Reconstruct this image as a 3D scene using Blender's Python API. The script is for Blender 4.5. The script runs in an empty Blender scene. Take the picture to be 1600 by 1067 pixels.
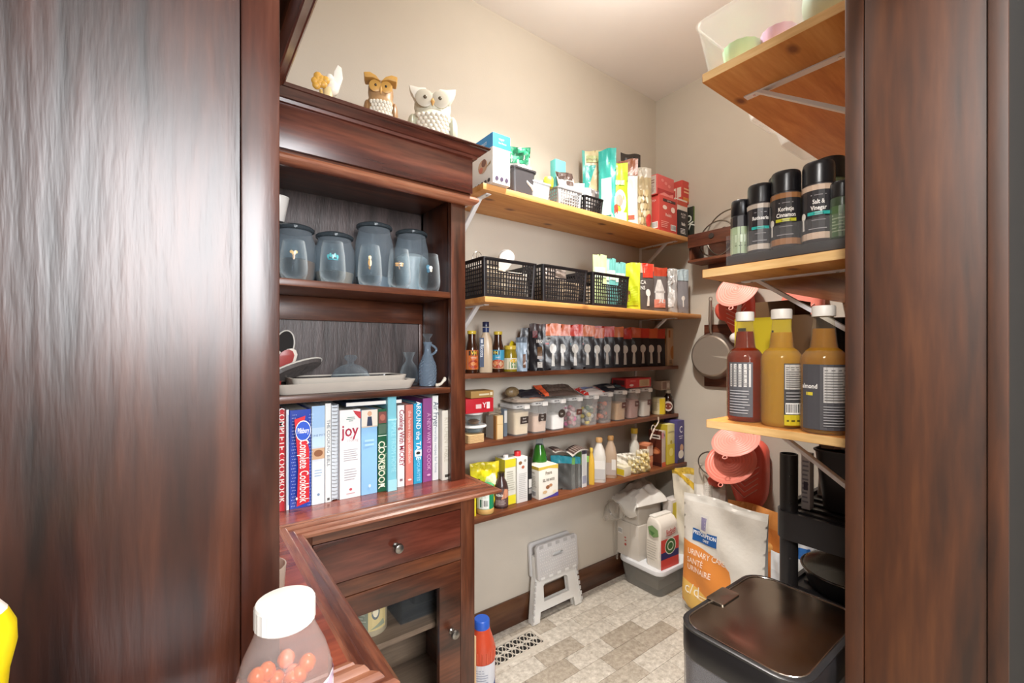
import bpy, bmesh, math, random
from mathutils import Vector, Matrix
from mathutils.geometry import tessellate_polygon
random.seed(7)
sc = bpy.context.scene
COL = sc.collection
PI = math.pi
# ------------------------------------------------------------------ camera
F, CX, HY, H = 691.5, 800.0, 545.0, 1.28          # focal length in px, principal column, horizon row, eye height
PHI = math.radians(53.22)
C_, S_ = math.cos(PHI), math.sin(PHI)             # view direction in room axes
cam = bpy.data.cameras.new('camera'); cam.sensor_width = 36; cam.lens = 36*F/1600
cam.shift_y = (HY-533.5)/1600; cam.clip_start = 0.02
camo = bpy.data.objects.new('camera', cam); COL.objects.link(camo)
camo.location = (0, 0, H); camo.rotation_euler = (PI/2, 0, PHI-PI/2)
sc.camera = camo
# ------------------------------------------------------------------ world, lights, exposure
w = bpy.data.worlds.new('world'); sc.world = w; w.use_nodes = True
w.node_tree.nodes['Background'].inputs[0].default_value = (0.75, 0.86, 1.0, 1)
w.node_tree.nodes['Background'].inputs[1].default_value = 1.0
sc.view_settings.view_transform = 'Standard'; sc.view_settings.look = 'None'
sc.view_settings.gamma = 1; sc.view_settings.use_curve_mapping = False
sc.view_settings.exposure = 0.36
def area(name, loc, target, sx, sy, power, col):
    l = bpy.data.lights.new(name, 'AREA'); l.shape = 'RECTANGLE'; l.size = sx; l.size_y = sy
    l.energy = power; l.color = col
    o = bpy.data.objects.new(name, l); COL.objects.link(o); o.location = loc
    o.rotation_euler = (Vector(target)-Vector(loc)).to_track_quat('-Z', 'Y').to_euler()
    return o
area('kitchen_window_daylight', (0.08, -1.57, 1.88), (0.08, 0, 1.80), 0.98, 1.14, 72, (0.97, 0.98, 1.0))
area('kitchen_fill_light', (-0.9, -0.45, 2.72), (0.1, 0.1, 1.2), 0.4, 0.4, 62, (1.0, 0.97, 0.93))  # added fill without a fixture, brightens the right-hand shelves through the doorway
LAMP = (1.22, 0.90, 2.66)
# ------------------------------------------------------------------ measuring: photo column/row -> room point
def _u(px): return (px-CX)/F
def wx(px, Y):
    u = _u(px); z = Y/(S_-C_*u); return z*(C_+S_*u)
def wy(px, X):
    u = _u(px); z = X/(C_+S_*u); return z*(S_-C_*u)
def dep(px, Y): return Y/(S_-C_*_u(px))
def zY(px, py, Y): return H+(HY-py)/F*dep(px, Y)
def zX(px, py, X): return H+(HY-py)/F*X/(C_+S_*_u(px))
def gnd(px, py, Z):
    z = (H-Z)*F/(py-HY); u = _u(px); return (z*(C_+S_*u), z*(S_-C_*u))
# ------------------------------------------------------------------ materials
def lin(h):
    h = h.lstrip('#'); o = []
    for i in (0, 2, 4):
        c = int(h[i:i+2], 16)/255; o.append(c/12.92 if c <= .04045 else ((c+.055)/1.055)**2.4)
    return (*o, 1)
_M = {}
def newmat(key):
    m = bpy.data.materials.new(key); m.use_nodes = True
    return m, m.node_tree.nodes, m.node_tree.links, m.node_tree.nodes['Principled BSDF']
def mat(h, rough=.5, metal=0, var=.10, spec=.5, bump=0, bscale=60):
    k = f'paint_{h}_{rough}_{metal}_{var}_{bump}'
    if k in _M: return _M[k]
    m, n, l, b = newmat(k)
    b.inputs['Roughness'].default_value = rough; b.inputs['Metallic'].default_value = metal
    b.inputs['Specular IOR Level'].default_value = spec
    c = lin(h)
    tc = n.new('ShaderNodeTexCoord'); nz = n.new('ShaderNodeTexNoise'); nz.inputs['Scale'].default_value = 9
    nz.inputs['Detail'].default_value = 4
    l.new(tc.outputs['Object'], nz.inputs['Vector'])
    mx = n.new('ShaderNodeMix'); mx.data_type = 'RGBA'
    mx.inputs[6].default_value = (*[x*(1-var) for x in c[:3]], 1); mx.inputs[7].default_value = (*[min(1, x*(1+var)) for x in c[:3]], 1)
    l.new(nz.outputs['Fac'], mx.inputs[0]); l.new(mx.outputs[2], b.inputs['Base Color'])
    if bump:
        n2 = n.new('ShaderNodeTexNoise'); n2.inputs['Scale'].default_value = bscale; n2.inputs['Detail'].default_value = 3
        l.new(tc.outputs['Object'], n2.inputs['Vector'])
        bp = n.new('ShaderNodeBump'); bp.inputs['Strength'].default_value = bump; bp.inputs['Distance'].default_value = .01
        l.new(n2.outputs['Fac'], bp.inputs['Height']); l.new(bp.outputs[0], b.inputs['Normal'])
    _M[k] = m; return m
def wood(key, cols, axis='x', rough=.3, scale=1.0, bump=.15, knots=False, coat=0.0, fine=1.0, seed=0.0):
    k = 'wood_'+key+'_'+axis
    if k in _M: return _M[k]
    m, n, l, b = newmat(k)
    tc = n.new('ShaderNodeTexCoord'); mp = n.new('ShaderNodeMapping')
    st = {'x': (.9, 9, 9), 'y': (9, .9, 9), 'z': (9, 9, .9)}[axis]
    mp.inputs['Scale'].default_value = [s*scale for s in st]; mp.inputs['Location'].default_value = (seed, seed*1.7, seed*.6)
    l.new(tc.outputs['Object'], mp.inputs['Vector'])
    a = n.new('ShaderNodeTexNoise'); a.inputs['Scale'].default_value = 1.6; a.inputs['Detail'].default_value = 5; a.inputs['Distortion'].default_value = .7
    l.new(mp.outputs[0], a.inputs['Vector'])
    f = n.new('ShaderNodeTexNoise'); f.inputs['Scale'].default_value = 13*fine; f.inputs['Detail'].default_value = 4
    l.new(mp.outputs[0], f.inputs['Vector'])
    mx = n.new('ShaderNodeMath'); mx.operation = 'MULTIPLY_ADD'; mx.inputs[1].default_value = .35
    sub = n.new('ShaderNodeMath'); sub.operation = 'SUBTRACT'; sub.inputs[1].default_value = .5
    l.new(f.outputs['Fac'], sub.inputs[0]); l.new(sub.outputs[0], mx.inputs[0]); l.new(a.outputs['Fac'], mx.inputs[2])
    r = n.new('ShaderNodeValToRGB'); e = r.color_ramp.elements
    e[0].position = .30; e[0].color = lin(cols[0]); e[1].position = .72; e[1].color = lin(cols[2])
    x = e.new(.5); x.color = lin(cols[1])
    l.new(mx.outputs[0], r.inputs[0]); out = r.outputs[0]
    if knots:
        v = n.new('ShaderNodeTexVoronoi'); v.voronoi_dimensions = '2D'; v.inputs['Scale'].default_value = 1.0
        mk = n.new('ShaderNodeMapping'); mk.inputs['Scale'].default_value = {'x': (3, 6, 6), 'y': (6, 3, 6), 'z': (6, 6, 3)}[axis]
        l.new(tc.outputs['Object'], mk.inputs['Vector']); l.new(mk.outputs[0], v.inputs['Vector'])
        kr = n.new('ShaderNodeValToRGB'); kr.color_ramp.elements[0].position = .035; kr.color_ramp.elements[0].color = (1, 1, 1, 1)
        kr.color_ramp.elements[1].position = .10; kr.color_ramp.elements[1].color = (0, 0, 0, 1)
        l.new(v.outputs['Distance'], kr.inputs[0])
        mk2 = n.new('ShaderNodeMix'); mk2.data_type = 'RGBA'; mk2.inputs[7].default_value = lin(knots); mk2.clamp_factor = True
        l.new(kr.outputs[0], mk2.inputs[0]); l.new(out, mk2.inputs[6]); out = mk2.outputs[2]
    l.new(out, b.inputs['Base Color']); b.inputs['Roughness'].default_value = rough
    b.inputs['Coat Weight'].default_value = coat; b.inputs['Coat Roughness'].default_value = .25
    if bump:
        bp = n.new('ShaderNodeBump'); bp.inputs['Strength'].default_value = bump; bp.inputs['Distance'].default_value = .004
        l.new(mx.outputs[0], bp.inputs['Height']); l.new(bp.outputs[0], b.inputs['Normal'])
    _M[k] = m; return m
def clear(h='ffffff', dens=.12, edge=.55, rough=.08, tint=None):
    """thin clear glass / plastic wall: transparent with Fresnel-like sheen"""
    k = f'clear_{h}_{dens}_{edge}_{rough}_{tint}'
    if k in _M: return _M[k]
    m, n, l, b = newmat(k); out = n['Material Output']
    b.inputs['Base Color'].default_value = lin(h); b.inputs['Roughness'].default_value = rough
    t = n.new('ShaderNodeBsdfTransparent'); t.inputs[0].default_value = lin(tint or 'ffffff')
    lw = n.new('ShaderNodeLayerWeight'); lw.inputs[0].default_value = .35
    ma = n.new('ShaderNodeMath'); ma.operation = 'MULTIPLY_ADD'; ma.inputs[1].default_value = edge; ma.inputs[2].default_value = dens; ma.use_clamp = True
    pw = n.new('ShaderNodeMath'); pw.operation = 'POWER'; pw.inputs[1].default_value = 2.0
    l.new(lw.outputs['Facing'], pw.inputs[0]); l.new(pw.outputs[0], ma.inputs[0])
    mx = n.new('ShaderNodeMixShader'); l.new(ma.outputs[0], mx.inputs[0]); l.new(t.outputs[0], mx.inputs[1]); l.new(b.outputs[0], mx.inputs[2])
    l.new(mx.outputs[0], out.inputs[0]); _M[k] = m; return m
def liquid(h, rough=.05):
    k = f'liquid_{h}'
    if k in _M: return _M[k]
    m, n, l, b = newmat(k)
    b.inputs['Base Color'].default_value = lin(h); b.inputs['Roughness'].default_value = rough
    t = n.new('ShaderNodeBsdfTransparent'); c = lin(h); t.inputs[0].default_value = (*[min(1, x**.45) for x in c[:3]], 1)
    tl = n.new('ShaderNodeBsdfTranslucent'); tl.inputs[0].default_value = lin(h)
    m1 = n.new('ShaderNodeMixShader'); m1.inputs[0].default_value = .45; l.new(b.outputs[0], m1.inputs[1]); l.new(tl.outputs[0], m1.inputs[2])
    m2 = n.new('ShaderNodeMixShader'); m2.inputs[0].default_value = .55; l.new(t.outputs[0], m2.inputs[1]); l.new(m1.outputs[0], m2.inputs[2])
    l.new(m2.outputs[0], n['Material Output'].inputs[0]); _M[k] = m; return m
# ------------------------------------------------------------------ mesh building
class MB:
    def __init__(s): s.v = []; s.f = []; s.m = []
    def add(s, vs, fs, m=0, M=None):
        o = len(s.v)
        s.v += [tuple(M @ Vector(p)) if M else tuple(p) for p in vs]
        s.f += [tuple(i+o for i in f) for f in fs]; s.m += [m]*len(fs); return s
    def box(s, x0, y0, z0, x1, y1, z1, m=0, M=None):
        vs = [(x, y, z) for z in (z0, z1) for y in (y0, y1) for x in (x0, x1)]
        return s.add(vs, [(0, 2, 3, 1), (4, 5, 7, 6), (0, 1, 5, 4), (2, 6, 7, 3), (0, 4, 6, 2), (1, 3, 7, 5)], m, M)
    def lathe(s, prof, c=(0, 0, 0), n=24, m=0, M=None, cap=True):
        vs = []; fs = []
        for r, z in prof:
            for i in range(n):
                a = 2*PI*i/n; vs.append((c[0]+r*math.cos(a), c[1]+r*math.sin(a), c[2]+z))
        for j in range(len(prof)-1):
            for i in range(n):
                k = (i+1) % n; fs.append((j*n+i, j*n+k, (j+1)*n+k, (j+1)*n+i))
        if cap:
            if prof[0][0] > 1e-5: fs.append(tuple(range(n-1, -1, -1)))
            if prof[-1][0] > 1e-5: fs.append(tuple((len(prof)-1)*n+i for i in range(n)))
        return s.add(vs, fs, m, M)
    def tube(s, pts, r, n=8, m=0, M=None, closed=False):
        pts = [Vector(p) for p in pts]; vs = []; fs = []; L = len(pts)
        rr = r if isinstance(r, (list, tuple)) else [r]*L
        up = None
        for i, p in enumerate(pts):
            d = (pts[(i+1) % L] if (closed or i < L-1) else p) - (pts[i-1] if (closed or i > 0) else p)
            d.normalize()
            if up is None: up = Vector((0, 0, 1)) if abs(d.z) < .9 else Vector((1, 0, 0))
            a = d.cross(up)
            if a.length < 1e-4: a = d.cross(Vector((0, 1, 0)))
            a.normalize(); b = a.cross(d); up = b
            for k in range(n):
                t = 2*PI*k/n; vs.append(p+(a*math.cos(t)+b*math.sin(t))*rr[i])
        for i in range(L if closed else L-1):
            j = (i+1) % L
            for k in range(n):
                q = (k+1) % n; fs.append((i*n+k, i*n+q, j*n+q, j*n+k))
        if not closed:
            fs.append(tuple(range(n-1, -1, -1))); fs.append(tuple((L-1)*n+k for k in range(n)))
        return s.add(vs, fs, m, M)
    def loft(s, rings, m=0, M=None, cap=True):
        n = len(rings[0]); vs = [p for r in rings for p in r]; fs = []
        for j in range(len(rings)-1):
            for i in range(n):
                k = (i+1) % n; fs.append((j*n+i, j*n+k, (j+1)*n+k, (j+1)*n+i))
        if cap: fs.append(tuple(range(n-1, -1, -1))); fs.append(tuple((len(rings)-1)*n+i for i in range(n)))
        return s.add(vs, fs, m, M)
    def prism(s, poly, y0, y1, m=0, M=None, holes=()):
        """polygon in x,z (with holes) given thickness along y"""
        loops = [list(poly)]+[list(h) for h in holes]
        flat = [p for lp in loops for p in lp]; n = len(flat)
        tri = tessellate_polygon([[Vector((p[0], p[1], 0)) for p in lp] for lp in loops])
        vs = [(p[0], y0, p[1]) for p in flat]+[(p[0], y1, p[1]) for p in flat]
        fs = []
        for t in tri: fs.append(tuple(t)); fs.append(tuple(i+n for i in reversed(t)))
        o = 0
        for lp in loops:
            L = len(lp)
            for i in range(L):
                j = (i+1) % L; fs.append((o+i, o+j, n+o+j, n+o+i))
            o += L
        return s.add(vs, fs, m, M)
    def grid(s, fn, nu, nv, m=0, M=None, wrap=False):
        vs = [fn(i/nu, j/nv) for j in range(nv+1) for i in range(nu+1)]; W = nu+1
        fs = [(j*W+i, j*W+i+1, (j+1)*W+i+1, (j+1)*W+i) for j in range(nv) for i in range(nu)]
        return s.add(vs, fs, m, M)
    def ell(s, c, r, n=12, k=8, m=0, M=None):
        pr = [(max(1e-4, math.sin(PI*i/k)), -math.cos(PI*i/k)) for i in range(k+1)]
        T = Matrix.Translation(Vector(c)) @ Matrix.Diagonal((*r, 1))
        return s.lathe(pr, n=n, m=m, M=(M @ T if M else T), cap=False)
    def build(s, name, mats, parent=None, smooth=40, bev=0, loc=None, recalc=True):
        me = bpy.data.meshes.new(name); me.from_pydata(s.v, [], s.f)
        mats = mats if isinstance(mats, (list, tuple)) else [mats]
        for x in mats: me.materials.append(x)
        me.polygons.foreach_set('material_index', s.m)
        if bev or recalc:
            bm = bmesh.new(); bm.from_mesh(me)
            if recalc:
                bmesh.ops.remove_doubles(bm, verts=bm.verts, dist=1e-6)
                bmesh.ops.recalc_face_normals(bm, faces=bm.faces)
            if bev:
                ed = [e for e in bm.edges if len(e.link_faces) == 2 and e.calc_face_angle(0) > .6]
                bmesh.ops.bevel(bm, geom=ed, offset=bev, segments=2, affect='EDGES', profile=.6, clamp_overlap=True)
            bm.to_mesh(me); bm.free()
        if smooth:
            me.polygons.foreach_set('use_smooth', [True]*len(me.polygons)); me.set_sharp_from_angle(angle=math.radians(smooth))
        me.update()
        o = bpy.data.objects.new(name, me); COL.objects.link(o)
        if parent: o.parent = parent
        if loc: o.location = loc
        return o
def rr(w, d, r, z, n=4, cx=0, cy=0):
    r = min(r, w/2-1e-4, d/2-1e-4); o = []
    for sx, sy, a0 in ((1, 1, 0), (-1, 1, PI/2), (-1, -1, PI), (1, -1, 1.5*PI)):
        for i in range(n+1):
            a = a0+PI/2*i/n; o.append((cx+sx*(w/2-r)+r*math.cos(a), cy+sy*(d/2-r)+r*math.sin(a), z))
    return o
def thing(name, label, cat, loc=(0, 0, 0), rz=0, group=None):
    o = bpy.data.objects.new(name, None); COL.objects.link(o); o.empty_display_size = .03
    o.location = loc; o.rotation_euler = (0, 0, rz); return tag(o, label, cat, group)
def tag(o, label, cat, group=None):
    o['label'] = label; o['category'] = cat
    if group: o['group'] = group
    return o
def struct(o): o['kind'] = 'structure'; return o
def box1(name, m, a, parent=None, bev=.0015, smooth=30):
    return MB().box(*a).build(name, m, parent, smooth=smooth, bev=bev)
# ------------------------------------------------------------------ flat print mapped onto any surface S(a, b, lift)
_T = {}
def text2d(s, size, bold=0, xs=1, mono=False):
    k = (s, bold)
    if k not in _T:
        cu = bpy.data.curves.new('t', 'FONT'); cu.body = s; cu.size = 1; cu.align_x = 'CENTER'; cu.align_y = 'CENTER'
        cu.resolution_u = 2; cu.offset = bold
        ob = bpy.data.objects.new('t', cu); me = bpy.data.meshes.new_from_object(ob)
        _T[k] = ([(v.co.x, v.co.y) for v in me.vertices], [tuple(p.vertices) for p in me.polygons])
        bpy.data.objects.remove(ob); bpy.data.curves.remove(cu); bpy.data.meshes.remove(me)
    vs, fs = _T[k]
    return [(x*size*xs, y*size) for x, y in vs], fs
def prints(parent, S, W, Hh, items, name='printed_label', rough=.45, res=.012):
    """items in fractions of W x Hh. r=rect e=ellipse p=polygon t=text s=spoon"""
    if not items: return None
    mb = MB(); mats = []; lift = .0005
    def mi(h):
        if h not in mats: mats.append(h)
        return mats.index(h)
    for it in items:
        k = it[0]; lift += .00015
        if k == 'r':
            a0, b0, a1, b1, h = it[1:6]; nu = max(1, min(40, int(abs(a1-a0)*W/res))); nv = max(1, min(40, int(abs(b1-b0)*Hh/res)))
            mb.grid(lambda u, v: S((a0+(a1-a0)*u)*W, (b0+(b1-b0)*v)*Hh, lift), nu, nv, mi(h))
        elif k == 'e':
            a, b, ra, rb, h = it[1:6]; n = 16
            vs = [S(a*W, b*Hh, lift)]+[S((a+ra*math.cos(2*PI*i/n))*W, (b+rb*math.sin(2*PI*i/n))*Hh, lift) for i in range(n)]
            mb.add(vs, [(0, 1+i, 1+(i+1) % n) for i in range(n)], mi(h))
        elif k == 'p':
            pts, h = it[1:3]
            tri = tessellate_polygon([[Vector((p[0], p[1], 0)) for p in pts]])
            T = [[Vector(pts[i]) for i in t] for t in tri]
            for _ in range(9):
                N = []
                for q in T:
                    e = max(range(3), key=lambda i: ((q[i]-q[(i+1) % 3])*Vector((W, Hh))).length if False else math.hypot((q[i].x-q[(i+1) % 3].x)*W, (q[i].y-q[(i+1) % 3].y)*Hh))
                    a_, b_, c_ = q[e], q[(e+1) % 3], q[(e+2) % 3]
                    if math.hypot((a_.x-b_.x)*W, (a_.y-b_.y)*Hh) < res*1.2: N.append(q); continue
                    m_ = (a_+b_)/2; N += [[a_, m_, c_], [m_, b_, c_]]
                T = N
            for q in T: mb.add([S(p.x*W, p.y*Hh, lift) for p in q], [(0, 1, 2)], mi(h))
        elif k == 's':
            a, b, sz, h = it[1:5]; n = 14; rw, rh = sz*.20, sz*.27
            vs = [S(a*W, b*Hh, lift)]+[S(a*W+rw*math.cos(2*PI*i/n), b*Hh+rh*math.sin(2*PI*i/n), lift) for i in range(n)]
            mb.add(vs, [(0, 1+i, 1+(i+1) % n) for i in range(n)], mi(h))
            mb.grid(lambda u, v: S(a*W+(u-.5)*sz*(.13+.06*v), b*Hh-rh*.9-sz*.72*v, lift), 1, 4, mi(h))
        elif k == 't':
            s, a, b, sz, h = it[1:6]; rot = it[6] if len(it) > 6 else 0; xs = it[7] if len(it) > 7 else 1; bold = it[8] if len(it) > 8 else 0
            vs, fs = text2d(s, sz*Hh, bold, xs); c, q = math.cos(rot), math.sin(rot)
            mb.add([S(a*W+x*c-y*q, b*Hh+x*q+y*c, lift) for x, y in vs], fs, mi(h))
    return mb.build(name, [mat(h, rough, var=.04) for h in mats], parent, smooth=0, recalc=False)
def lines(a0, a1, b0, b1, n, h, th=.35, ragged=.25, rnd=random):
    """rows of fine print"""
    o = []; st = (b1-b0)/n
    for i in range(n):
        e = a1-(a1-a0)*ragged*rnd.random(); b = b1-(i+.7)*st; o.append(('r', a0, b, e, b+st*th, h))
    return o
def barcode(a0, b0, a1, b1, n=11):
    o = [('r', a0, b0, a1, b1, 'f4f2ee')]; w = (a1-a0)/(n*2+1)
    for i in range(n):
        o.append(('r', a0+w*(2*i+.8), b0+(b1-b0)*.15, a0+w*(2*i+.8)+w*random.uniform(.5, 1.3), b1-(b1-b0)*.1, '262424'))
    return o
def Sflat(o, ux, uy, nn):
    o, ux, uy, nn = map(Vector, (o, ux, uy, nn)); return lambda a, b, l: tuple(o+ux*a+uy*b+nn*l)
def Scyl(R, z0=0, a0=-PI/2, c=(0, 0)):
    """a measured along the circumference from direction a0 (positive = to the right seen from outside)"""
    return lambda a, b, l: (c[0]+(R(b) if callable(R) else R)*math.cos(a0+a/(R(.0) if callable(R) else R))+l*math.cos(a0+a/(R(.0) if callable(R) else R)),
                            c[1]+(R(b) if callable(R) else R)*math.sin(a0+a/(R(.0) if callable(R) else R))+l*math.sin(a0+a/(R(.0) if callable(R) else R)), z0+b)
VIEW = -PI/2
def facing(x, y): return math.atan2(-y, -x)          # direction from a thing towards the doorway viewer
# ------------------------------------------------------------------ generic goods
def carton(name, label, cat, loc, dims, h, front=(), left=(), top=(), rz=0, group=None, bev=.0012, rough=.45, extra=None):
    """box standing on its base centre"""
    w, d, hh = dims; t = thing(name, label, cat, loc, rz, group)
    MB().box(-w/2, -d/2, 0, w/2, d/2, hh).build('carton_body', mat(h, rough), t, bev=bev)
    prints(t, Sflat((-w/2, -d/2, 0), (1, 0, 0), (0, 0, 1), (0, -1, 0)), w, hh, list(front), 'front_print', res=9)
    prints(t, Sflat((-w/2, d/2, 0), (0, -1, 0), (0, 0, 1), (-1, 0, 0)), d, hh, list(left), 'side_print', res=9)
    if top: prints(t, Sflat((-w/2, -d/2, hh), (1, 0, 0), (0, 1, 0), (0, 0, 1)), w, d, list(top), 'top_print', res=9)
    return t
def pouch(name, label, cat, loc, dims, h, items=(), seal=None, rz=0, tilt=0, group=None, rough=.32, sealh=.16, wr=.004, lean=0, back=None, top_notch=True, edge=None):
    """stand-up pouch: flat at the top seal, gusseted base"""
    w, d, hh = dims; t = thing(name, label, cat, loc, rz, group); ph = random.uniform(0, 9)
    def Sf(sgn):
        def S(a, b, l):
            u = a/w-.5; v = b/hh; pr = (1-v**1.6)*(.55+.45*min(1, v*5)); br = max(0, 1-(2*u)**2)**.6 if v < .97 else 0
            y = sgn*(d/2*pr*(.35+.65*br)+wr*math.sin(v*17+u*9+ph)*(br)*.6+wr*.5*math.sin(u*23+ph*2)*v*br+.0012)
            x = u*w*(1-.05*math.sin(PI*min(1, v)))
            z = b+(.010*hh*math.sin(u*7+ph) if v > .9 else 0)*(v-.9)*10
            return (x+lean*v*v, y+sgn*l+tilt*v*v, z)
        return S
    mb = MB()
    for sg in (-1, 1):
        S = Sf(sg); mb.grid(lambda u, v: S(u*w, v*hh*(1-sealh), 0), max(12, int(w/.011)), max(14, int(hh/.012)), 0); 
        mb.grid(lambda u, v: S(u*w, hh*(1-sealh)+v*hh*sealh, 0), max(12, int(w/.011)), 4, 1)
    A, B = Sf(-1), Sf(1)
    for uu in (0, 1): mb.grid(lambda u, v: tuple(Vector(A(uu*w, v*hh, 0)).lerp(Vector(B(uu*w, v*hh, 0)), u)), 1, 10, 2)
    for vv in (0, 1): mb.grid(lambda u, v: tuple(Vector(A(u*w, vv*hh, 0)).lerp(Vector(B(u*w, vv*hh, 0)), v)), 10, 1, 0)
    mb.build('pouch_body', [mat(h, rough, bump=.25, bscale=25), mat(seal or h, rough, bump=.25, bscale=25), mat(edge or h, rough)], t, smooth=50)
    A0 = Sf(-1); prints(t, lambda a, b, l: A0(a, b, l*2+.0010), w, hh, list(items), 'front_print', rough)
    return t
def lathed(name, label, cat, loc, parts, group=None, n=20, rz=0, labels=()):
    """parts: (part name, material, profile)   labels: (z0, z1, R, items, a0, width)"""
    t = thing(name, label, cat, loc, rz, group)
    for pn, m, prof in parts: MB().lathe(prof, n=n).build(pn, m, t)
    for z0, z1, R, items, a0, W in labels:
        prints(t, (lambda a, b, l, R=R, z0=z0, a0=a0, W=W: ((R+l)*math.cos(a0+(a-W/2)/R), (R+l)*math.sin(a0+(a-W/2)/R), z0+b)), W, z1-z0, items)
    return t
# ================================================================== the room
YA = 1.652; XC = wx(1024.5, YA); CEIL = zY(1024.5, 158.6, YA); XL = -.25; YD = .283; YD0 = .118; XJ = 1.08
WALL = mat('c4bbad', .75, var=.03, bump=.05, bscale=220)
KITCH = mat('b5aca2', .8)
CEILM = mat('efebe8', .85, var=.02)
DARK = ('1f0d0a', '40201a', '66362a')
MAHZ = wood('mahogany', ('2b150b', '502919', '74432a'), 'z', .28, 1, .12, coat=.3)
MAHX = wood('mahogany', ('2b150b', '502919', '74432a'), 'x', .30, 1, .12, coat=.3)
MAHY = wood('mahogany', ('2b150b', '502919', '74432a'), 'y', .30, 1, .12, coat=.3)
TOPX = wood('worktop', ('55261a', '7c3a28', '9a5138'), 'x', .26, 1.3, .05, coat=.4)
MOLD = wood('moulding', ('4a2418', '7d4a34', '9c6a50'), 'x', .28, 1.4, .15, coat=.3)
MOLDY = wood('moulding', ('4a2418', '7d4a34', '9c6a50'), 'y', .28, 1.4, .15, coat=.3)
BACKW = wood('backboard', ('2b2220', '443836', '5d4f4d'), 'z', .42, 2.2, .5, fine=2)
PANEL = wood('wing_panel', ('1a0d09', '3a1d13', '5a3220'), 'z', .33, .75, .55, coat=.25, fine=.8, seed=3.1)
JAMB = wood('jamb', ('241208', '42220e', '5c3519'), 'z', .52, .6, .12, coat=0, seed=1.3)
PINE = wood('pine', ('b9793a', 'cf9250', 'dea868'), 'x', .5, .9, .12, knots='7a4520')
PINEE = wood('pine_edge', ('c79a5c', 'dcb57a', 'e6c590'), 'y', .55, 1.2, .1)
PINEY = wood('pine_y', ('b06d2e', 'c58440', 'd69a58'), 'x', .5, 1.1, .12, knots='7a4520', seed=5)
STAINED = wood('stained_shelf', ('4b2715', '6d3c22', '85502f'), 'x', .4, 1, .12)
WHITEM = mat('e4e4e6', .35, var=.03)
CHROME = mat('b9b7b2', .22, 1)
# floor: slab with the same bond in the material, single tiles where they can be told apart
def tile_mat(shared):
    m, n, l, b = newmat('stone_tile' if shared else 'stone_floor')
    tc = n.new('ShaderNodeTexCoord'); geo = n.new('ShaderNodeNewGeometry')
    a = n.new('ShaderNodeTexNoise'); a.inputs['Scale'].default_value = 45; a.inputs['Detail'].default_value = 8; a.inputs['Roughness'].default_value = .75
    l.new(geo.outputs['Position'], a.inputs['Vector'])
    r = n.new('ShaderNodeValToRGB'); r.color_ramp.elements[0].position = .32; r.color_ramp.elements[0].color = lin('a0978b')
    r.color_ramp.elements[1].position = .68; r.color_ramp.elements[1].color = lin('e6e1d8')
    l.new(a.outputs['Fac'], r.inputs[0]); mx = n.new('ShaderNodeMix'); mx.data_type = 'RGBA'; mx.blend_type = 'MULTIPLY'; mx.inputs[0].default_value = 1
    l.new(r.outputs[0], mx.inputs[6])
    r2 = n.new('ShaderNodeValToRGB'); r2.color_ramp.interpolation = 'LINEAR'
    e = r2.color_ramp.elements; e[0].position = 0; e[0].color = lin('cdc4b8'); e[1].position = .3; e[1].color = lin('f4f1ec')
    if shared:
        oi = n.new('ShaderNodeObjectInfo'); l.new(oi.outputs['Random'], r2.inputs[0])
    else:
        br = n.new('ShaderNodeTexBrick'); br.inputs['Scale'].default_value = 1; br.inputs['Brick Width'].default_value = .212; br.inputs['Row Height'].default_value = .088
        br.inputs['Mortar Size'].default_value = .0015; l.new(geo.outputs['Position'], br.inputs['Vector'])
        br.inputs['Color1'].default_value = (0, 0, 0, 1); br.inputs['Color2'].default_value = (1, 1, 1, 1); l.new(br.outputs['Color'], r2.inputs[0])
    l.new(r2.outputs[0], mx.inputs[7]); l.new(mx.outputs[2], b.inputs['Base Color']); b.inputs['Roughness'].default_value = .45
    bp = n.new('ShaderNodeBump'); bp.inputs['Strength'].default_value = .12; bp.inputs['Distance'].default_value = .003
    l.new(a.outputs['Fac'], bp.inputs['Height']); l.new(bp.outputs[0], b.inputs['Normal']); return m
floor = struct(MB().box(XL-.1, YD0, -.08, XC+.1, YA+.1, -.0035).box(-1.6, -1.8, -.08, 3.2, YD0, -.0005).build('floor', tile_mat(False), smooth=0))
TM = tile_mat(True); TW, TL = .088, .212
tme = MB().box(.0006, .0006, -.005, TL-.0006, TW-.0006, 0).build('tile', TM, floor, bev=.0008).data
first = bpy.data.objects['tile']
k = 0
for j in range(-4, 14):
    for i in range(-3, 9):
        x = 1.272+i*TL+(.118 if j % 2 else 0); y = .545+j*TW
        if not (.62 < x < XC-.02 and .30 < y < YA-.02): continue
        if k == 0: o = first
        else: o = first.copy(); COL.objects.link(o)
        o.location = (x, y, 0); o.parent = floor; k += 1
struct(MB().box(XL-.12, YA, 0, XC+.12, YA+.12, CEIL).build('wall_back', WALL, smooth=0))
struct(MB().box(XC, YD0, 0, XC+.12, YA, CEIL).build('wall_right', WALL, smooth=0))
struct(MB().box(XL-.12, YD0, 0, XL, YA, CEIL).build('wall_left', WALL, smooth=0))
struct(MB().box(XJ+.03, YD0, 0, XC, YD, CEIL).box(XL, YD0, 2.1, XJ+.03, YD, CEIL).build('wall_front', WALL, smooth=0))
struct(MB().box(XL-.12, YD0, CEIL, XC+.12, YA+.12, CEIL+.1).box(-1.6, -1.8, CEIL, 3.2, YD0, CEIL+.1).build('ceiling', CEILM, smooth=0))
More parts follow.
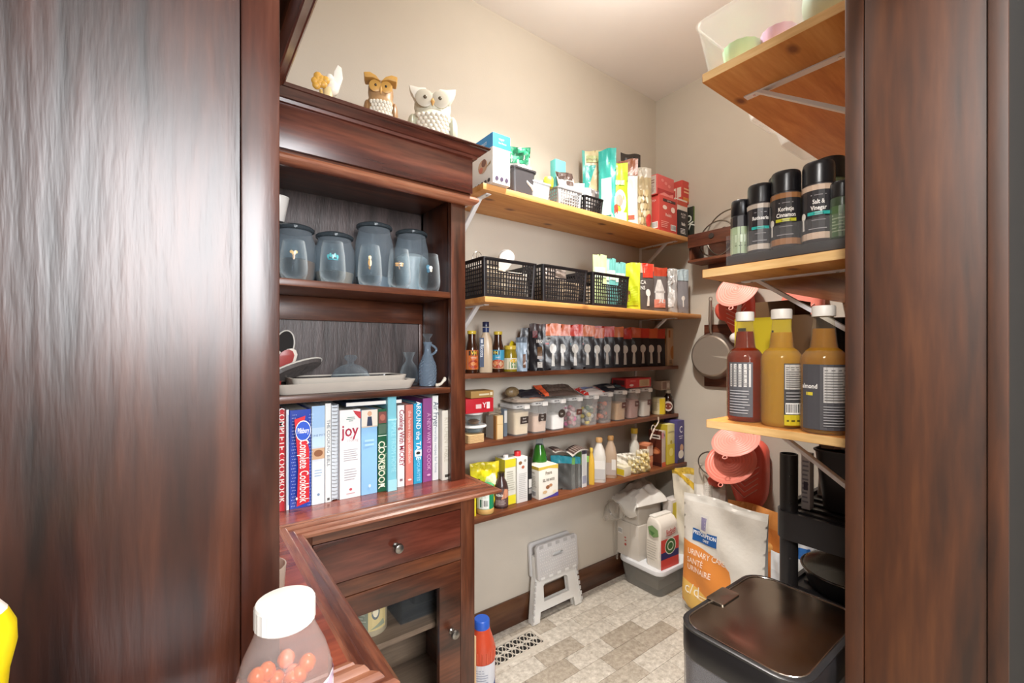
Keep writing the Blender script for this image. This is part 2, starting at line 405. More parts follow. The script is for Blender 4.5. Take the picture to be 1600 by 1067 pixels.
# kitchen behind the viewer: walls with one window opening the daylight comes through
struct(MB().box(-1.7, -1.8, 0, -1.6, YD0, CEIL).build('wall_kitchen_left', KITCH, smooth=0))
struct(MB().box(3.2, -1.8, 0, 3.3, YD0, CEIL).build('wall_kitchen_right', KITCH, smooth=0))
struct(MB().box(-1.6, -1.8, 0, -.55, -1.66, CEIL).box(.85, -1.8, 0, 3.2, -1.66, CEIL).box(-.55, -1.8, 0, .85, -1.66, 1.32)
       .box(-.55, -1.8, 2.55, .85, -1.66, CEIL).build('wall_rear', KITCH, smooth=0))
struct(MB().box(XL-1.4, YD0-.0, 0, XL-.12, YD0+.1, CEIL).box(XC+.12, YD0, 0, 3.3, YD0+.1, CEIL).build('wall_kitchen_front', KITCH, smooth=0))
# window_1: the kitchen window frame
wn = struct(MB().box(-.6, -1.67, 1.28, -.53, -1.63, 2.6).box(.83, -1.67, 1.28, .9, -1.63, 2.6).box(-.6, -1.67, 1.28, .9, -1.63, 1.34)
            .box(-.6, -1.67, 2.53, .9, -1.63, 2.6).box(.13, -1.70, 1.34, .17, -1.68, 2.53).build('window_1', WHITEM))
# baseboards
BBW = wood('baseboard', ('2c170d', '4a2a1a', '60402a'), 'x', .35, .7, .1, coat=.2)
BBH = .118
struct(MB().prism([(-.018, 0), (0, 0), (0, BBH), (-.008, BBH), (-.018, BBH-.012)], wx(700, YA)-.2, XC, M=Matrix(((0, 1, 0, 0), (1, 0, 0, YA), (0, 0, 1, 0), (0, 0, 0, 1)))).build('baseboard_back', BBW))
struct(MB().prism([(-.018, 0), (0, 0), (0, BBH), (-.008, BBH), (-.018, BBH-.012)], YD, YA-.018, M=Matrix(((1, 0, 0, XC), (0, 1, 0, 0), (0, 0, 1, 0), (0, 0, 0, 1)))).build('baseboard_right', wood('baseboard', ('2c170d', '4a2a1a', '60402a'), 'y', .35, .7, .1, coat=.2)))
# doorway: lining and casings of the right jamb, head and left jamb
YI = wy(1320, XJ); YM = wy(1350, XJ); YO = wy(1541, XJ); YOO = wy(1576, XJ)
j1 = struct(MB().box(XJ+.004, YO, 0, XJ+.03, YM, 2.1).build('trim_1', JAMB, bev=.001))
struct(MB().box(XJ, YM+.0015, 0, XJ+.11, YI, 2.13).build('trim_2', JAMB, bev=.002))
struct(MB().box(XJ+.001, YOO, 0, XJ+.012, YO-.0012, 2.13).build('trim_3', JAMB, bev=.002))
struct(MB().box(XL+.02, YO, 2.08, XJ+.004, YM, 2.1).box(XL+.02, YM, 2.08, XJ, YI, 2.2).build('trim_4', JAMB))
struct(MB().box(XL, YD0, 0, XL+.02, YM, 2.1).build('trim_5', JAMB))
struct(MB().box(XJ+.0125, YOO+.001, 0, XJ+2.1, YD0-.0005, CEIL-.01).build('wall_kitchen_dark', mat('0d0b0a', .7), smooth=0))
# ceiling lamp of the pantry (just above the picture)
lp = thing('ceiling_lamp', 'round flush ceiling lamp in the middle of the pantry ceiling', 'lamp', (LAMP[0], LAMP[1], CEIL-.001))
MB().lathe([(.10, -.02), (.10, 0)], n=32).build('lamp_base', mat('d8d4cc', .4), lp)
em, n_, l_, b_ = newmat('lamp_glass'); b_.inputs['Emission Color'].default_value = (1, .93, .82, 1); b_.inputs['Emission Strength'].default_value = 6
MB().lathe([(.001, -.0215), (.075, -.0215), (.078, -.0202)], n=32).build('lamp_lens', em, lp)
pl = bpy.data.lights.new('pantry_downlight', 'SPOT'); pl.spot_size = math.radians(122); pl.spot_blend = .85; pl.shadow_soft_size = .05; pl.energy = 220; pl.color = (1, .95, .89)
plo = bpy.data.objects.new('pantry_downlight', pl); COL.objects.link(plo); plo.location = (LAMP[0], LAMP[1], CEIL-.026)
pl2 = bpy.data.lights.new('pantry_upper_fill', 'POINT'); pl2.energy = 13; pl2.color = (1, .95, .89); pl2.shadow_soft_size = .08  # extra point fill below the lamp, added to lift ceiling and upper walls
plo2 = bpy.data.objects.new('pantry_upper_fill', pl2); COL.objects.link(plo2); plo2.location = (LAMP[0], LAMP[1], CEIL-.20)
# ================================================================== corner hutch
YF = 1.327; X1 = wx(727, YF); X0 = wx(705, YF); CT = .83; YB = 1.579; XU = .112; Y1 = .70
XSL = XU-.27                                        # back of the side wing
# --- worktop (L shaped, reeded edge)
wt = thing('worktop', 'reddish-brown wooden worktop with reeded edge running round the inside corner', 'worktop', (0, 0, CT-.03))
YE = 1.258; XE = .192; XR = .80; YN = .652; dz = .03
L = [(XL+.03, YN), (XE, YN), (XE, YE), (XR, YE), (XR, YA-.03), (XL+.03, YA-.03)]
MB().loft([[(x, y, 0.004) for x, y in L], [(x, y, dz) for x, y in L]]).build('worktop_board', TOPX, wt, smooth=0)
# reeded moulding swept along the free edge: end of wing, wing front, inside corner, main front, right end
prof = [(0, dz), (.006, dz), (.008, dz-.003), (.018, dz-.002), (.022, dz-.006), (.024, dz-.009), (.034, dz-.009), (.038, dz-.013), (.040, dz-.016), (.050, dz-.016), (.056, dz-.020), (.056, dz-.027), (.04, dz-.03), (0, dz-.03)]
def sweep(path, normals, prof, name, m, parent, closed=False):
    mb = MB(); rings = []
    for p, nn in zip(path, normals): rings.append([(p[0]+nn[0]*a, p[1]+nn[1]*a, b) for a, b in prof])
    vs = [q for r in rings for q in r]; n = len(prof); fs = []
    for j in range(len(rings)-1):
        for i in range(n):
            k2 = (i+1) % n; fs.append((j*n+i, (j+1)*n+i, (j+1)*n+k2, j*n+k2))
    fs.append(tuple(range(n))); fs.append(tuple((len(rings)-1)*n+i for i in range(n)))
    return mb.add(vs, fs).build(name, m, parent, smooth=25)
sweep([(XE, YE), (XR, YE)], [(1, -1), (1, -1)], prof, 'edge_moulding', MOLD, wt)
sweep([(XE, YN), (XE, YE)], [(1, -1), (1, -1)], prof, 'edge_moulding', MOLDY, wt)
sweep([(XL+.03, YN), (XE, YN)], [(0, -1), (1, -1)], prof, 'edge_moulding', MOLD, wt)
sweep([(XR, YE), (XR, YA-.03)], [(1, -1), (1, 0)], prof, 'edge_moulding', MOLDY, wt)
# --- main upper bookcase
bk = thing('hutch_bookcase', 'dark mahogany open bookcase with crown moulding holding jars trays and cookbooks', 'bookcase', (XU, YF, CT))
def wbox(name, m, x0, y0, z0, x1, y1, z1, parent, bev=.0015):
    l = parent.location; return MB().box(x0-l[0], y0-l[1], z0-l[2], x1-l[0], y1-l[1], z1-l[2]).build(name, m, parent, bev=bev)
ZR0, ZR1, ZC0, ZC1 = 1.775, 1.807, 1.931, 1.960
wbox('side_panel', MAHZ, X0+.008, YF+.022, CT, X1-.004, YA-.045, ZR1, bk)
wbox('stile', MAHZ, X0, YF, CT, X1, YF+.022, ZR1, bk)
wbox('corner_post', MAHZ, wx(664, YB), YB-.02, CT, X0+.008, YB, ZR1, bk)
wbox('back_panel', BACKW, XL+.04, YB, CT, X1-.004, YB+.012, ZR1, bk, 0)
for z0, z1 in ((1.375, 1.452), (1.14, 1.16)): wbox('back_rail', MAHX, XL+.04, YB-.012, z0, wx(664, YB), YB, z1, bk)
wbox('back_stile', MAHZ, wx(655, YB-.012), YB-.012, 1.16, wx(664, YB), YB, 1.375, bk)
wbox('shelf_board', MAHX, XL+.04, YF+.004, 1.452, X0+.006, YB-.013, 1.473, bk, .004)
wbox('shelf_board', MAHX, XL+.04, YF+.004, 1.130, X0+.006, YB-.013, 1.150, bk, .004)
wbox('top_board', MAHX, XL+.04, YF-.03, ZR1-.012, X1+.004, YA-.045, ZR1, bk)
wbox('frieze', wood('frieze', ('2a120d', '4a2118', '703a28'), 'x', .27, .8, .1, coat=.4), XU-.06, 1.287, ZR1, .795, 1.31, ZC0+.01, bk)
wbox('frieze_end', MAHY, .775, 1.31, ZR1, .795, YA-.045, ZC0+.01, bk)
lo = bk.location
cr = [(0, ZC0-.008), (.010, ZC0-.006), (.012, ZC0+.002), (.018, ZC0+.003), (.024, ZC0+.009), (.026, ZC0+.011), (.036, ZC0+.020), (.040, ZC0+.021), (.044, ZC1-.003), (.044, ZC1), (0, ZC1)]
def crown(name, path, nrm, m, parent):
    l = parent.location; return sweep([(p[0]-l[0], p[1]-l[1]) for p in path], nrm, [(a, b-l[2]) for a, b in cr], name, m, parent)
CRX = wood('crown', ('3a1a14', '5c2f24', '7a4636'), 'x', .25, 1.2, .05, coat=.4)
CRY = wood('crown', ('3a1a14', '5c2f24', '7a4636'), 'y', .25, 1.2, .05, coat=.4)
XCR = .168
crown('crown_moulding', [(XCR, 1.290), (.798, 1.290)], [(1, -1), (1, -1)], CRX, bk)
crown('crown_moulding', [(.798, 1.290), (.798, YA-.045)], [(1, -1), (1, 0)], CRY, bk)
wbox('crown_cap', CRX, XU-.1, 1.288, ZC1-.004, .80, YA-.045, ZC1-.0005, bk)
hr = [(0, ZR0), (.012, ZR0), (.022, ZR0+.004), (.030, ZR0+.012), (.032, ZR0+.018), (.030, ZR0+.025), (.022, ZR1-.002), (0, ZR1)]
sweep([(XU-lo[0], 1.327-lo[1]), (.795-lo[0], 1.327-lo[1])], [(0, -1), (1, -1)], [(a, b-lo[2]) for a, b in hr], 'rail_moulding', wood('railm', ('6a3826', '94593f', 'b07a5c'), 'x', .22, 1.2, .05, coat=.4), bk)
# --- side wing above the worktop, its side panel fills the left of the picture
wg = thing('hutch_wing', 'dark mahogany hutch wing whose broad glossy side panel faces the doorway', 'hutch', (XU, Y1, CT))
XS1 = wx(375, Y1)
wbox('side_panel', PANEL, XL+.03, Y1+.004, CT, XS1, Y1+.026, ZC0, wg, 0)
wbox('corner_stile', wood('wing_stile', ('2a130d', '4c281c', '6a3f30'), 'z', .28, .8, .2, coat=.25, seed=2), XS1+.0012, Y1, CT, XU, Y1+.026, ZC0, wg, .002)
wbox('back_panel', BACKW, XL+.03, Y1+.026, CT, XL+.045, YF, ZC0, wg, 0)
wbox('shelf_board', MAHY, XL+.045, Y1+.026, 1.452, XU-.004, YF-.002, 1.473, wg)
wbox('shelf_board', MAHY, XL+.045, Y1+.026, 1.130, XU-.004, YF-.002, 1.150, wg)
wbox('frieze', MAHY, XU+.02, Y1+.026, ZR1, XU+.035, 1.2865, ZC0+.01, wg)
wbox('top_board', MAHY, XL+.03, Y1, ZC0+.012, XU+.03, 1.2865, ZC1-.005, wg)
crown('crown_moulding', [(XCR, Y1), (XCR, 1.290)], [(1, -1), (1, -1)], CRY, wg)
crown('crown_moulding', [(XL+.03, Y1), (XCR, Y1)], [(0, -1), (1, -1)], CRX, wg)
# --- base cabinets
YBF = 1.265
bc = thing('base_cabinet', 'dark mahogany base cabinet with one drawer over a glass-panelled door', 'cabinet', (.45, YBF, 0))
ZT = CT-.031
XD0, XD1 = .282, .734; ZD0, ZD1 = .634, .753; XG = .658
wbox('stile', MAHZ, XD1+.002, YBF, 0, .789, YBF+.025, ZT, bc)
wbox('stile', MAHZ, XE+.002, YBF, 0, XD0-.002, YBF+.025, ZT, bc)
wbox('rail', MAHX, XD0-.002, YBF, ZD1+.002, XD1+.002, YBF+.025, ZT, bc)
wbox('rail', MAHX, XD0-.002, YBF, .589, XD1+.002, YBF+.025, ZD0-.002, bc)
wbox('rail', MAHX, XD0-.002, YBF, .0, XD1+.002, YBF+.025, .075, bc)
wbox('side_panel', MAHY, .77, YBF+.025, 0, .789, YA-.045, ZT, bc)
wbox('side_panel', MAHY, XE+.002, YBF+.025, 0, XE+.02, YA-.045, ZT, bc)
wbox('back_panel', wood('cab_inside', ('5a4a3c', '786656', '94806c'), 'x', .4, 1, .1), XE+.02, YA-.06, .04, .77, YA-.045, ZT, bc)
wbox('floor_panel', wood('cab_inside', ('5a4a3c', '786656', '94806c'), 'x', .4, 1, .1), XE+.02, YBF+.026, .075, .77, YA-.06, .09, bc)
wbox('inner_shelf', wood('cab_inside', ('5a4a3c', '786656', '94806c'), 'x', .4, 1, .1), XE+.021, YBF+.06, .360, .769, YA-.061, .378, bc)
dr = wbox('drawer', wood('drawer', ('34150f', '57271b', '73392a'), 'x', .26, .9, .08, coat=.4), XD0, YBF-.001, ZD0, XD1, YBF+.02, ZD1, bc, .002)
def knob(parent, x, y, z):
    M = Matrix.Translation((x, y, z)) @ Matrix.Rotation(PI/2, 4, 'X')
    return MB().lathe([(.009, 0), (.009, .003), (.005, .006), (.005, .014), (.012, .019), (.0145, .025), (.0125, .031), (.008, .033), (.001, .0335)], n=20, M=M).build('knob', mat('8d8a84', .28, .9), parent)
kx = wx(618, YBF)
knob(dr, kx-.45, -.001, ZD0+.06)
ZG0, ZG1 = .16, zY(686.5, 917.8, YBF)
dd = thing('tmp', '', ''); bpy.data.objects.remove(dd)
l = bc.location
door = MB().prism([(XD0-l[0], .077), (XD1-l[0], .077), (XD1-l[0], .587), (XD0-l[0], .587)], -.001, .020, holes=[[(XD0+.075-l[0], ZG0), (XG-l[0], ZG0), (XG-l[0], ZG1), (XD0+.075-l[0], ZG1)]]).build('door', MAHX, bc, bev=.001)
MB().box(XD0+.07-l[0], .009, ZG0-.005, XG+.005-l[0], .012, ZG1+.005).build('glass_pane', clear('0a0a0a', .02, .12, .03), door, smooth=0)
knob(door, .70-l[0], -.001, .369)
bw = thing('wing_base_cabinet', 'dark mahogany base cabinet under the wing of the corner worktop', 'cabinet', (0, .66, 0))
wbox('body', MAHZ, XL+.03, YN+.008, 0, XE-.006, YBF-.002, ZT, bw)
wbox('end_panel', MAHZ, XL+.08, YN+.002, .08, XE-.05, YN+.008, ZT-.05, bw)
# ================================================================== wall shelves
def bracket(parent, x, y_wall, z_under, arm, leg, sgn, w=.022, br=.75):
    """white steel shelf bracket; sgn=-1 arm runs to -y, +1 to +y"""
    M = Matrix(((0, 1, 0, x), (sgn, 0, 0, y_wall), (0, 0, 1, z_under), (0, 0, 0, 1)))
    mb = MB()
    mb.prism([(0.0005, 0), (arm, 0), (arm, -.004), (.0045, -.004), (.0045, -leg), (.0005, -leg)], -w/2, w/2, M=M)
    a, b = arm*br, leg*br; q = .014
    mb.prism([(a, -.004), (a-q*1.2, -.004), (.0045, -b+q), (.0045, -b)], -w*.42, w*.42, M=M)
    o = mb.build('bracket', WHITEM, parent, smooth=20, bev=.0008)
    for r in (.35, .93):
        MB().lathe([(.004, -.0055), (.0035, -.0035)], n=10, c=(0, 0, 0), M=Matrix.Translation((x, y_wall+sgn*arm*r, z_under))).build('screw', CHROME, o)
    return o
Z1, Z2, Z3, Z4, Z5 = 1.900, 1.473, 1.182, .902, .628
def shelfA(label, x0, x1, yf, ztop, th, m, bx, grp=None, rnd=.002):
    t = thing('wall_shelf', label, 'shelf', ((x0+x1)/2, YA, ztop-th), 0, grp); cx = (x0+x1)/2
    MB().box(x0-cx, yf-YA, 0, x1-cx, -.0005, th).build('shelf_board', m, t, bev=rnd)
    for b in bx: bracket(t, b-cx, 0, 0, min(YA-yf-.012, .24), .19, -1)
    return t
shelfA('long pine shelf topmost on the tan back wall, under the bags and red cartons', .901, 2.257, 1.384, Z1, .024, PINE, (.945, 2.187))
shelfA('long pine shelf under the three black plastic crates', .886, XC-.004, 1.350, Z2, .022, PINE, (.935, 2.187), rnd=.006)
YS = 1.495
def shelfB(label, ztop, YS=YS):
    t = thing('wall_shelf', label, 'shelf', (1.57, YA, ztop-.02)); MB().box(.795-1.57, YS-YA, 0, XC-.002-1.57, -.0005, .02).build('shelf_board', STAINED, t, bev=.002)
    for x in (.93, 2.14):
        MB().box(x-1.57-.008, -.006, -.16, x-1.57+.008, -.001, 0).box(x-1.57-.008, -.12, -.0045, x-1.57+.008, -.002, -.0005).build('bracket', WHITEM, t, bev=.0008)
    return t
shelfB('narrow stained shelf carrying the row of black pouches and sauce bottles', Z3)
shelfB('narrow stained shelf carrying the row of clear flip-lid containers', Z4)
shelfB('lowest narrow stained shelf on the back wall above the step stool', Z5, 1.440)
# right-hand shelves fixed beside the doorway
XS = 1.20
def shelfR(label, ztop, yf, th, brx):
    t = thing('wall_shelf', label, 'shelf', (XS, YD, ztop-th)); MB().box(0, .0005, 0, XC-XS-.002, yf-YD, th).build('shelf_board', PINEY, t, bev=.0015)
    MB().box(-.0006, .003, .001, 0.0002, yf-YD-.002, th-.001).build('end_grain', PINEE, t, smooth=0)
    for b in brx: bracket(t, b-XS, 0, 0, min(.37, yf-YD-.01), .26, 1, w=.026, br=.9)
    return t
ZR_1, ZR_2, ZR_3 = 2.069, 1.507, 1.078
shelfR('thick pine shelf up by the ceiling, beside the doorway, under clear plastic tubs', ZR_1, .692, .025, (1.375,))
shelfR('thick pine shelf beside the doorway holding black-lidded spice jars', ZR_2, .692, .024, (1.36,))
shelfR('thick pine shelf beside the doorway holding three big syrup bottles', ZR_3, .68, .022, (1.42,))
# ================================================================== things in and on the corner hutch
def zbox(mb, *a, **k): return mb.box(*a, **k)
FROST = clear('c3d2de', .15, .42, .22, 'e6eef2')
GLASS = clear('e2ebf0', .015, .75, .04, 'f7fafb')
GLASSB = clear('c2d0da', .04, .8, .05, 'eef4f7')
RIMG = clear('5d686e', .30, .5, .1, 'aebac2')
# --- glass canisters on the upper shelf
def canister(px, R, h, fill, fh, label):
    Y = 1.492; x = wx(px, Y)
    t = thing('glass_canister', label, 'canister', (x, Y, 1.473), 0, 'frosted canisters in the hutch')
    neck = h-.028
    MB().lathe([(R*.80, 0.001), (R*.84, .004), (R*.95, h*.2), (R, h*.48), (R*.96, h*.68), (R*.83, neck-.012), (R*.80, neck)], n=32, cap=False).add([], []).build('jar_wall', FROST, t)
    MB().lathe([(.001, .002), (R*.80, .002), (R*.80, .006), (.001, .006)], n=24).build('jar_base', FROST, t)
    if fill:
        MB().lathe([(.001, .007), (R*.78, .007), (R*.90, h*.2), (R*.94, h*fh*.9), (R*.6, h*fh), (R*.2, h*fh*1.04), (.001, h*fh*1.04)], n=24).build('contents', mat(fill, .9, bump=.3), t)
    MB().lathe([(R*.80, neck), (R*.92, neck+.003), (R*.93, neck+.010), (R*.86, neck+.014), (R*.6, neck+.02), (.001, neck+.024)], n=32, cap=False).build('lid', RIMG, t)
    return t
canister(460, .062, .193, '8a6547', .42, 'short frosted glass canister of brown sugar at the left end of the upper hutch shelf')
canister(523, .062, .187, 'b39e86', .30, 'short frosted glass canister second from the left on the upper hutch shelf')
canister(585, .064, .240, '8f9aa2', .22, 'tallest frosted blue-grey glass canister, third along the upper hutch shelf')
canister(643, .061, .238, 'd6dcdc', .60, 'frosted glass canister of white flour nearest the hutch stile')
gold = 'c8a05a'
MOT = [[('e', .5, .62, .05, .05, gold), ('e', .44, .66, .05, .04, 'd9bb80'), ('e', .56, .66, .05, .04, 'd9bb80'), ('e', .5, .54, .035, .07, '8a6428')],
       [('e', .36+.07*i, .60+.03*(i % 2), .035, .05, '5fb6bd') for i in range(5)]+[('r', .36, .52, .66, .55, '3c8f9c')],
       [('e', .5, .66, .05, .05, 'd8b87c'), ('e', .5, .54, .06, .09, 'b98f52'), ('e', .47, .68, .015, .015, 'fff0d0'), ('e', .53, .68, .015, .015, 'fff0d0'), ('p', [(.44, .44), (.5, .36), (.53, .45)], '8a6428')],
       [('e', .42, .60, .07, .025, 'd3ab78'), ('e', .58, .60, .07, .025, 'd3ab78'), ('e', .42, .55, .06, .02, 'c69a66'), ('e', .58, .55, .06, .02, 'c69a66'), ('r', .49, .46, .51, .66, 'a77a44')],
       [('e', .45, .62, .07, .06, '5f8fa8'), ('e', .55, .60, .06, .05, 'e6e2da'), ('e', .46, .52, .06, .05, '3f6c84'), ('e', .56, .54, .04, .05, 'b9a47c')]]
MN = ['gold bee', 'teal insect pattern', 'gold owl', 'gold dragonfly', 'blue and white bird']
for i, (px, tp) in enumerate(((459, 376), (520, 378), (578, 384), (624, 390), (671, 398))):
    Y = 1.374; x = wx(px, Y); h = zY(px, tp, Y)-1.474; R = .036
    t = thing('stemless_glass', f'clear stemless wine glass printed with a {MN[i]}', 'glass', (x, Y, 1.4735), 0, 'stemless glasses on the upper hutch shelf')
    def prof(v): return [(.022, 0), (.030, .004), (.0355, .02), (.037, .036), (.034, h*.7), (.0285, h)]
    MB().lathe([(.001, .0), (.022, 0), (.030, .004), (.0355, .02), (.037, .036), (.034, h*.7), (.0285, h), (.0275, h), (.033, h*.7), (.0355, .036), (.033, .020), (.02, .008), (.001, .007)], n=28, cap=False).build('bowl', GLASS, t)
    W = .09; a0 = facing(x, Y)
    prints(t, (lambda a, b, l: ((.0362+l)*math.cos(a0+(a-W/2)/.036), (.0362+l)*math.sin(a0+(a-W/2)/.036), b)), W, h, MOT[i], 'printed_motif', .25)
x = wx(421, 1.49)
t = thing('white_cup', 'white tapered cup', 'cup', (wx(435, 1.492), 1.492, 1.663))
t['label'] = 'white tapered china cup standing on the leftmost canister lid beside the wing panel'
MB().lathe([(.001, 0), (.015, 0), (.017, .002), (.029, .070), (.029, .072), (.027, .072), (.016, .005), (.001, .004)], n=24, cap=False).build('cup_body', mat('eeeae4', .25), t)
MB().lathe([(.0275, .0715), (.0300, .0725), (.0300, .0745), (.0275, .0745)], n=24, cap=False).build('rim', mat('f4f1ec', .2), t)
# --- trays, cloche, cruets on the lower shelf
ZL = 1.150
def tray(px0, px1, y0, y1, z, h, label):
    x0, x1 = wx(px0, y0), wx(px1, y0); w_, d_ = x1-x0, y1-y0
    t = thing('serving_tray', label, 'tray', ((x0+x1)/2, (y0+y1)/2, z), 0, 'cream trays')
    mb = MB(); mb.loft([rr(w_*.93, d_*.86, .02, 0), rr(w_*.95, d_*.88, .02, .002), rr(w_, d_, .025, h-.003), rr(w_+.004, d_+.004, .027, h), rr(w_-.004, d_-.004, .025, h), rr(w_-.012, d_-.012, .02, h-.004), rr(w_*.92, d_*.85, .015, .005)])
    mb.build('tray_body', mat('cdc5ba', .3), t)
    MB().loft([rr(w_-.014, d_-.014, .02, h-.004), rr(w_*.925, d_*.855, .015, .0056)], cap=False).build('glazed_well', mat('2b2524', .25), t)
    MB().loft([rr(w_*.925, d_*.855, .015, .0056), rr(w_*.90, d_*.83, .015, .0060)]).build('glazed_base', mat('2b2524', .25), t)
    return t
tray(430, 652, 1.352, 1.55, ZL+.0005, .030, 'large cream serving tray with dark glazed inside, under the smaller tray')
tray(458, 638, 1.368, 1.53, ZL+.0075, .038, 'smaller cream serving tray with dark glazed inside, nested in the larger tray')
x = wx(548, 1.45)
t = thing('cheese_cloche', 'clear glass dome cloche with a round knob standing in the trays', 'cloche', (x, 1.45, ZL+.0142))
MB().lathe([(.062, 0), (.062, .012), (.058, .032), (.047, .05), (.03, .062), (.012, .067), (.009, .072), (.010, .076), (.018, .083), (.020, .089), (.016, .095), (.001, .097)], n=32, cap=False).build('dome', GLASSB, t)
MB().lathe([(.0625, .0), (.0645, .002), (.0625, .004), (.060, .002), (.0625, .0)], n=32, cap=False).build('rim', GLASSB, t)
x = wx(642, 1.50)
t = thing('glass_carafe', 'small clear hourglass carafe half hidden behind the cut-glass cruet', 'carafe', (x, 1.515, ZL+.0005))
MB().lathe([(.001, 0), (.030, 0), (.033, .01), (.033, .045), (.026, .068), (.013, .083), (.012, .09), (.022, .115), (.023, .118), (.021, .118), (.010, .09), (.024, .066), (.031, .045), (.031, .01), (.001, .006)], n=24, cap=False).build('carafe_body', GLASS, t)
x = wx(668, 1.41)
t = thing('cut_glass_cruet', 'tall diamond-cut glass cruet with stopper and small beaded handle', 'cruet', (x, 1.41, ZL+.0005))
CRU = clear('a9bdd0', .28, .6, .08, 'cfdbe6')
mb = MB(); n = 20; vs = []; fs = []; NZ = 15
for j in range(NZ+1):
    v = j/NZ; z = .002+v*.088; r0 = .0275+.003*math.sin(v*PI)-.008*max(0, v-.8)*5*.6
    for i in range(n): r = r0+(.0012 if (i+j) % 2 else -.0008); a = 2*PI*i/n; vs.append((r*math.cos(a), r*math.sin(a), z))
for j in range(NZ):
    for i in range(n): k = (i+1) % n; fs.append((j*n+i, j*n+k, (j+1)*n+k, (j+1)*n+i))
fs.append(tuple(range(n)))
mb.add(vs, fs).build('cut_body', CRU, t, smooth=0)
MB().lathe([(.0225, .090), (.020, .098), (.012, .118), (.011, .135), (.015, .150), (.016, .153)], n=20, cap=False).build('neck', CRU, t)
MB().lathe([(.010, .145), (.009, .158), (.007, .163), (.016, .176), (.0175, .181), (.001, .183)], n=12).build('stopper', GLASSB, t)
MB().tube([(.010+.0*i+.024*math.sin(PI*i/10), -.0, .147-.042*i/10) for i in range(11)], .0042, 8).build('handle', CRU, t)
x = wx(689, 1.365)
t = thing('china_figurine', 'tiny cream china figurine lying at the right end of the lower hutch shelf', 'figurine', (x, 1.365, ZL))
MB().tube([(-.012, 0, .006), (0, 0, .010), (.008, 0, .018), (.014, 0, .024)], [.006, .005, .005, .007], 10).ell((-.014, .003, .006), (.006, .006, .006)).ell((.016, .003, .026), (.006, .006, .007)).build('figure', mat('e6dccb', .4), t)
# utensil dishes at the far left of the lower shelf
t = thing('oval_dish', 'long dark grey oval dish with white edge leaning out beside the wing panel', 'dish', (wx(462, 1.48), 1.48, ZL+.07), .25)
M = Matrix.Rotation(-.28, 4, 'Y') @ Matrix.Rotation(-.75, 4, 'X')
def dish(mb, a, b, th, M, m): return mb.loft([[(a*.9*math.cos(q), b*.9*math.sin(q), -th) for q in [2*PI*i/24 for i in range(24)]], [(a*math.cos(q), b*math.sin(q), 0) for q in [2*PI*i/24 for i in range(24)]], [(a*.94*math.cos(q), b*.9*math.sin(q), 0) for q in [2*PI*i/24 for i in range(24)]]], m, M)
dish(MB(), .085, .03, .012, M, 0).build('dish_body', mat('5a5452', .5, bump=.4), t)
MB().tube([M @ Vector((.086*math.cos(q), .031*math.sin(q), .001)) for q in [2*PI*i/32 for i in range(32)]], .0028, 6, closed=True).build('white_edge', mat('d9d4cb', .4), t)
t = thing('wooden_spoon', 'black oval spoon rest standing up beside the wing panel', 'spoon rest', (wx(437, 1.50), 1.50, ZL+.02), .2)
t.name = 'spoon_rest'
M = Matrix.Rotation(.35, 4, 'Y') @ Matrix.Rotation(PI/2-.15, 4, 'X')
dish(MB(), .028, .05, .008, Matrix.Translation((.012, 0, .118)) @ M, 0).build('rest_body', mat('1f1c1c', .45), t)
MB().tube([Matrix.Translation((.012, 0, .118)) @ M @ Vector((.029*math.cos(q), .051*math.sin(q), .001)) for q in [2*PI*i/32 for i in range(32)]], .0022, 6, closed=True).build('pale_edge', mat('d9d4cb', .4), t)
MB().tube([(-.006, 0, -.019), (0, 0, .03), (.006, 0, .08)], .006, 8).build('stem', mat('1f1c1c', .45), t)
t = thing('heart_dish', 'red heart-shaped dish with cream back tucked beside the wing panel', 'dish', (wx(437, 1.465), 1.465, ZL+.045))
hp = [(.040*math.sin(q)**3, .034*(1.1*math.cos(q)-.45*math.cos(2*q)-.2*math.cos(3*q))+.05) for q in [2*PI*i/24 for i in range(24)]]
MB().prism(hp, 0, .008).build('red_face', mat('a33a36', .35), t, bev=.002)
MB().prism([(x*1.06+.008, z*1.04) for x, z in hp], .0085, .014).build('cream_back', mat('e2d9cc', .4), t, bev=.002)
MB().tube([(0, .02, -.044), (.004, .012, .02)], .005, 8).build('foot', mat('a33a36', .35), t)
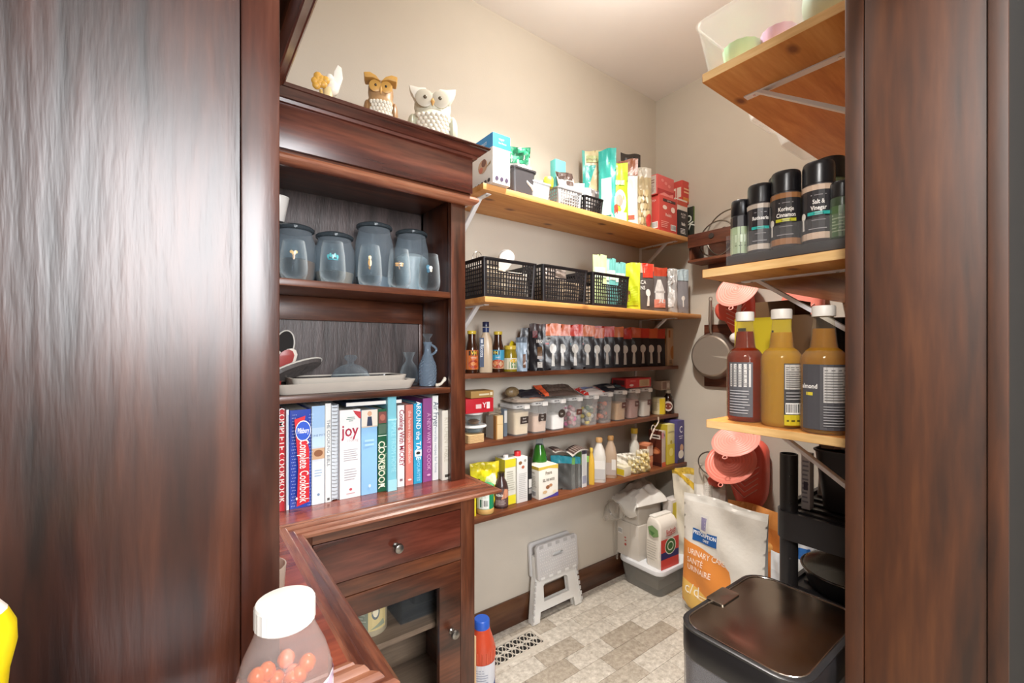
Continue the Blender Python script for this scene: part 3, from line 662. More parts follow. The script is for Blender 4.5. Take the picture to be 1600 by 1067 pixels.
# --- books
def book(label, p0, p1, ptop, h, items=(), Yf=1.362, d=.195, cover2=None, pages='e9e2d3', spiral=False, rnd=False, name='cookbook'):
    x0, x1 = wx(p0, Yf)+.0004, wx(p1, Yf)-.0004; w_ = x1-x0; hh = min(1.1285, zY((p0+p1)/2, ptop, Yf))-CT-.0008
    t = thing(name, label, 'book', ((x0+x1)/2, Yf, CT+.0004), 0, 'cookbooks in the hutch')
    b = min(.003, w_*.22); M = None
    hw = w_/2
    if spiral:
        MB().box(-hw, .004, 0, -hw+.0015, d, hh).box(hw-.0015, .004, 0, hw, d, hh).build('cover', mat(h, .35), t)
        mb = MB(); nr = 26
        for i in range(nr):
            z = .008+(hh-.016)*i/(nr-1); mb.tube([((hw-.001)*math.cos(q), .007+.0085*math.sin(q), z) for q in [2*PI*k/10 for k in range(10)]], .0009, 5, closed=True)
        mb.build('spiral_binding', mat('9aa0a6', .3, .7), t)
        MB().box(-hw+.002, .006, .003, hw-.002, d-.002, hh-.003).build('pages', mat('cfd6dc', .8), t, smooth=0)
    else:
        e = .012*w_ if not rnd else .006
        sp = [(-hw, b), (-hw+b*.4, b*.35), (0, 0 if rnd else b*.2), (hw-b*.4, b*.35), (hw, b)]
        out = sp+[(hw, d), (hw-b*.8, d), (hw-b*.8, b+.002), (-hw+b*.8, b+.002), (-hw+b*.8, d), (-hw, d)]
        mb = MB(); mb.prism([(x, y) for x, y in out], 0, hh, M=Matrix(((1, 0, 0, 0), (0, 0, 1, 0), (0, 1, 0, 0), (0, 0, 0, 1))))
        # prism gives (x, thickness, y); remap so thickness is height
        mb.v = [(v[0], v[1], v[2]) for v in mb.v]
        mb2 = MB(); mb2.prism([(x, y) for x, y in out], 0, hh)
        mb2.v = [(v[0], v[2], v[1]) for v in mb2.v]
        mb2.build('cover', mat(h, .32), t, smooth=30)
        MB().box(-hw+b*.8+.0002, b+.0022, .003, hw-b*.8-.0002, d-.004, hh-.004).build('pages', mat(pages, .8), t, smooth=0)
    y0 = 0 if not spiral else .004
    prints(t, Sflat((-hw, -.0004, 0), (1, 0, 0), (0, 0, 1), (0, -1, 0)), w_, hh, list(items), 'spine_print', .35, 9)
    return t
V = -PI/2
def vt(s, a, b, sz, h, xs=1, bold=0): return ('t', s, a, b, sz, h, V, xs, bold)
dots = [('e', .08+.09*(i % 2)*.5+.12*(i % 2)*0, .03+.047*i, .02, .006, 'dfe6f5') for i in range(20)]
book('red cookbook with white spine lettering against the wing panel', 433, 446.5, 640, 'c4202c', [vt('COMPLETE COOKBOOK', .5, .55, .085, 'f3ece6', 1, .01), ('r', .82, 0, .98, 1, '8a1820')])
book('thin white booklet between the red cookbook and the thick blue dotted one', 447, 452, 640, 'dfe6ee', [('r', .55, .05, .9, .95, '9db9dd')])
book('thick blue polka-dot cookbook with red title band and round blue logo', 452.5, 486.5, 640, '2343a8',
     [('e', .07+.07*(i % 3)+(.035 if (i//3) % 2 else 0), .03+.032*(i//3), .014, .0045, 'c9d5f2') for i in range(90)]+
     [('e', .80+.07*(i % 3)+(.035 if (i//3) % 2 else 0), .03+.032*(i//3), .014, .0045, 'c9d5f2') for i in range(90)]+
     [('p', [(.12, .92), (.62, .95), (.55, .86), (.80, .60), (.80, .08), (.22, .05), (.30, .45)], 'cc2230'),
      ('e', .52, .80, .36, .105, 'eaf0fa'), ('e', .52, .80, .33, .095, '2a56c4'), ('t', 'Pillsbury', .52, .80, .075, 'ffffff', 0, .42, .012),
      vt('Complete Cookbook', .54, .40, .120, 'f6eee8', .60, .008), ('e', .22, .13, .05, .014, 'f6eee8')], rnd=True)
book('pale blue and white cookbook with a food photo on its spine', 487, 507.5, 634, 'dfe7ef',
     [('r', 0, .78, 1, 1, '9fc3e6'), ('r', 0, .58, 1, .78, 'bcd6ee'), ('r', .02, .46, .98, .57, 'c9a583'), ('e', .5, .52, .35, .035, '8a5a3c'), ('t', 'ONE POT', .5, .70, .03, '5577a0')]+lines(.2, .8, .28, .36, 3, '9fb6cc')+[('e', .5, .10, .1, .014, '7791ad')])
book('thin white paperback left of the spiral-bound book', 508, 518, 630, 'e8e9e6', [vt('THE COOKING BIBLE', .5, .6, .045, '6a7480', 1.1), ('r', .3, .02, .7, .045, '555555')])
book('white spiral-bound recipe book', 518.5, 529.5, 632, 'd5dbe2', spiral=True)
book('thick white cookbook with red lower-case title', 530.5, 564, 640, 'eeeaea',
     [('p', [(.62, .99), (1, .97), (1, .89), (.9, .90), (.72, .95)], 'c23a44'), ('t', 'joy', .48, .76, .19, 'a92844', 0, .8, .012), ('t', 'of', .52, .685, .035, 'a92844'), ('t', 'cooking', .6, .655, .05, 'b9a8ac', 0, .8)]+
     [('r', .35, .91, .7, .917, '5a8a78'), ('r', .3, .89, .72, .897, '5a8a78'), ('r', .42, .87, .62, .877, '5a8a78')]+
     lines(.18, .85, .42, .56, 6, 'a8a6ac')+lines(.2, .8, .20, .34, 5, 'a8a6ac')+[('e', .5, .10, .07, .015, 'c0505a'), ('r', .3, .05, .7, .06, 'c9a0a4')], rnd=True)
book('sky-blue cookbook with a small figure photo at the top of its spine', 564.5, 590, 640, '8fc0e8',
     [('r', 0, .80, 1, 1, 'e8dccf'), ('e', .5, .955, .14, .03, 'd8a888'), ('p', [(.32, .80), (.68, .80), (.62, .92), (.38, .92)], '2f3a55'), ('r', 0, .795, 1, .81, 'd0c0b0')]+lines(.2, .8, .56, .66, 2, 'a9d0ee', .5)+[('e', .5, .10, .08, .02, 'cfe4f4')], rnd=True)
book('dark green cookbook with photos on the upper spine', 590.5, 604.5, 639, '1d5c3e',
     [('r', .05, .83, .95, .97, '7f4a44'), ('r', .05, .70, .95, .82, '4f6a58'), ('e', .5, .9, .3, .04, 'b06a5a'), ('r', 0, .675, 1, .685, 'd9e4d6'), ('r', 0, .535, 1, .545, 'd9e4d6'),
      vt('COOKBOOK', .35, .33, .115, 'f0ead0', .85, .012), vt('Vegetarian', .72, .33, .06, 'd9e4c6'), ('r', .3, .06, .7, .10, 'e8ecd8')])
book('tall pale turquoise cookbook standing proud in the middle of the row', 606, 620, 617, '7cc3d3',
     [('r', .0, .75, 1, .765, 'a9dde4'), vt('SIMPLE FROM HOME', .6, .48, .07, '9fd6df', .9), ('r', 0, 0, 1, .12, '9fd6df')], Yf=1.350)
book('white cookbook with dark red spine title', 621, 632.5, 633, 'ecebea', [vt('Cooking With MICKEY', .55, .60, .085, 'a03048', .85, .012), ('r', .3, .07, .7, .10, '8a7078')], Yf=1.372)
book('coral pink cookbook in the right half of the row', 634, 646, 632, 'd27c70', [vt('the home recipe collection', .5, .6, .06, 'f6ddd4'), ('e', .5, .07, .25, .012, 'f6ddd4')], Yf=1.372)
book('bright blue cookbook with white capital lettering', 646.5, 660, 630, '2f9dc6', [vt('AROUND the TABLE', .5, .66, .085, 'f2fafc', .95, .01), ('r', .1, .34, .9, .42, 'e6ecec'), ('e', .5, .38, .25, .02, '2a2a2a'), vt('FAVOURITES', .5, .2, .06, 'a9dcec')], Yf=1.372)
book('purple cookbook near the right end of the row', 661, 675.5, 622, '8d4c86', [vt('A NEW WAY TO COOK', .6, .48, .07, 'd8a8cc', .9), ('e', .6, .08, .2, .012, 'd8a8cc')], Yf=1.372)
book('slim white cookbook beside the purple one', 676, 685.5, 618, 'e9ebea', [vt('Air Fryer', .5, .78, .10, '4a5a6c', .8), vt('everyday recipes for home', .5, .36, .05, '9aa8b4')], Yf=1.372)
book('cream cookbook with embossed lettering last before the hutch stile', 691, 704, 641, 'e2ddd0', [vt('KITCHEN TABLE', .5, .58, .11, 'c8c0ae', .8), ('r', .3, .04, .7, .08, '4a4640')], Yf=1.352)
t = thing('cookbook', 'navy soft-cover book lying flat across the tops of the white and sky-blue cookbooks', 'book', (wx(568, 1.46), 1.46, zY(560, 636, 1.362)+.0012), -.06, 'cookbooks in the hutch')
MB().box(-.075, -.09, 0, .10, .085, .0012).box(-.075, -.09, .0125, .10, .085, .0137).box(-.0765, -.09, 0, -.075, .085, .0137).build('cover', mat('27344e', .35), t, bev=.0004)
MB().box(-.0748, -.0885, .0014, .098, .083, .0123).build('pages', mat('e6e4de', .8), t, smooth=0)
# --- figurines on the crown
ZP = ZC1
def owl(label, px, Y, R, h, body, wing, brow, eyec, ear):
    x = wx(px, Y); t = thing('owl_figurine', label, 'figurine', (x, Y, ZP), 0, 'figurines on the hutch crown'); a0 = facing(x, Y)
    t.rotation_euler = (0, 0, a0+PI/2)
    fl = .82
    M = Matrix.Diagonal((1, fl, 1, 1))
    MB().lathe([(.001, 0), (R*.72, 0), (R*.80, h*.03), (R*1.0, h*.22), (R*1.02, h*.40), (R*.90, h*.56), (R*.78, h*.62), (R*.84, h*.72), (R*.82, h*.84), (R*.55, h*.93), (.001, h*.95)], n=28, M=M, cap=False).build('body', mat(body, .4), t)
    mb = MB(); rows = 7
    for r in range(rows):
        v = .08+.40*r/(rows-1); nn = 7
        for i in range(nn):
            q = -PI/2+(i-(nn-1)/2+(.5 if r % 2 else 0))*.22
            mb.ell((R*.99*math.cos(q), R*.99*fl*math.sin(q), h*v), (R*.12, R*.10, h*.045), 8, 5)
    mb.build('breast_feathers', mat('d9d2c2', .45, var=.3), t)
    for s in (-1, 1):
        mb = MB(); mb.ell((s*R*.90, -R*.18, h*.32), (R*.24, R*.55, h*.24), 12, 8); mb.build('wing', mat(wing, .4), t)
        mb = MB(); M2 = Matrix.Translation((s*R*.36, -R*fl*.80, h*.78)) @ Matrix.Rotation(s*-.35, 4, 'Y') @ Matrix.Rotation(PI/2, 4, 'X')
        mb.lathe([(R*.40, 0), (R*.40, R*.03), (R*.30, R*.07), (.001, R*.05)], n=20, M=M2)
        e = mb.build('eye_disc', mat(brow if not ear else 'c6bfae', .4, var=.2), t)
        MB().ell((s*R*.33, -R*fl*.80-R*.06, h*.79), (R*.085, R*.06, R*.085), 10, 6).build('eye', mat(eyec, .15), e)
        if ear:
            pts = [(s*R*.15, h*.84), (s*R*.75, h*.74), (s*R*.98, h*.90), (s*R*1.05, h*1.0), (s*R*.6, h*.97), (s*R*.3, h*.98)]
            MB().prism(pts if s > 0 else pts[::-1], -R*.62, -R*.20).build('ear_tuft', mat(brow, .45), t, bev=.004)
        else:
            pts = [(s*R*.02, h*.86), (s*R*.5, h*.90), (s*R*1.02, h*.88), (s*R*1.10, h*.98), (s*R*.7, h*1.0), (s*R*.3, h*.95)]
            MB().prism(pts if s > 0 else pts[::-1], -R*.85, R*.1).build('ear_tuft', mat(brow, .45), t, bev=.004)
    MB().lathe([(.001, -.014), (R*.10, 0), (.001, .012)], n=8, M=Matrix.Translation((0, -R*fl*.88, h*.72))).build('beak', mat('c79a5c', .35), t)
    return t
owl('brown and white glazed owl figurine with golden brow tufts on the hutch crown', 595, 1.365, .046, .166, 'a8845c', '97714a', 'c99a4e', '2a2420', False)
owl('large pale celadon owl figurine with pointed ears on the hutch crown', 676, 1.375, .074, .190, 'd3d0bd', 'c3c4ae', 'e8e4d8', '5a5040', True)
x = wx(513, 1.36)
t = thing('bird_figurine', 'small white bird figurine with raised wing beside a golden rose, on the hutch crown', 'figurine', (x, 1.36, ZP), facing(x, 1.36)+PI/2, 'figurines on the hutch crown')
MB().lathe([(.001, 0), (.030, 0), (.032, .004), (.020, .03), (.012, .06), (.015, .08), (.001, .085)], n=16, cap=False).build('base', mat('e6cf9a', .4), t)
MB().ell((.012, 0, .085), (.018, .014, .022)).ell((.004, -.004, .112), (.011, .010, .011)).build('bird_body', mat('f2ecdf', .4), t)
MB().prism([(.010, .07), (.030, .085), (.040, .12), (.036, .150), (.026, .156), (.016, .135), (.012, .10)], -.004, .004).build('wing', mat('f4efe6', .4), t, bev=.002)
mb = MB()
for i in range(9):
    q = i*2.4; r = .004+.0022*i
    mb.ell((-.024+r*math.cos(q)*.8, -.012, .092+r*math.sin(q)*.8), (.012, .007, .012), 10, 6)
mb.build('rose', mat('d9a648', .4, var=.3), t)
MB().tube([(-.02, -.008, .07), (-.012, -.004, .03), (0, 0, .01)], .005, 8).build('stem', mat('cda95e', .4), t)
# --- inside the glazed base cabinet
x, y = wx(578, 1.42), 1.42
lathed('biscuit_tin', 'decorated round tin behind the cabinet glass', 'tin', (x, y, .379),
       [('tin_body', mat('b9ad92', .35), [(.001, 0), (.052, 0), (.054, .003), (.054, .125), (.052, .128), (.001, .128)]), ('tin_rim', mat('b06a66', .35), [(.0555, .122), (.056, .128), (.053, .131), (.001, .131)])],
       labels=[(.02, .115, .0545, [('r', 0, 0, .45, 1, '8a9080'), ('r', .45, 0, 1, 1, 'd3c08a'), ('e', .66, .6, .12, .25, '6a7478'), ('e', .66, .6, .08, .17, 'e6ddc0'), ('p', [(.5, .05), (.9, .3), (.95, .1)], '9aa088')]+lines(.05, .4, .1, .9, 8, 'b8b8a6'), facing(x, y), .11)])
t = thing('clear_organizer', 'clear plastic organizer box lying behind the cabinet glass', 'organizer', (wx(640, 1.46), 1.47, .379))
CL = clear('c9ced0', .02, .35, .05)
MB().box(-.07, -.10, 0, .07, .10, .003).box(-.07, -.10, .003, -.067, .10, .085).box(.067, -.10, .003, .07, .10, .085).box(-.067, -.10, .003, .067, -.097, .085).box(-.067, .097, .003, .067, .10, .085).build('organizer_body', CL, t)
MB().tube([(-.07, -.1, .086), (.07, -.1, .086), (.07, .1, .086), (-.07, .1, .086)], .003, 6, closed=True).build('rim', CL, t)
t = thing('black_bin', 'black plastic bin at the back of the glazed cabinet', 'bin', (.70, 1.50, .379))
MB().loft([rr(.09, .10, .02, 0), rr(.11, .12, .02, .14), rr(.104, .114, .02, .14), rr(.085, .095, .015, .004)]).build('bin_body', mat('1c1b1c', .4), t)
t = thing('white_bowl', 'white china bowl on the bottom of the glazed cabinet', 'bowl', (.44, 1.42, .0905))
MB().lathe([(.001, 0), (.04, 0), (.045, .01), (.09, .06), (.11, .12), (.107, .12), (.086, .062), (.04, .014), (.001, .012)], n=32, cap=False).build('bowl_body', mat('e4e6ea', .25), t)
# --- foreground: bottle and friends on the little table in front of the wing
tb = thing('side_table', 'small dark wooden side table at the doorway in front of the hutch wing', 'table', (-.02, .47, 0))
MB().box(-.20, -.105, .80, .21, .115, .83).build('tabletop', MAHX, tb, bev=.002)
MB().box(-.18, -.09, .72, .19, .10, .80).build('apron', MAHX, tb, bev=.002)
for sx in (-.18, .165):
    for sy in (-.09, .075): MB().box(sx, sy, 0, sx+.025, sy+.025, .72).build('leg', MAHZ, tb, bev=.001)
x, y = .082, .482
R = .0425; a0 = facing(x, y)
t = thing('gummy_bottle', 'big clear plastic bottle of orange gummies with ribbed white cap in the foreground', 'bottle', (x, y, .8305), a0+PI/2)
PETC = clear('e6d9d4', .16, .35, .15, 'f0e6e2')
MB().lathe([(.001, 0), (R*.9, 0), (R, .006), (R, .128), (R*.97, .138), (R*.86, .153), (R*.72, .166), (R*.64, .174), (R*.60, .184)], n=40, cap=False).build('bottle_wall', PETC, t)
mb = MB(); n = 56
pr = [(.0258, .181), (.0268, .1825), (.0268, .201), (.0258, .2035), (.0235, .2045)]
for r, z in pr: mb.v += [((r+(.0005 if (i % 2 and .1815 < z < .2015) else 0))*math.cos(2*PI*i/n), (r+(.0005 if (i % 2 and .1815 < z < .2015) else 0))*math.sin(2*PI*i/n), z) for i in range(n)]
for j in range(len(pr)-1):
    for i in range(n): k = (i+1) % n; mb.f.append((j*n+i, j*n+k, (j+1)*n+k, (j+1)*n+i)); mb.m.append(0)
mb.f.append(tuple(range((len(pr)-1)*n, len(pr)*n))); mb.m.append(0); mb.f.append(tuple(range(n))); mb.m.append(0)
mb.build('ribbed_cap', mat('dddbd7', .4, var=.02), t, smooth=25)
mb = MB(); rnd = random.Random(3)
for i in range(95):
    q = rnd.uniform(0, 2*PI); r = .034*math.sqrt(rnd.random()); z = .012+.118*(i/95)+rnd.uniform(-.004, .004)
    mb.ell((r*math.cos(q), r*math.sin(q), z), (.0085, .0075, .0095), 8, 6)
g = mb.build('gummies', mat('d9702c', .25, var=.25), t); g['kind'] = 'stuff'
W = 2*PI*R*.62
prints(t, (lambda a, b, l: ((R+.0004+l)*math.cos(-PI/2+(a-W/2)/R), (R+.0004+l)*math.sin(-PI/2+(a-W/2)/R), .026+b)), W, .103,
       [('r', 0, 0, 1, 1, 'e9e3ea'), ('r', .05, .80, .60, .985, '1d1b1e'), ('t', 'KIRKLAND', .325, .885, .12, 'f0eeee', 0, .9, .02), ('r', .66, .1, .97, .97, 'd7b9d2'), ('r', .70, .2, .95, .9, 'efe8ee')]+lines(.72, .93, .25, .85, 9, '9a86a0'), 'wrap_label', .3)
x, y = .010, .80
t = thing('frosted_tumbler', 'pale frosted tumbler on the worktop beside the wing panel', 'tumbler', (.107, .835, CT+.0005))
MB().lathe([(.001, 0), (.028, 0), (.030, .003), (.036, .085), (.0365, .088), (.0345, .088), (.028, .005), (.001, .004)], n=28, cap=False).build('tumbler_body', clear('e3d6c8', .30, .4, .3, 'efe6dc'), t)
t = thing('yellow_squeeze_bottle', 'bright yellow squeeze bottle with white shoulder at the lower left edge', 'bottle', (wx(-58, .50), .50, .8305))
MB().lathe([(.001, 0), (.024, 0), (.026, .004), (.024, .10), (.0215, .185)], n=24, cap=False).build('purple_base', mat('6a5a86', .35), t)
MB().lathe([(.0215, .185), (.023, .205), (.027, .225), (.0265, .240), (.022, .252)], n=24, cap=False).build('yellow_body', mat('e8cf12', .35), t)
MB().lathe([(.022, .252), (.012, .268), (.010, .270), (.010, .29), (.001, .292)], n=20, cap=False).build('white_shoulder', mat('e8e2da', .35), t)
# ================================================================== goods on the back-wall shelves
def spanA(Yf, p0, p1): return wx(p0, Yf), wx(p1, Yf)
def boxA(name, label, cat, Zs, Yf, p0, p1, ptop, d, h, front=(), left=(), rz=0, group=None, top=(), lift=.0005, rough=.45):
    x0, x1 = spanA(Yf, p0, p1); hh = zY(p0, ptop, Yf)-Zs
    return carton(name, label, cat, ((x0+x1)/2, Yf+d/2, Zs+lift), (x1-x0, d, hh), h, front, left, top, rz, group, rough=rough)
def pouchA(name, label, cat, Zs, Yc, pc, ptop, w, d, h, items=(), seal=None, rz=0, group=None, **k):
    x = wx(pc, Yc); hh = zY(pc, ptop, Yc)-Zs
    return pouch(name, label, cat, (x, Yc, Zs+.0005), (w, d, hh), h, items, seal, rz, group=group, **k)
# ---------- shelf 1 (top)
CLP = clear('eef0f0', .22, .45, .2)
G1 = 'goods on the top shelf'
boxA('appliance_box', 'white cardboard box with bright blue top band at the left end of the top shelf', 'box', Z1, 1.362, 770, 797, 206, .20, 'e6e3df',
     [('r', 0, .72, 1, 1, '1f8fd6'), ('t', 'vapir', .5, .90, .07, 'e8f4fc'), ('t', 'Rise Deluxe', .55, .82, .05, 'e8f4fc', 0, .8)]+lines(.12, .85, .42, .66, 7, 'b9b3ae')+[('e', .22, .10, .09, .045, '4a3b55'), ('e', .5, .10, .09, .045, '4a3b55'), ('e', .78, .10, .09, .045, '4a3b55')],
     [('r', 0, .72, 1, 1, '1f8fd6'), ('t', 'FRUIT', .7, .85, .09, 'e8f4fc', 0, .9, .01), ('e', .66, .42, .16, .14, 'c9a285'), ('e', .70, .48, .08, .08, '7a4a3c'), ('e', .6, .36, .07, .06, 'd0745a'), ('p', [(.75, .35), (.95, .46), (.93, .40)], '9a7a4a')]+
     [('e', .40+.12*i, .06+.005*i, .045, .04, '2a2430') for i in range(5)], group=G1)
def tub(name, label, cat, loc, w, d, h, m, taper=.82, r=.02, group=None, th=.003, rz=0):
    t = thing(name, label, cat, loc, rz, group)
    MB().loft([rr(w*taper, d*taper, r, 0), rr(w, d, r, h), rr(w-th*2, d-th*2, r*.9, h), rr(w*taper-th*2, d*taper-th*2, r*.9, th)]).build('tub_wall', m, t)
    MB().loft([rr(w+.006, d+.006, r, h-.006), rr(w+.008, d+.008, r, h), rr(w-.002, d-.002, r*.9, h+.001), rr(w-.001, d-.001, r*.9, h-.006)]).build('rim', m, t)
    return t
x0, x1 = spanA(1.40, 800, 838)
tub('grey_bin', 'dark grey plastic bin holding a green packet on the top shelf', 'bin', ((x0+x1)/2, 1.455, Z1+.0005), x1-x0, .12, zY(800, 258, 1.40)-Z1, mat('4a484b', .35), group=G1)
pouch('coffee_packet', 'green and silver foil packet folded over inside the dark grey bin', 'packet', ((x0+x1)/2-.005, 1.445, Z1+.02), (.105, .07, .175), 'd6d4cf', [('r', .05, .62, .95, .80, '2f8a63'), ('r', .05, .80, .95, .86, '1f6a4a')], '2b9168', rz=-.5, sealh=.2, wr=.010, tilt=-.03, group=G1)
pouch('plastic_wrap_packet', 'crumpled white packet sticking out at the front of the dark grey bin', 'packet', ((x0+x1)/2+.012, 1.418, Z1+.03), (.085, .03, .105), 'dedad4', rz=-.2, wr=.012, tilt=.02, group=G1)
x0, x1 = spanA(1.40, 832, 861)
t = tub('clear_tub', 'milky clear square tub on the top shelf left of the small grey basket', 'tub', ((x0+x1)/2, 1.44, Z1+.0005), x1-x0, .08, .072, clear('c9cfd6', .45, .4, .3), .88, .01, G1)
MB().box(-.033, -.035, .004, .033, .035, .055).build('contents', mat('b9bdc2', .8), t, bev=.004)
x = wx(858, 1.43)
t = thing('squeeze_lemon', 'lime-green plastic cap bottle lying on the milky tub', 'bottle', (x, 1.435, Z1+.0735), -.6, G1)
MB().loft([rr(.036, .03, .012, 0), rr(.042, .036, .014, .006), rr(.044, .038, .014, .032), rr(.036, .03, .012, .044)]).build('cap', mat('c3d23a', .35), t)
MB().loft([rr(.030, .03, .012, .001), rr(.032, .034, .012, .03)], M=Matrix.Translation((-.033, .01, 0))).build('bottle_body', CLP, t)
def basket(name, label, loc, w, d, h, m, nx, ny, nz, hw=.5, group=None, taper=.9, bar=.0022, handle=True, rz=0):
    """openwork plastic basket: every wall a lattice of bars with real holes"""
    t = thing(name, label, 'basket', loc, rz, group)
    def wall(A, B, nrm, n, slot):
        mb = MB(); A, B = Vector(A), Vector(B); L = (B-A); up = Vector((0, 0, h)); inn = Vector(nrm)
        def P(u, v, k):
            c = (A+B)/2*Vector((taper+(1-taper)*v, taper+(1-taper)*v, 1)).to_3d() if False else None
            s = taper+(1-taper)*v; p = A+L*u; return Vector((p.x*s, p.y*s, h*v))+inn*k
        def slab(u0, u1, v0, v1):
            k = .003; vs = [P(u, v, q) for q in (0, -k) for v in (v0, v1) for u in (u0, u1)]
            mb.add(vs, [(0, 1, 3, 2), (4, 6, 7, 5), (0, 4, 5, 1), (2, 3, 7, 6), (0, 2, 6, 4), (1, 5, 7, 3)])
        e = .06; lo, hi = .09, .93
        slab(0, 1, 0, lo); slab(0, 1, hi, 1); slab(0, e, lo, hi); slab(1-e, 1, lo, hi)
        s0, s1, sv = .5-hw/2, .5+hw/2, hi-(hi-lo)*2.2/nz
        bu, bv = bar/L.length, bar/h
        for i in range(1, n):
            u = e+(1-2*e)*i/n; top = sv-.02 if slot and s0-.01 < u < s1+.01 else hi
            slab(u-bu, u+bu, lo, top)
        for j in range(1, nz):
            v = lo+(hi-lo)*j/nz
            if slot and v > sv-.02: slab(e, s0, v-bv, v+bv); slab(s1, 1-e, v-bv, v+bv)
            else: slab(e, 1-e, v-bv, v+bv)
        if slot:
            slab(s0-.02, s1+.02, sv-.045, sv-.005); slab(s0-.02, s0, sv-.045, hi); slab(s1, s1+.02, sv-.045, hi)
        return mb.build('lattice_wall', m, t, smooth=0, recalc=False)
    a, b = w/2, d/2
    wall((-a, -b, 0), (a, -b, 0), (0, -1, 0), nx, handle); wall((a, b, 0), (-a, b, 0), (0, 1, 0), nx, handle)
    wall((-a, b, 0), (-a, -b, 0), (-1, 0, 0), ny, False); wall((a, -b, 0), (a, b, 0), (1, 0, 0), ny, False)
    MB().loft([rr(w*taper, d*taper, .008, 0), rr(w*taper, d*taper, .008, .004)]).build('base', m, t)
    MB().loft([rr(w+.008, d+.008, .012, h-.004), rr(w+.010, d+.010, .012, h+.002), rr(w-.004, d-.004, .008, h+.002), rr(w-.004, d-.004, .008, h-.004)], cap=False).add([], []).build('rim', m, t)
    for sx in (-1, 1):
        for sy in (-1, 1):
            MB().loft([rr(.014, .014, .005, 0, cx=sx*(a*taper-.006), cy=sy*(b*taper-.006)), rr(.014, .014, .005, h, cx=sx*(a-.006), cy=sy*(b-.006))]).build('corner_post', m, t)
    return t
GREYP = mat('9a9c9f', .4); BLKP = mat('232123', .38)
x0, x1 = spanA(1.40, 877, 911)
basket('grey_basket', 'small light grey openwork basket on the top shelf', ((x0+x1)/2-.008, 1.455, Z1+.0005), (x1-x0)+.012, .10, .078, GREYP, 8, 7, 5, group=G1, handle=False)
xg = (x0+x1)/2
pouch('seasoning_packet', 'brown and white packet tilted in the small light grey basket', 'packet', (xg+.005, 1.435, Z1+.02), (.085, .02, .145), 'cfc9c4', [('r', .06, .78, .94, .97, '4a3a34'), ('r', .5, .62, .94, .74, '5a4a44')]+lines(.1, .85, .35, .6, 6, 'a39c98'), '43332d', rz=-.25, lean=-.02, group=G1)
boxA('teal_carton', 'teal carton standing at the back of the small light grey basket', 'carton', Z1, 1.462, 868, 884, 250, .035, '5fb9b4', group=G1, lift=.007)
x0, x1 = spanA(1.40, 916, 944)
basket('black_basket', 'small black openwork basket on the top shelf beside the grey one', ((x0+x1)/2-.004, 1.455, Z1+.0005), (x1-x0)+.006, .10, .074, BLKP, 6, 6, 4, group=G1, handle=False)
xb = (x0+x1)/2
for i, (dx, dy, hh, c, s) in enumerate(((-.028, .02, .15, '8fb8b4', 'small clear-edged sachet standing leftmost in the small black basket'), (-.010, -.005, .125, 'a9a7a4', 'silver-grey sachet standing second in the small black basket'), (.008, -.012, .12, '6b6460', 'dark grey sachet standing third in the small black basket'), (.026, -.02, .115, '3d3836', 'black sachet standing rightmost in the small black basket'))):
    pouch('sachet', s, 'sachet', (xb+dx, 1.455+dy, Z1+.007), (.05, .012, hh), c, [('r', .1, .55, .9, .9, 'd8d6d0')] if i < 2 else [], edge='e6e6e4', rz=-.7, group=G1, wr=.002)
pouchA('tan_pouch', 'tall tan pouch with teal sides behind the small black basket', 'pouch', Z1, 1.56, 930, 236, .14, .045, 'c5ae86', [('r', 0, 0, .10, 1, '33a79c'), ('r', .88, 0, 1, 1, '33a79c'), ('p', [(.1, .40), (.5, .8), (.1, .8)], '3fb0a6'), ('r', .15, .84, .85, .93, 'b8c08a'), ('t', 'almond flour', .5, .88, .05, '6a5a3a')], 'c9bd92', rz=-.55, group=G1)
pouchA('teal_pouch', 'teal-edged clear pouch standing at the front of the top shelf', 'pouch', Z1, 1.475, 949, 233, .09, .045, '3aa99f', [('r', .2, .1, .8, .6, 'b5d8d0')], '2f9f96', rz=-1.15, group=G1)
pouchA('lime_pouch', 'lime-green nut pouch with white and pink print on the top shelf', 'pouch', Z1, 1.437, 966, 255, .095, .045, 'a9cf2e', [('e', .55, .34, .33, .2, 'f0e6da'), ('e', .5, .36, .2, .10, 'e59a8c'), ('r', .1, .02, .9, .16, 'ece6d0'), ('e', .3, .2, .12, .09, 'a8452f'), ('r', .2, .62, .8, .70, 'd9eba0')], 'b6dc3c', rz=-.6, group=G1)
pouchA('brown_pouch', 'white pouch with rust-brown top on the top shelf beside the lime one', 'pouch', Z1, 1.44, 981, 250, .10, .05, 'd9d5cb', [('r', 0, .74, 1, 1, '8a5236'), ('r', .15, .08, .85, .14, 'b05a40')], '8a5236', rz=-1.0, group=G1)
pouchA('black_top_pouch', 'tall clear pouch with black header behind the rust-topped pouch', 'pouch', Z1, 1.57, 985, 241, .12, .05, 'b3ada6', [('r', 0, .84, 1, 1, '3a3532')], '38322f', rz=-.4, group=G1)
pouchA('pasta_pouch', 'clear crinkled bag of pasta on the top shelf left of the red cartons', 'bag', Z1, 1.445, 1001, 262, .115, .075, 'b9a884', [('e', .3+.13*(i % 4), .12+.11*(i//4), .07, .06, ('e8dcc0', 'cdb98c', 'a8926a')[i % 3]) for i in range(20)]+[('e', .75, .12, .14, .10, 'c8403c')], 'cfc9bc', rz=-.5, wr=.012, group=G1)
RED = 'c84a42'
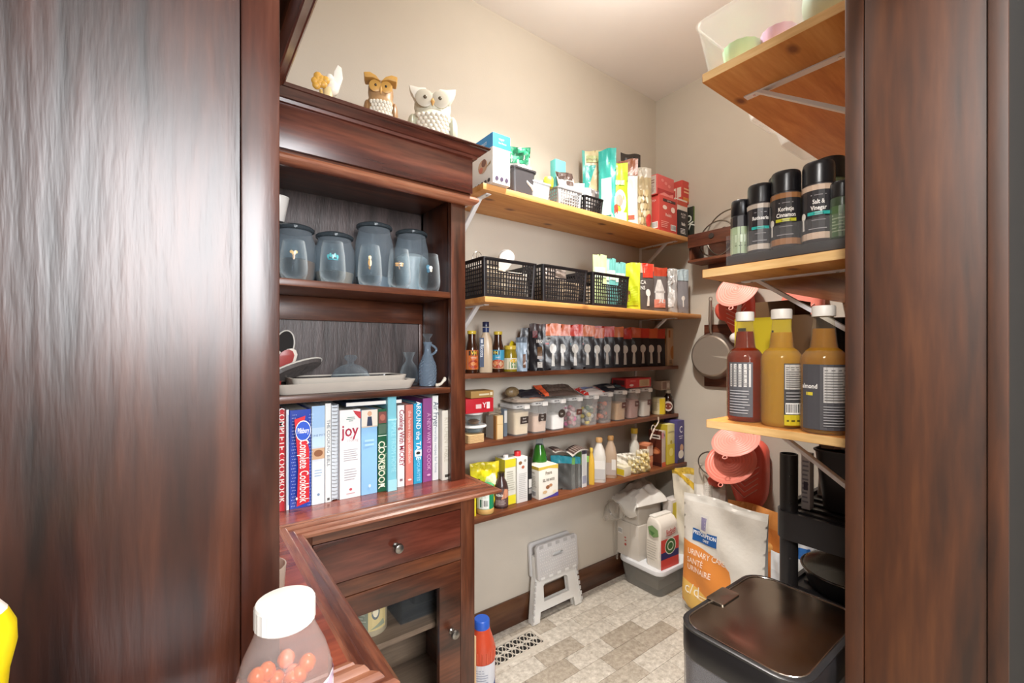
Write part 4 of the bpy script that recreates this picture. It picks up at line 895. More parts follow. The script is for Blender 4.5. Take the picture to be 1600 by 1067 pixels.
t = boxA('red_carton', 'red carton nearest the shelf edge at the right end of the top shelf', 'carton', Z1, 1.392, 1030, 1058, 303, .10, RED, [('r', .2, .84, .9, .92, '4a2a28'), ('t', 'BLACK TEA', .55, .88, .05, 'f4e8e2', 0, .8), ('t', 'Reishi', .5, .48, .12, 'f0cfc4', 0, 1, .015), ('e', .3, .68, .12, .06, 'f0d8cc'), ('e', .75, .66, .12, .08, 'f0d8cc')]+barcode(.62, .08, .92, .24)+lines(.08, .5, .1, .3, 4, 'e8b0a4'),
         [('e', .35, .55, .2, .18, 'e6cdb8'), ('e', .35, .55, .13, .11, RED), ('t', 'TEA', .68, .85, .08, 'f4dcd4')]+barcode(.55, .08, .92, .26), group=G1)
zr = zY(1030, 303, 1.392)+.001
t = boxA('red_carton', 'pinkish red opened carton stacked on the nearest red carton', 'carton', zr, 1.396, 1027, 1053, 271, .085, 'd8605c', [('r', .0, .0, 1, .30, 'b83a3a'), ('p', [(.1, .0), (.4, .18), (.7, .1), (.95, .2), (.95, 0)], 'e88a84')]+[('e', .3+.2*i, .75-.1*i, .08, .08, 'e88a84') for i in range(3)],
         [('r', .02, .04, .92, .96, 'c9b9ae')]+[('r', .2, .70, .8, .76, '8a6a5c'), ('r', .2, .58, .8, .64, '8a6a5c')]+lines(.15, .85, .12, .5, 6, '9a8072'), group=G1)
zk = zY(1064, 310, 1.50)
t = boxA('black_pack', 'black pack with white lettering at the right end of the top shelf', 'carton', Z1, 1.39, 1060, 1075, 327, .08, '252224', [('t', 'ALCAN', .5, .85, .11, 'e8e4e0', 0, .9, .01), ('t', 'ALOY', .5, .74, .11, 'e8e4e0', 0, .9, .01), ('t', 'Basilic', .5, .47, .17, 'f4f0ec', 0, .62, .02)]+lines(.2, .8, .08, .3, 4, 'd8d4d0', .5), group=G1)
t = boxA('noodle_carton', 'green and black carton at the far right end of the top shelf', 'carton', Z1, 1.395, 1083, 1089, 322, .12, '2a2f26', [('r', 0, .55, 1, 1, '55702c')], [('e', .4, .5, .3, .3, '8fae3c'), ('e', .45, .35, .28, .2, 'c9a688'), ('t', 'OK', .8, .55, .3, 'eef0e4', -1.2, 1, .02)], group=G1)
zc = zY(1060, 327, 1.39)+.0012
t = boxA('white_red_pack', 'white pack with red top lying on the black pack', 'packet', zc, 1.40, 1058, 1074, 309, .07, 'e2d6cc', [('r', 0, .45, 1, .85, 'c9503c')], [('r', 0, .5, 1, .9, 'c9503c')], group=G1)
t = boxA('snack_carton', 'small red carton with orange stripes topmost at the right of the red cartons', 'carton', zY(1060, 309, 1.40)+.0012, 1.43, 1066, 1090, 281, .085, 'c8453c', [('r', .05, .1, .95, .25, 'd98a3c'), ('r', .1, .45, .9, .52, 'e8b890'), ('r', .1, .6, .9, .67, 'e8b890'), ('t', 'CHOCO', .5, .82, .14, 'f4e0d0', 0, .7, .01)],
         [('r', .25, .25, .55, .7, 'e6d3c4'), ('r', .62, .25, .92, .7, 'e6d3c4'), ('r', .3, .3, .5, .6, 'c8453c')], group=G1)
# ---------- shelf 2: crates and pouches
G2 = 'black crates on the second shelf'
for i, (p0, p1, pt, s) in enumerate(((755.5, 838, 400, 'leftmost black openwork crate with a white cup in it on the second shelf'), (848, 918, 412, 'middle black openwork crate on the second shelf'), (926, 983, 424, 'rightmost black openwork crate holding pastel packets on the second shelf'))):
    x0, x1 = spanA(1.362, p0, p1); hh = zY(p0, pt, 1.362)-Z2
    basket('black_crate', s, ((x0+x1)/2, 1.362+.125, Z2+.0005), x1-x0, .25, hh-.003, BLKP, 17, 15, 8, .46, G2, .94, .0021)
    cx = (x0+x1)/2
    if i == 0: CR1 = (cx, hh)
    if i == 1: CR2 = (cx, hh)
    if i == 2: CR3 = (cx, hh)
cx, hh = CR1
carton('packet_box', 'cream carton packed in the left part of the leftmost black crate', 'carton', (cx-.055, 1.49, Z2+.006), (.10, .20, hh-.035), 'cfc0a8', lines(.05, .95, .05, .95, 6, '8a7a68', .5))
carton('packet_box', 'white carton packed in the right part of the leftmost black crate', 'carton', (cx+.055, 1.49, Z2+.006), (.10, .20, hh-.045), 'd9cfc2', lines(.05, .95, .05, .95, 5, 'a08a74', .5))
t = thing('paper_cup', 'white paper cup lying tilted on top of the leftmost black crate', 'cup', (cx+.075, 1.50, Z2+hh-.002), -.75)
MB().lathe([(.001, 0), (.022, 0), (.024, .002), (.034, .085), (.036, .086), (.036, .089), (.033, .089), (.022, .004), (.001, .003)], n=28, cap=False, M=Matrix.Rotation(-1.05, 4, 'X') @ Matrix.Translation((0, -.032, -.05))).build('cup_body', mat('e9e7e3', .5), t)
t = thing('wire_loop', 'thin wire whisk loop sticking up from the leftmost black crate', 'whisk', (cx-.09, 1.46, Z2+hh-.01), 0)
for q in (0, .8): MB().tube([(.022*math.cos(a)*math.cos(q), .022*math.cos(a)*math.sin(q), .024+.024*math.sin(a)) for a in [2*PI*k/20 for k in range(20)]], .0011, 6, closed=True).build('wire', CHROME, t)
cx, hh = CR2
carton('packet_box', 'grey-brown carton packed in the left part of the middle black crate', 'carton', (cx-.055, 1.49, Z2+.006), (.10, .20, hh-.05), 'a89a8a', lines(.05, .95, .05, .95, 5, '6a5c50', .5))
carton('packet_box', 'beige carton packed in the right part of the middle black crate', 'carton', (cx+.055, 1.49, Z2+.006), (.10, .20, hh-.06), 'c0aa8e', lines(.05, .95, .05, .95, 5, '6a5c50', .5))
pouch('snack_bag', 'crumpled grey-brown bag lying on top of the middle black crate', 'bag', (cx+.06, 1.50, Z2+hh-.055), (.12, .06, .075), '7a6e66', (), '857a72', rz=-.2, wr=.012)
cx, hh = CR3
carton('packet_box', 'brown carton packed low in the rightmost black crate', 'carton', (cx+.0, 1.52, Z2+.006), (.19, .12, hh-.05), '8a7560', lines(.05, .95, .05, .95, 5, 'c0b09a', .5))
for i, (pc, pt, c, s, wd) in enumerate(((937, 398, 'c9dba0', 'pale green folded packet rising leftmost from the rightmost crate', .075), (945, 406, 'a9c6c4', 'grey-blue packet rising second from the rightmost crate', .05), (955, 404, '6fb8b0', 'teal packet rising third from the rightmost crate', .05), (968, 410, '7fc2bc', 'turquoise packet rising rightmost from the rightmost crate', .07))):
    pouchA('herb_packet', s, 'packet', Z2+.012, 1.428, pc, pt, wd, .016, c, [('r', .1, .55, .9, .75, 'e2efd8')], c, rz=-.3, group='packets in the rightmost crate', wr=.003)
G22 = 'pouches on the second shelf'
pouchA('lime_pouch', 'yellow-lime pouch standing right beside the rightmost black crate', 'pouch', Z2, 1.43, 988, 411, .08, .035, 'c9d32e', [('r', .1, .1, .9, .5, 'b8c41e'), ('e', .3, .3, .15, .12, '8a6a3a')], 'd5dc3a', rz=-1.1, group=G22)
sp = lambda a, b, s: ('s', a, b, s, 'e4e0d8')
pouchA('spice_pouch', 'black pouch with peach and red header and white spoon on the second shelf', 'pouch', Z2, 1.42, 1006, 412, .105, .035, '5a5350', [('r', 0, .80, .5, 1, 'e6b49c'), ('r', .40, .70, .95, 1, 'd3402f'), ('t', 'SCA', .38, .60, .11, 'eceae4', 0, .8, .015), ('t', 'NS', .38, .48, .11, 'eceae4', 0, .8, .015), sp(.66, .38, .07)], 'd9785f', rz=-.55, group=G22, edge='d9d5d0')
pouchA('spice_pouch', 'pouch with rust-red header and pale bottle picture on the second shelf', 'pouch', Z2, 1.42, 1028, 418, .105, .05, '6e6664', [('p', [(.25, .2), (.75, .2), (.75, .5), (.6, .72), (.4, .72), (.25, .5)], 'd9d6d2'), ('r', .2, .1, .8, .28, 'd98a76'), ('r', .2, .42, .8, .47, 'b5b0ac')], 'b8452e', rz=-.5, group=G22, edge='d9d5d0', sealh=.2)
pouchA('foil_pouch', 'crumpled silver foil pouch on the second shelf', 'pouch', Z2, 1.415, 1046, 420, .085, .05, 'b4b3b1', [('p', [(.2, .1), (.7, .15), (.8, .5), (.4, .6)], 'e2e2e0'), ('p', [(.3, .6), (.8, .7), (.5, .9)], 'd8d8d6')], 'c2c2be', rz=-.6, wr=.014, group=G22, rough=.25)
pouchA('spice_pouch', 'grey pouch with pale blue header and white spoon, last on the second shelf', 'pouch', Z2, 1.405, 1063, 421, .095, .045, '8f8d90', [sp(.55, .34, .05), ('r', 0, .74, 1, 1, 'b9ccd2')], 'c2d2d8', rz=-.45, group=G22, edge='d9d5d0')
x, y = wx(1061, 1.56), 1.56
lathed('sauce_bottle', 'dark bottle with red cap behind the pouches on the second shelf', 'bottle', (x, y, Z2+.0005), [('bottle_body', mat('231c1a', .2), [(.001, 0), (.03, 0), (.031, .004), (.031, .13), (.014, .175), (.013, .20)]), ('cap', mat('c23a2e', .35), [(.016, .196), (.016, .222), (.014, .224), (.001, .224)])])
x, y = wx(1077, 1.455), 1.455
lathed('vanilla_bottle', 'slim amber bottle with tan label at the right end of the second shelf', 'bottle', (x, y, Z2+.0005), [('bottle_body', liquid('5a3312'), [(.001, 0), (.022, 0), (.023, .003), (.023, .115), (.012, .14), (.011, .155)]), ('cap', mat('6a4a20', .35), [(.013, .153), (.013, .176), (.001, .177)])],
       labels=[(.02, .11, .0233, [('r', 0, 0, 1, 1, 'b98a3e'), ('r', .1, .1, .3, .9, '5a3a1c'), ('t', 'VANILLA', .6, .5, .2, '4a2c12', V, .9)], facing(x, y), .05)])
# ---------- shelf 3: sauces and the row of black pouches
def sauce(px, top, label, lab, R=.0265):
    Y = 1.548; x = wx(px, Y); h = zY(px, top, Y)-Z3
    return lathed('sauce_bottle', label, 'bottle', (x, Y, Z3+.0005),
        [('bottle_body', mat('3a1f12', .12), [(.001, 0), (R*.95, 0), (R, .004), (R, h*.52), (R*.9, h*.62), (R*.62, h*.78), (R*.60, h*.93)]), ('cap', mat('cdb23c', .3), [(R*.68, h*.92), (R*.70, h*.93), (R*.70, h*.99), (R*.66, h), (.001, h)])],
        labels=[(h*.08, h*.54, R+.0002, lab, facing(x, Y), R*2.9)])
sauce(737, 517, 'dark yellow-capped sauce bottle with orange label at the left shelf end', [('r', 0, 0, 1, 1, 'c9692c'), ('r', 0, 0, .3, 1, 'd9cfc4'), ('r', .35, .72, .9, .97, '2a1f14'), ('t', 'VH', .62, .845, .24, 'f0d23c', 0, .9, .02), ('t', 'TERIYAKI', .62, .60, .10, 'f4e0cc', 0, .8), ('e', .62, .28, .28, .22, 'a83c1c'), ('e', .58, .30, .12, .10, 'd98a4a')])
sauce(778, 518, 'dark sauce bottle with yellow cap and blue label beside the creamy dressing', [('r', 0, 0, 1, 1, 'c9a07a'), ('r', 0, .45, 1, 1, '3f9cc0'), ('r', .1, .74, .6, .97, '2a1f14'), ('t', 'VH', .35, .85, .24, 'f0d23c', 0, .9, .02), ('t', 'SWEET', .5, .60, .10, 'f4f4ec', 0, .8), ('e', .5, .26, .35, .24, 'b0472a'), ('e', .4, .3, .15, .1, 'd98a5a')])
Y = 1.538; x = wx(759, Y); h = zY(759, 503, Y)-Z3
t = thing('dressing_bottle', 'creamy beige salad dressing bottle with dark blue cap and side label', 'bottle', (x, Y, Z3+.0005), facing(x, Y)+PI/2)
MB().loft([rr(.052, .04, .014, 0), rr(.055, .043, .016, .004), rr(.056, .044, .018, h*.5), rr(.050, .040, .018, h*.66), rr(.026, .026, .012, h*.78), rr(.025, .025, .012, h*.84)]).build('bottle_body', mat('c9b498', .3, var=.06), t)
MB().loft([rr(.028, .028, .0139, h*.79, 6), rr(.028, .028, .0139, h*.885, 6)]).build('neck_band', mat('27355e', .35), t)
MB().loft([rr(.028, .028, .0139, h*.90, 6), rr(.0285, .0285, .014, h*.99, 6), rr(.025, .025, .012, h, 6)]).build('cap', mat('1d2340', .3), t)
prints(t, lambda a, b, l: (-.026+a, -.0222-l, .02+b), .052, h*.60, [('r', .02, .02, .36, .98, '3b4a66'), ('t', 'Ricotta', .2, .55, .16, 'dfe4ec', -PI/2, .9, .01), ('r', .1, .8, .28, .93, 'c9cfd8')], 'side_label', .3)
Y = 1.56; x = wx(794, Y)
t = thing('yellow_packet', 'bright yellow crumpled plastic packet standing behind the relish jar', 'packet', (wx(795, 1.60), 1.60, Z3+.0005), 0)
M = None
def fy(u, v): return ((u-.5)*.055*(1-.35*v)+.016*v*v*2.2+.003*math.sin(v*19), -.018*math.sin(PI*u)*(1-v*.6)+.004*math.sin(u*17+v*8), v*.135*(1-.25*u*v))
mb = MB(); mb.grid(fy, 10, 12); mb.grid(lambda u, v: (fy(u, v)[0], -fy(u, v)[1]+.001, fy(u, v)[2]), 10, 12)
mb.build('crumpled_film', mat('dcc81f', .35, bump=.3), t)
Y = 1.545; x = wx(797, Y); h = zY(797, 540, Y)-Z3
lathed('relish_jar', 'small glass jar of yellow-green relish on the sauce shelf', 'jar', (x, Y, Z3+.0005), [('jar_wall', mat('8f7d22', .15), [(.001, 0), (.030, 0), (.031, .004), (.031, h*.62), (.028, h*.75), (.024, h*.86)]), ('lid', mat('d2b640', .3), [(.026, h*.85), (.0265, h*.98), (.025, h), (.001, h)])],
       labels=[(.01, h*.52, .0313, [('r', 0, 0, 1, 1, 'd9d2b8'), ('r', .45, .1, 1, .7, '4a7a38'), ('e', .7, .75, .2, .16, 'e0b43c'), ('t', 'Bick', .7, .4, .2, 'f0ecd8')], facing(x, Y), .08)])
x = wx(806, 1.592)
lathed('red_lid_jar', 'jar with a red lid showing behind the relish jar', 'jar', (x, 1.605, Z3+.0005), [('jar_wall', mat('7a6a3a', .2), [(.001, 0), (.024, 0), (.025, .004), (.025, .085)]), ('lid', mat('b03438', .3), [(.026, .085), (.026, .105), (.001, .106)])], n=18)
pouchA('blue_pouch', 'pale blue side of a grey pouch next to the relish jar', 'pouch', Z3, 1.53, 815, 527, .05, .03, 'a9bdd0', [('r', .7, .1, .95, .5, '7a5a4a')], '6f7a86', rz=-.9)
pouchA('charcoal_pouch', 'charcoal pouch with slanting folded top left of the orange-topped pouches', 'pouch', Z3, 1.58, 824, 512, .095, .03, '3a383b', [('r', .55, .62, .9, .85, '5a2a30'), ('t', 'Seasoning', .6, .45, .06, 'a8a4a0')], '55585c', rz=-.55, lean=.02)
pouchA('charcoal_pouch', 'black pouch with gold and white panel in front of the first orange-topped pouch', 'pouch', Z3, 1.535, 840, 506, .075, .03, '262427', [('r', .5, .06, .8, .18, 'd9d4cc'), ('r', .5, .25, .8, .5, '6a4a2c'), ('t', 'BBQ', .62, .62, .09, 'e6e2da', 0, .8, .015), ('r', .2, .7, .5, .85, '6a2a30')], '4a3f40', rz=-.75)
ORA = ['e07848', 'd96a3c', 'd8402f', 'e27b4a', 'd96a40', 'd83c30', 'e08050', 'd2382e', 'dd6a44', 'd4402f', 'dc6a3e', 'cf4a34']
PX = [858, 873, 893, 912, 927, 943, 958, 971, 985, 999, 1012, 1024]
TX = [('Coconut', 'Strawb'), ('Lemon', 'Cake'), ('Dill', ''), ('Sea', 'Salt'), ('Rice', ''), ('Chili', ''), ('Dip', 'Mix'), ('Herb', ''), ('Cheddar', ''), ('Onion', ''), ('Old', 'Bay'), ('Garlic', '')]
ORD = 'first second third fourth fifth sixth seventh eighth ninth tenth eleventh twelfth'.split()
for i, p in enumerate(PX):
    Yc = 1.562 if i % 2 else 1.55; tp = 506+i*.75+(3 if i in (4, 7) else 0)
    pouchA('spice_pouch', f'orange-topped black spice pouch, {ORD[i]} in the row of twelve', 'pouch', Z3, Yc, p, tp, .112, .022, '2d2b2e',
           [('s', .66, .46, .085, 'dcd8cf'), ('t', TX[i][0], .42, .72, .075, 'dedad2', 0, .62, .02), ('t', TX[i][1] or ' ', .42, .64, .075, 'dedad2', 0, .62, .02), ('r', .3, .55, .48, .585, ('b8504a', '7a4a86', '4a7a86')[i % 3])],
           ORA[i], rz=-.62-.05*(i % 3), group='row of orange-topped black pouches', sealh=.26, edge='c9c5be', wr=.003)
boxA('cracker_carton', 'tan cracker carton at the right end of the sauce shelf', 'carton', Z3, 1.53, 1043, 1057, 513, .06, 'd6b893', [('e', .6, .35, .3, .18, 'c98a4a'), ('r', .2, .05, .5, .15, 'a8927a'), ('r', .1, .75, .3, .95, 'b06a3a')], [('e', .5, .7, .35, .2, 'b8763c'), ('p', [(.2, .55), (.8, .75), (.6, .9)], '9a4a2a'), ('r', .2, .1, .6, .4, 'a83430')])
# ---------- shelf 4: flip-lid containers
G4 = 'clear flip-lid containers in a row'
CONT = clear('eceae6', .12, .42, .1)
LIDM = clear('f0efec', .62, .25, .3)
specs = [(795, 830, 631, 'd9c6a4', .86, 'Bread\nCrumbs', 'r', 'clear flip-lid container of breadcrumbs with square chalk label, first in the row'),
         (827.5, 858, 626, 'd3b49c', .62, 'Icing\nSugar', 'h', 'clear flip-lid container of pinkish-brown sugar, second in the row'),
         (856, 886, 622, 'f2f0ec', .55, 'Sugar', 'e', 'clear flip-lid container of white sugar with oval chalk label, third in the row'),
         (884.5, 912, 619, 'e3b4ba', .75, 'Jelly', 's', 'clear flip-lid container of pink and white packets, fourth in the row'),
         (911, 937, 616, 'a9a68a', .70, '', '', 'clear flip-lid container with yellow and grey packets, fifth in the row'),
         (936, 959, 612, 'b9654a', .78, '', '', 'clear flip-lid container of brown and orange snacks, sixth in the row'),
         (958.5, 981, 609, 'c9a06c', .66, 'Nuts', 's', 'clear flip-lid container of chopped nuts, seventh in the row'),
         (980, 1001, 607, 'b98a80', .72, 'Oats', 's', 'clear flip-lid container of pinkish-brown mix, eighth in the row'),
         (1000, 1020, 605, 'ece6da', .60, 'Salt', 's', 'clear flip-lid container of white powder, ninth and last in the row')]
for i, (p0, p1, pt, c, fl, txt, sh, lab) in enumerate(specs):
    Yf = 1.512; x1 = wx(p1-1, Yf); x0 = x1-.088+.001*i; hh = zY(p1, pt, Yf)-Z4; w_ = x1-x0; d_ = .118
    t = thing('flip_lid_container', lab, 'container', ((x0+x1)/2, Yf+d_/2, Z4+.0005), 0, G4)
    MB().loft([rr(w_*.88, d_*.90, .014, 0), rr(w_*.90, d_*.92, .015, .004), rr(w_, d_, .015, hh*.90), rr(w_-.003, d_-.003, .014, hh*.90), rr(w_*.90-.003, d_*.92-.003, .014, .006)]).build('clear_wall', CONT, t)
    f = fl*hh*.9; s = .90+.10*fl*.9
    if i in (3, 4, 5):
        pal = {3: ('e04f9a', 'e9dcd8', 'c9a0a0', 'f0e8e2', 'a84a5a'), 4: ('d9c23a', '5a6460', 'c9c6b8', '3f6a4a', 'd9d2b8'), 5: ('6a4a42', 'd9643c', '8a5a4a', 'e2794c', '5a3f3a')}[i]
        rnd = random.Random(i); g = MB()
        for k in range(30):
            z = .012+(f-.02)*k/30; g.ell((rnd.uniform(-.5, .5)*(w_*.9-.03), rnd.uniform(-.5, .5)*(d_*.9-.034), z), (.013, .013, .012), 7, 5, m=k % 5)
        g = g.build('contents', [mat(q, .6) for q in pal], t); g['kind'] = 'stuff'
    else:
        MB().loft([rr(w_*.90-.004, d_*.92-.004, .013, .0065), rr(w_*s-.004, d_*s-.004, .013, f*.97), rr(w_*.6, d_*.6, .013, f)]).build('contents', mat(c, .9, var=.25 if i in (0, 6) else .06, bump=.25), t)
    MB().loft([rr(w_+.003, d_+.003, .016, hh*.885), rr(w_+.004, d_+.004, .016, hh*.985), rr(w_-.01, d_-.01, .014, hh)]).build('lid', LIDM, t)
    MB().loft([rr(.030, .012, .003, hh*.86, cx=w_*.22, cy=-d_/2-.003), rr(.030, .012, .003, hh*.975, cx=w_*.22, cy=-d_/2-.003)]).build('latch', mat('e2ded8', .35), t)
    if sh:
        blk = '3a2f2a' if i < 3 else '59332c'; bx = .56
        shp = {'r': [('r', .36, .42, .90, .68, blk)], 'h': [('p', [(.34, .42), (.40, .40), (.60, .43), (.80, .40), (.86, .42), (.88, .54), (.86, .66), (.80, .68), (.60, .65), (.40, .68), (.34, .66), (.32, .54)], blk)], 'e': [('e', .68, .58, .27, .15, blk)], 's': [('r', .50, .46, .94, .66, blk)]}[sh]
        cxp = {'r': .63, 'h': .60, 'e': .68, 's': .72}[sh]; cyp = {'r': .55, 'h': .54, 'e': .58, 's': .56}[sh]
        tx = txt.split('\n')
        shp += [('t', q, cxp, cyp+(.055 if len(tx) == 2 else 0)-.11*k, .085, 'd9d4cc', .05, .75) for k, q in enumerate(tx)]
        prints(t, lambda a, b, l: (-w_*.47+a*.94, -d_/2*(.92+.08*b/hh)-.0006-l, b), w_, hh*.9, shp, 'chalk_label')
    prints(t, lambda a, b, l: (-w_/2+a, -d_/2-.003-l, hh*.89+b), w_, hh*.1, [('r', .10, .45, .26, .68, '4a4644'), ('r', .30, .45, .42, .68, '4a4644')], 'lid_lettering')
# left end of the container shelf
x0 = .806
t = thing('cracker_stack', 'stack of pale square crackers at the left end of the container shelf', 'crackers', (.950, 1.535, Z4+.0005))
for k in range(8): MB().loft([rr(.075, .055, .008, .0042*k+.0003), rr(.078, .058, .010, .0042*k+.002), rr(.075, .055, .008, .0042*k+.004)]).build('cracker', mat('c9a878', .8, var=.2), t)
t = thing('glass_bowl', 'shallow glass bowl with white snap lid on the stack of crackers', 'bowl', (.965, 1.555, Z4+.036))
MB().lathe([(.001, 0), (.028, 0), (.034, .004), (.046, .022), (.044, .022), (.03, .004), (.001, .003)], n=28, cap=False).build('bowl_wall', GLASSB, t)
MB().lathe([(.001, .0225), (.052, .0225), (.054, .026), (.052, .031), (.001, .031)], n=28, cap=False).build('lid', mat('e6e6e2', .35), t)
t = thing('spice_jar', 'small glass jar of brown spice standing on the white bowl lid', 'jar', (.962, 1.55, Z4+.0676))
MB().lathe([(.001, 0), (.024, 0), (.028, .003), (.036, .044), (.0345, .044), (.026, .004), (.001, .003)], n=24, cap=False).build('jar_wall', GLASS, t)
MB().lathe([(.001, .0035), (.022, .0035), (.026, .015), (.015, .021), (.001, .021)], n=18, cap=False).build('contents', mat('6e4a28', .9), t)
MB().lathe([(.001, .0445), (.038, .0445), (.039, .048), (.036, .0515), (.001, .0515)], n=24, cap=False).build('lid', mat('ececea', .35), t)
boxA('red_flat_carton', 'flat red carton lying on the small spice jar lid', 'carton', Z4+.1205, 1.505, 728, 771, 624.5, .085, 'c0202e', [('r', .35, .3, .55, .6, 'e8c4c4'), ('t', 'Y', .66, .5, .5, 'f0e0e0', 0, 1, .02), ('r', .74, .25, .86, .72, 'f0e4e0')])
ztop = zY(728, 624.5, 1.50)
boxA('kraft_carton', 'flat kraft-brown carton topmost in the pile at the left end of the container shelf', 'carton', ztop+.0012, 1.508, 736, 771, 612, .075, 'a9854c', [('r', .35, .35, .8, .6, 'd9cfae'), ('r', .84, .3, .95, .75, 'e6dcc0')])
t = boxA('bread_sleeve', 'tall cracker packet with brown edge and crumpled clear top beside the first container', 'packet', Z4, 1.512, 775, 786, 650, .075, 'd3b98c', [('r', 0, 0, .15, 1, '9a6a34'), ('r', .15, .62, 1, .64, 'b8955c')], [('r', 0, 0, .75, 1, 'a9a298'), ('r', .75, 0, 1, 1, '9a6a34')], rough=.5)
pouch('film_top', 'clear film bunched up over the tall cracker packet', 'film', (wx(772, 1.55), 1.55, zY(775, 650, 1.512)+.001), (.065, .05, .028), '9a8f7e', (), 'b3a996', wr=.01)
boxA('blue_grey_carton', 'slim blue-grey carton between the cracker packet and the first container', 'carton', Z4, 1.545, 787.5, 792.5, 640, .06, '6e7a86', [('r', .1, .5, .9, .95, 'd9d8d4')])
# things piled over the containers
zc1 = zY(830, 631, 1.512)
def flat(name, label, cat, px, Y, z, w, d, th, h, items, rz=0, tx=0, ty=0, wr=.006, group=None, seal=None):
    """packet lying flat: a soft pillow with print on its upper face, tilted towards the viewer"""
    t = thing(name, label, cat, (wx(px, Y), Y, z), rz, group); ph = random.uniform(0, 9)
    R = Matrix.Rotation(tx, 4, 'X') @ Matrix.Rotation(ty, 4, 'Y')
    def S(sg):
        def f(a, b, l):
            u, v = a/w-.5, b/d-.5; e = max(0, (1-(2*u)**4)*(1-(2*v)**4))
            z = sg*(th/2*e**.6+.0006)+wr*.4*math.sin(u*11+v*7+ph)*e+.5*wr*math.sin(v*19+ph)*e+sg*l
            return tuple(R @ Vector((u*w, v*d, z+th/2)))
        return f
    mb = MB(); A, B = S(1), S(-1)
    mb.grid(lambda u, v: A(u*w, v*d, 0), 12, 10); mb.grid(lambda u, v: B(u*w, v*d, 0), 12, 10)
    for e in (0, 1):
        mb.grid(lambda u, v: tuple(Vector(A(e*w, v*d, 0)).lerp(Vector(B(e*w, v*d, 0)), u)), 1, 10)
        mb.grid(lambda u, v: tuple(Vector(A(u*w, e*d, 0)).lerp(Vector(B(u*w, e*d, 0)), v)), 12, 1)
    mb.build('packet_body', mat(h, .3, bump=.3, bscale=30), t, smooth=60)
    prints(t, A, w, d, items, 'top_print', .3); return t
GP = 'packets piled on the containers'
flat('clear_packet', 'clear and peach packet lying on the first two containers', 'packet', 818, 1.565, zc1+.003, .17, .11, .022, 'b9a99a', [('r', .1, .1, .5, .5, 'd9cfc0'), ('r', .55, .1, .95, .6, 'd98a6a')], rz=-.15, group=GP)
x, y = wx(800, 1.57), 1.57
t = thing('bronze_ornament', 'round bronze-brown snack bag sitting on the packets above the first container', 'bag', (x, y, zc1+.0275))
t.name = 'round_snack_bag'
MB().ell((0, 0, .024), (.036, .024, .0235), 16, 10).build('bag_body', mat('7a6648', .35, var=.6, bump=.6), t)
flat('dark_packet', 'navy-black packet with orange trim lying beside the round snack bag', 'packet', 828, 1.57, zc1+.030, .12, .10, .018, '2f2d34', [('r', .8, 0, 1, 1, 'd9643a')], rz=-.3, tx=.25, group=GP)
flat('brown_bag', 'large brown plastic bag with orange strip lying across the second and third containers', 'bag', 868, 1.56, zc1+.035, .19, .12, .024, '4a3c36', [('r', 0, 0, .16, 1, 'de5f38'), ('r', .2, .1, .95, .9, '55473f')]+[('r', .25+.1*i, .15, .28+.1*i, .85, '6a5a50') for i in range(7)], rz=-.25, tx=.35, group=GP)
flat('red_white_packet', 'red, white and blue packet lying on the fourth and fifth containers', 'packet', 922, 1.56, zY(912, 619, 1.512)+.003, .16, .09, .024, 'd6cfca', [('r', 0, 0, .18, 1, 'c8342e'), ('r', .8, 0, 1, 1, 'c8342e'), ('r', .2, .5, .7, .95, '7f86a8')], rz=-.05, tx=.3, group=GP)
flat('dark_packet', 'black and blue packet lying on the sixth and seventh containers', 'packet', 958, 1.575, zY(959, 612, 1.512)+.004, .20, .10, .02, '2b2f36', [('r', .5, .1, .9, .5, '4f6a72'), ('r', .2, .3, .45, .6, 'c9c4bc')], rz=-.1, tx=.3, group=GP)
t = carton('red_box', 'long red carton lying on the eighth and ninth containers', 'carton', (wx(1002, 1.53)-.03, 1.572, zY(1020, 605, 1.512)+.0035), (.21, .10, .052), 'c22a2c',
           [('r', .52, .10, .92, .82, 'd6b890')]+[('r', .56+.03*i, .16, .57+.03*i, .76, '9a7a5a') for i in range(11)]+[('t', 'CRUNCH', .25, .72, .2, 'e8b0a8'), ('e', .2, .3, .08, .12, 'e8c8c0')], [('r', .1, .3, .9, .8, '5a2024')], rz=-.03)
x, y = wx(1029, 1.545)-.004, 1.545
lathed('yellow_tin', 'round tin with cream and yellow label right of the last container', 'tin', (x+.004, y, Z4+.0005), [('tin_body', mat('c9bf9a', .35), [(.001, 0), (.036, 0), (.037, .002), (.037, .095), (.036, .097), (.001, .097)])],
       labels=[(.004, .093, .0373, [('r', 0, 0, .55, 1, 'd9cba6'), ('r', .55, 0, 1, 1, 'e0c42c')]+lines(.08, .5, .2, .8, 7, 'a89a7a'), facing(x, y), .10)])
x, y = wx(1046, 1.53)-.012, 1.53
lathed('molasses_jug', 'dark brown syrup jug with pale oval label at the end of the container shelf', 'jug', (x, y, Z4+.0005), [('jug_body', mat('2c1a12', .15), [(.001, 0), (.031, 0), (.033, .005), (.033, .07), (.026, .095), (.014, .108), (.013, .12)]), ('cap', mat('c9bfb0', .35), [(.015, .118), (.015, .136), (.001, .137)])],
       labels=[(.016, .075, .0333, [('e', .5, .5, .42, .5, 'd9ccc0'), ('e', .5, .5, .3, .32, '7a3a2c'), ('r', .3, .44, .7, .56, 'e2d6ca')], facing(x, y), .06)])
carton('tea_box', 'small patterned box resting on the yellow tin and the syrup jug', 'carton', (2.272, 1.565, Z4+.1385), (.085, .06, .052), 'b5a08e', [('r', .1, .1, .55, .9, '8a6a5c'), ('e', .75, .5, .15, .3, 'd9cfc4')])
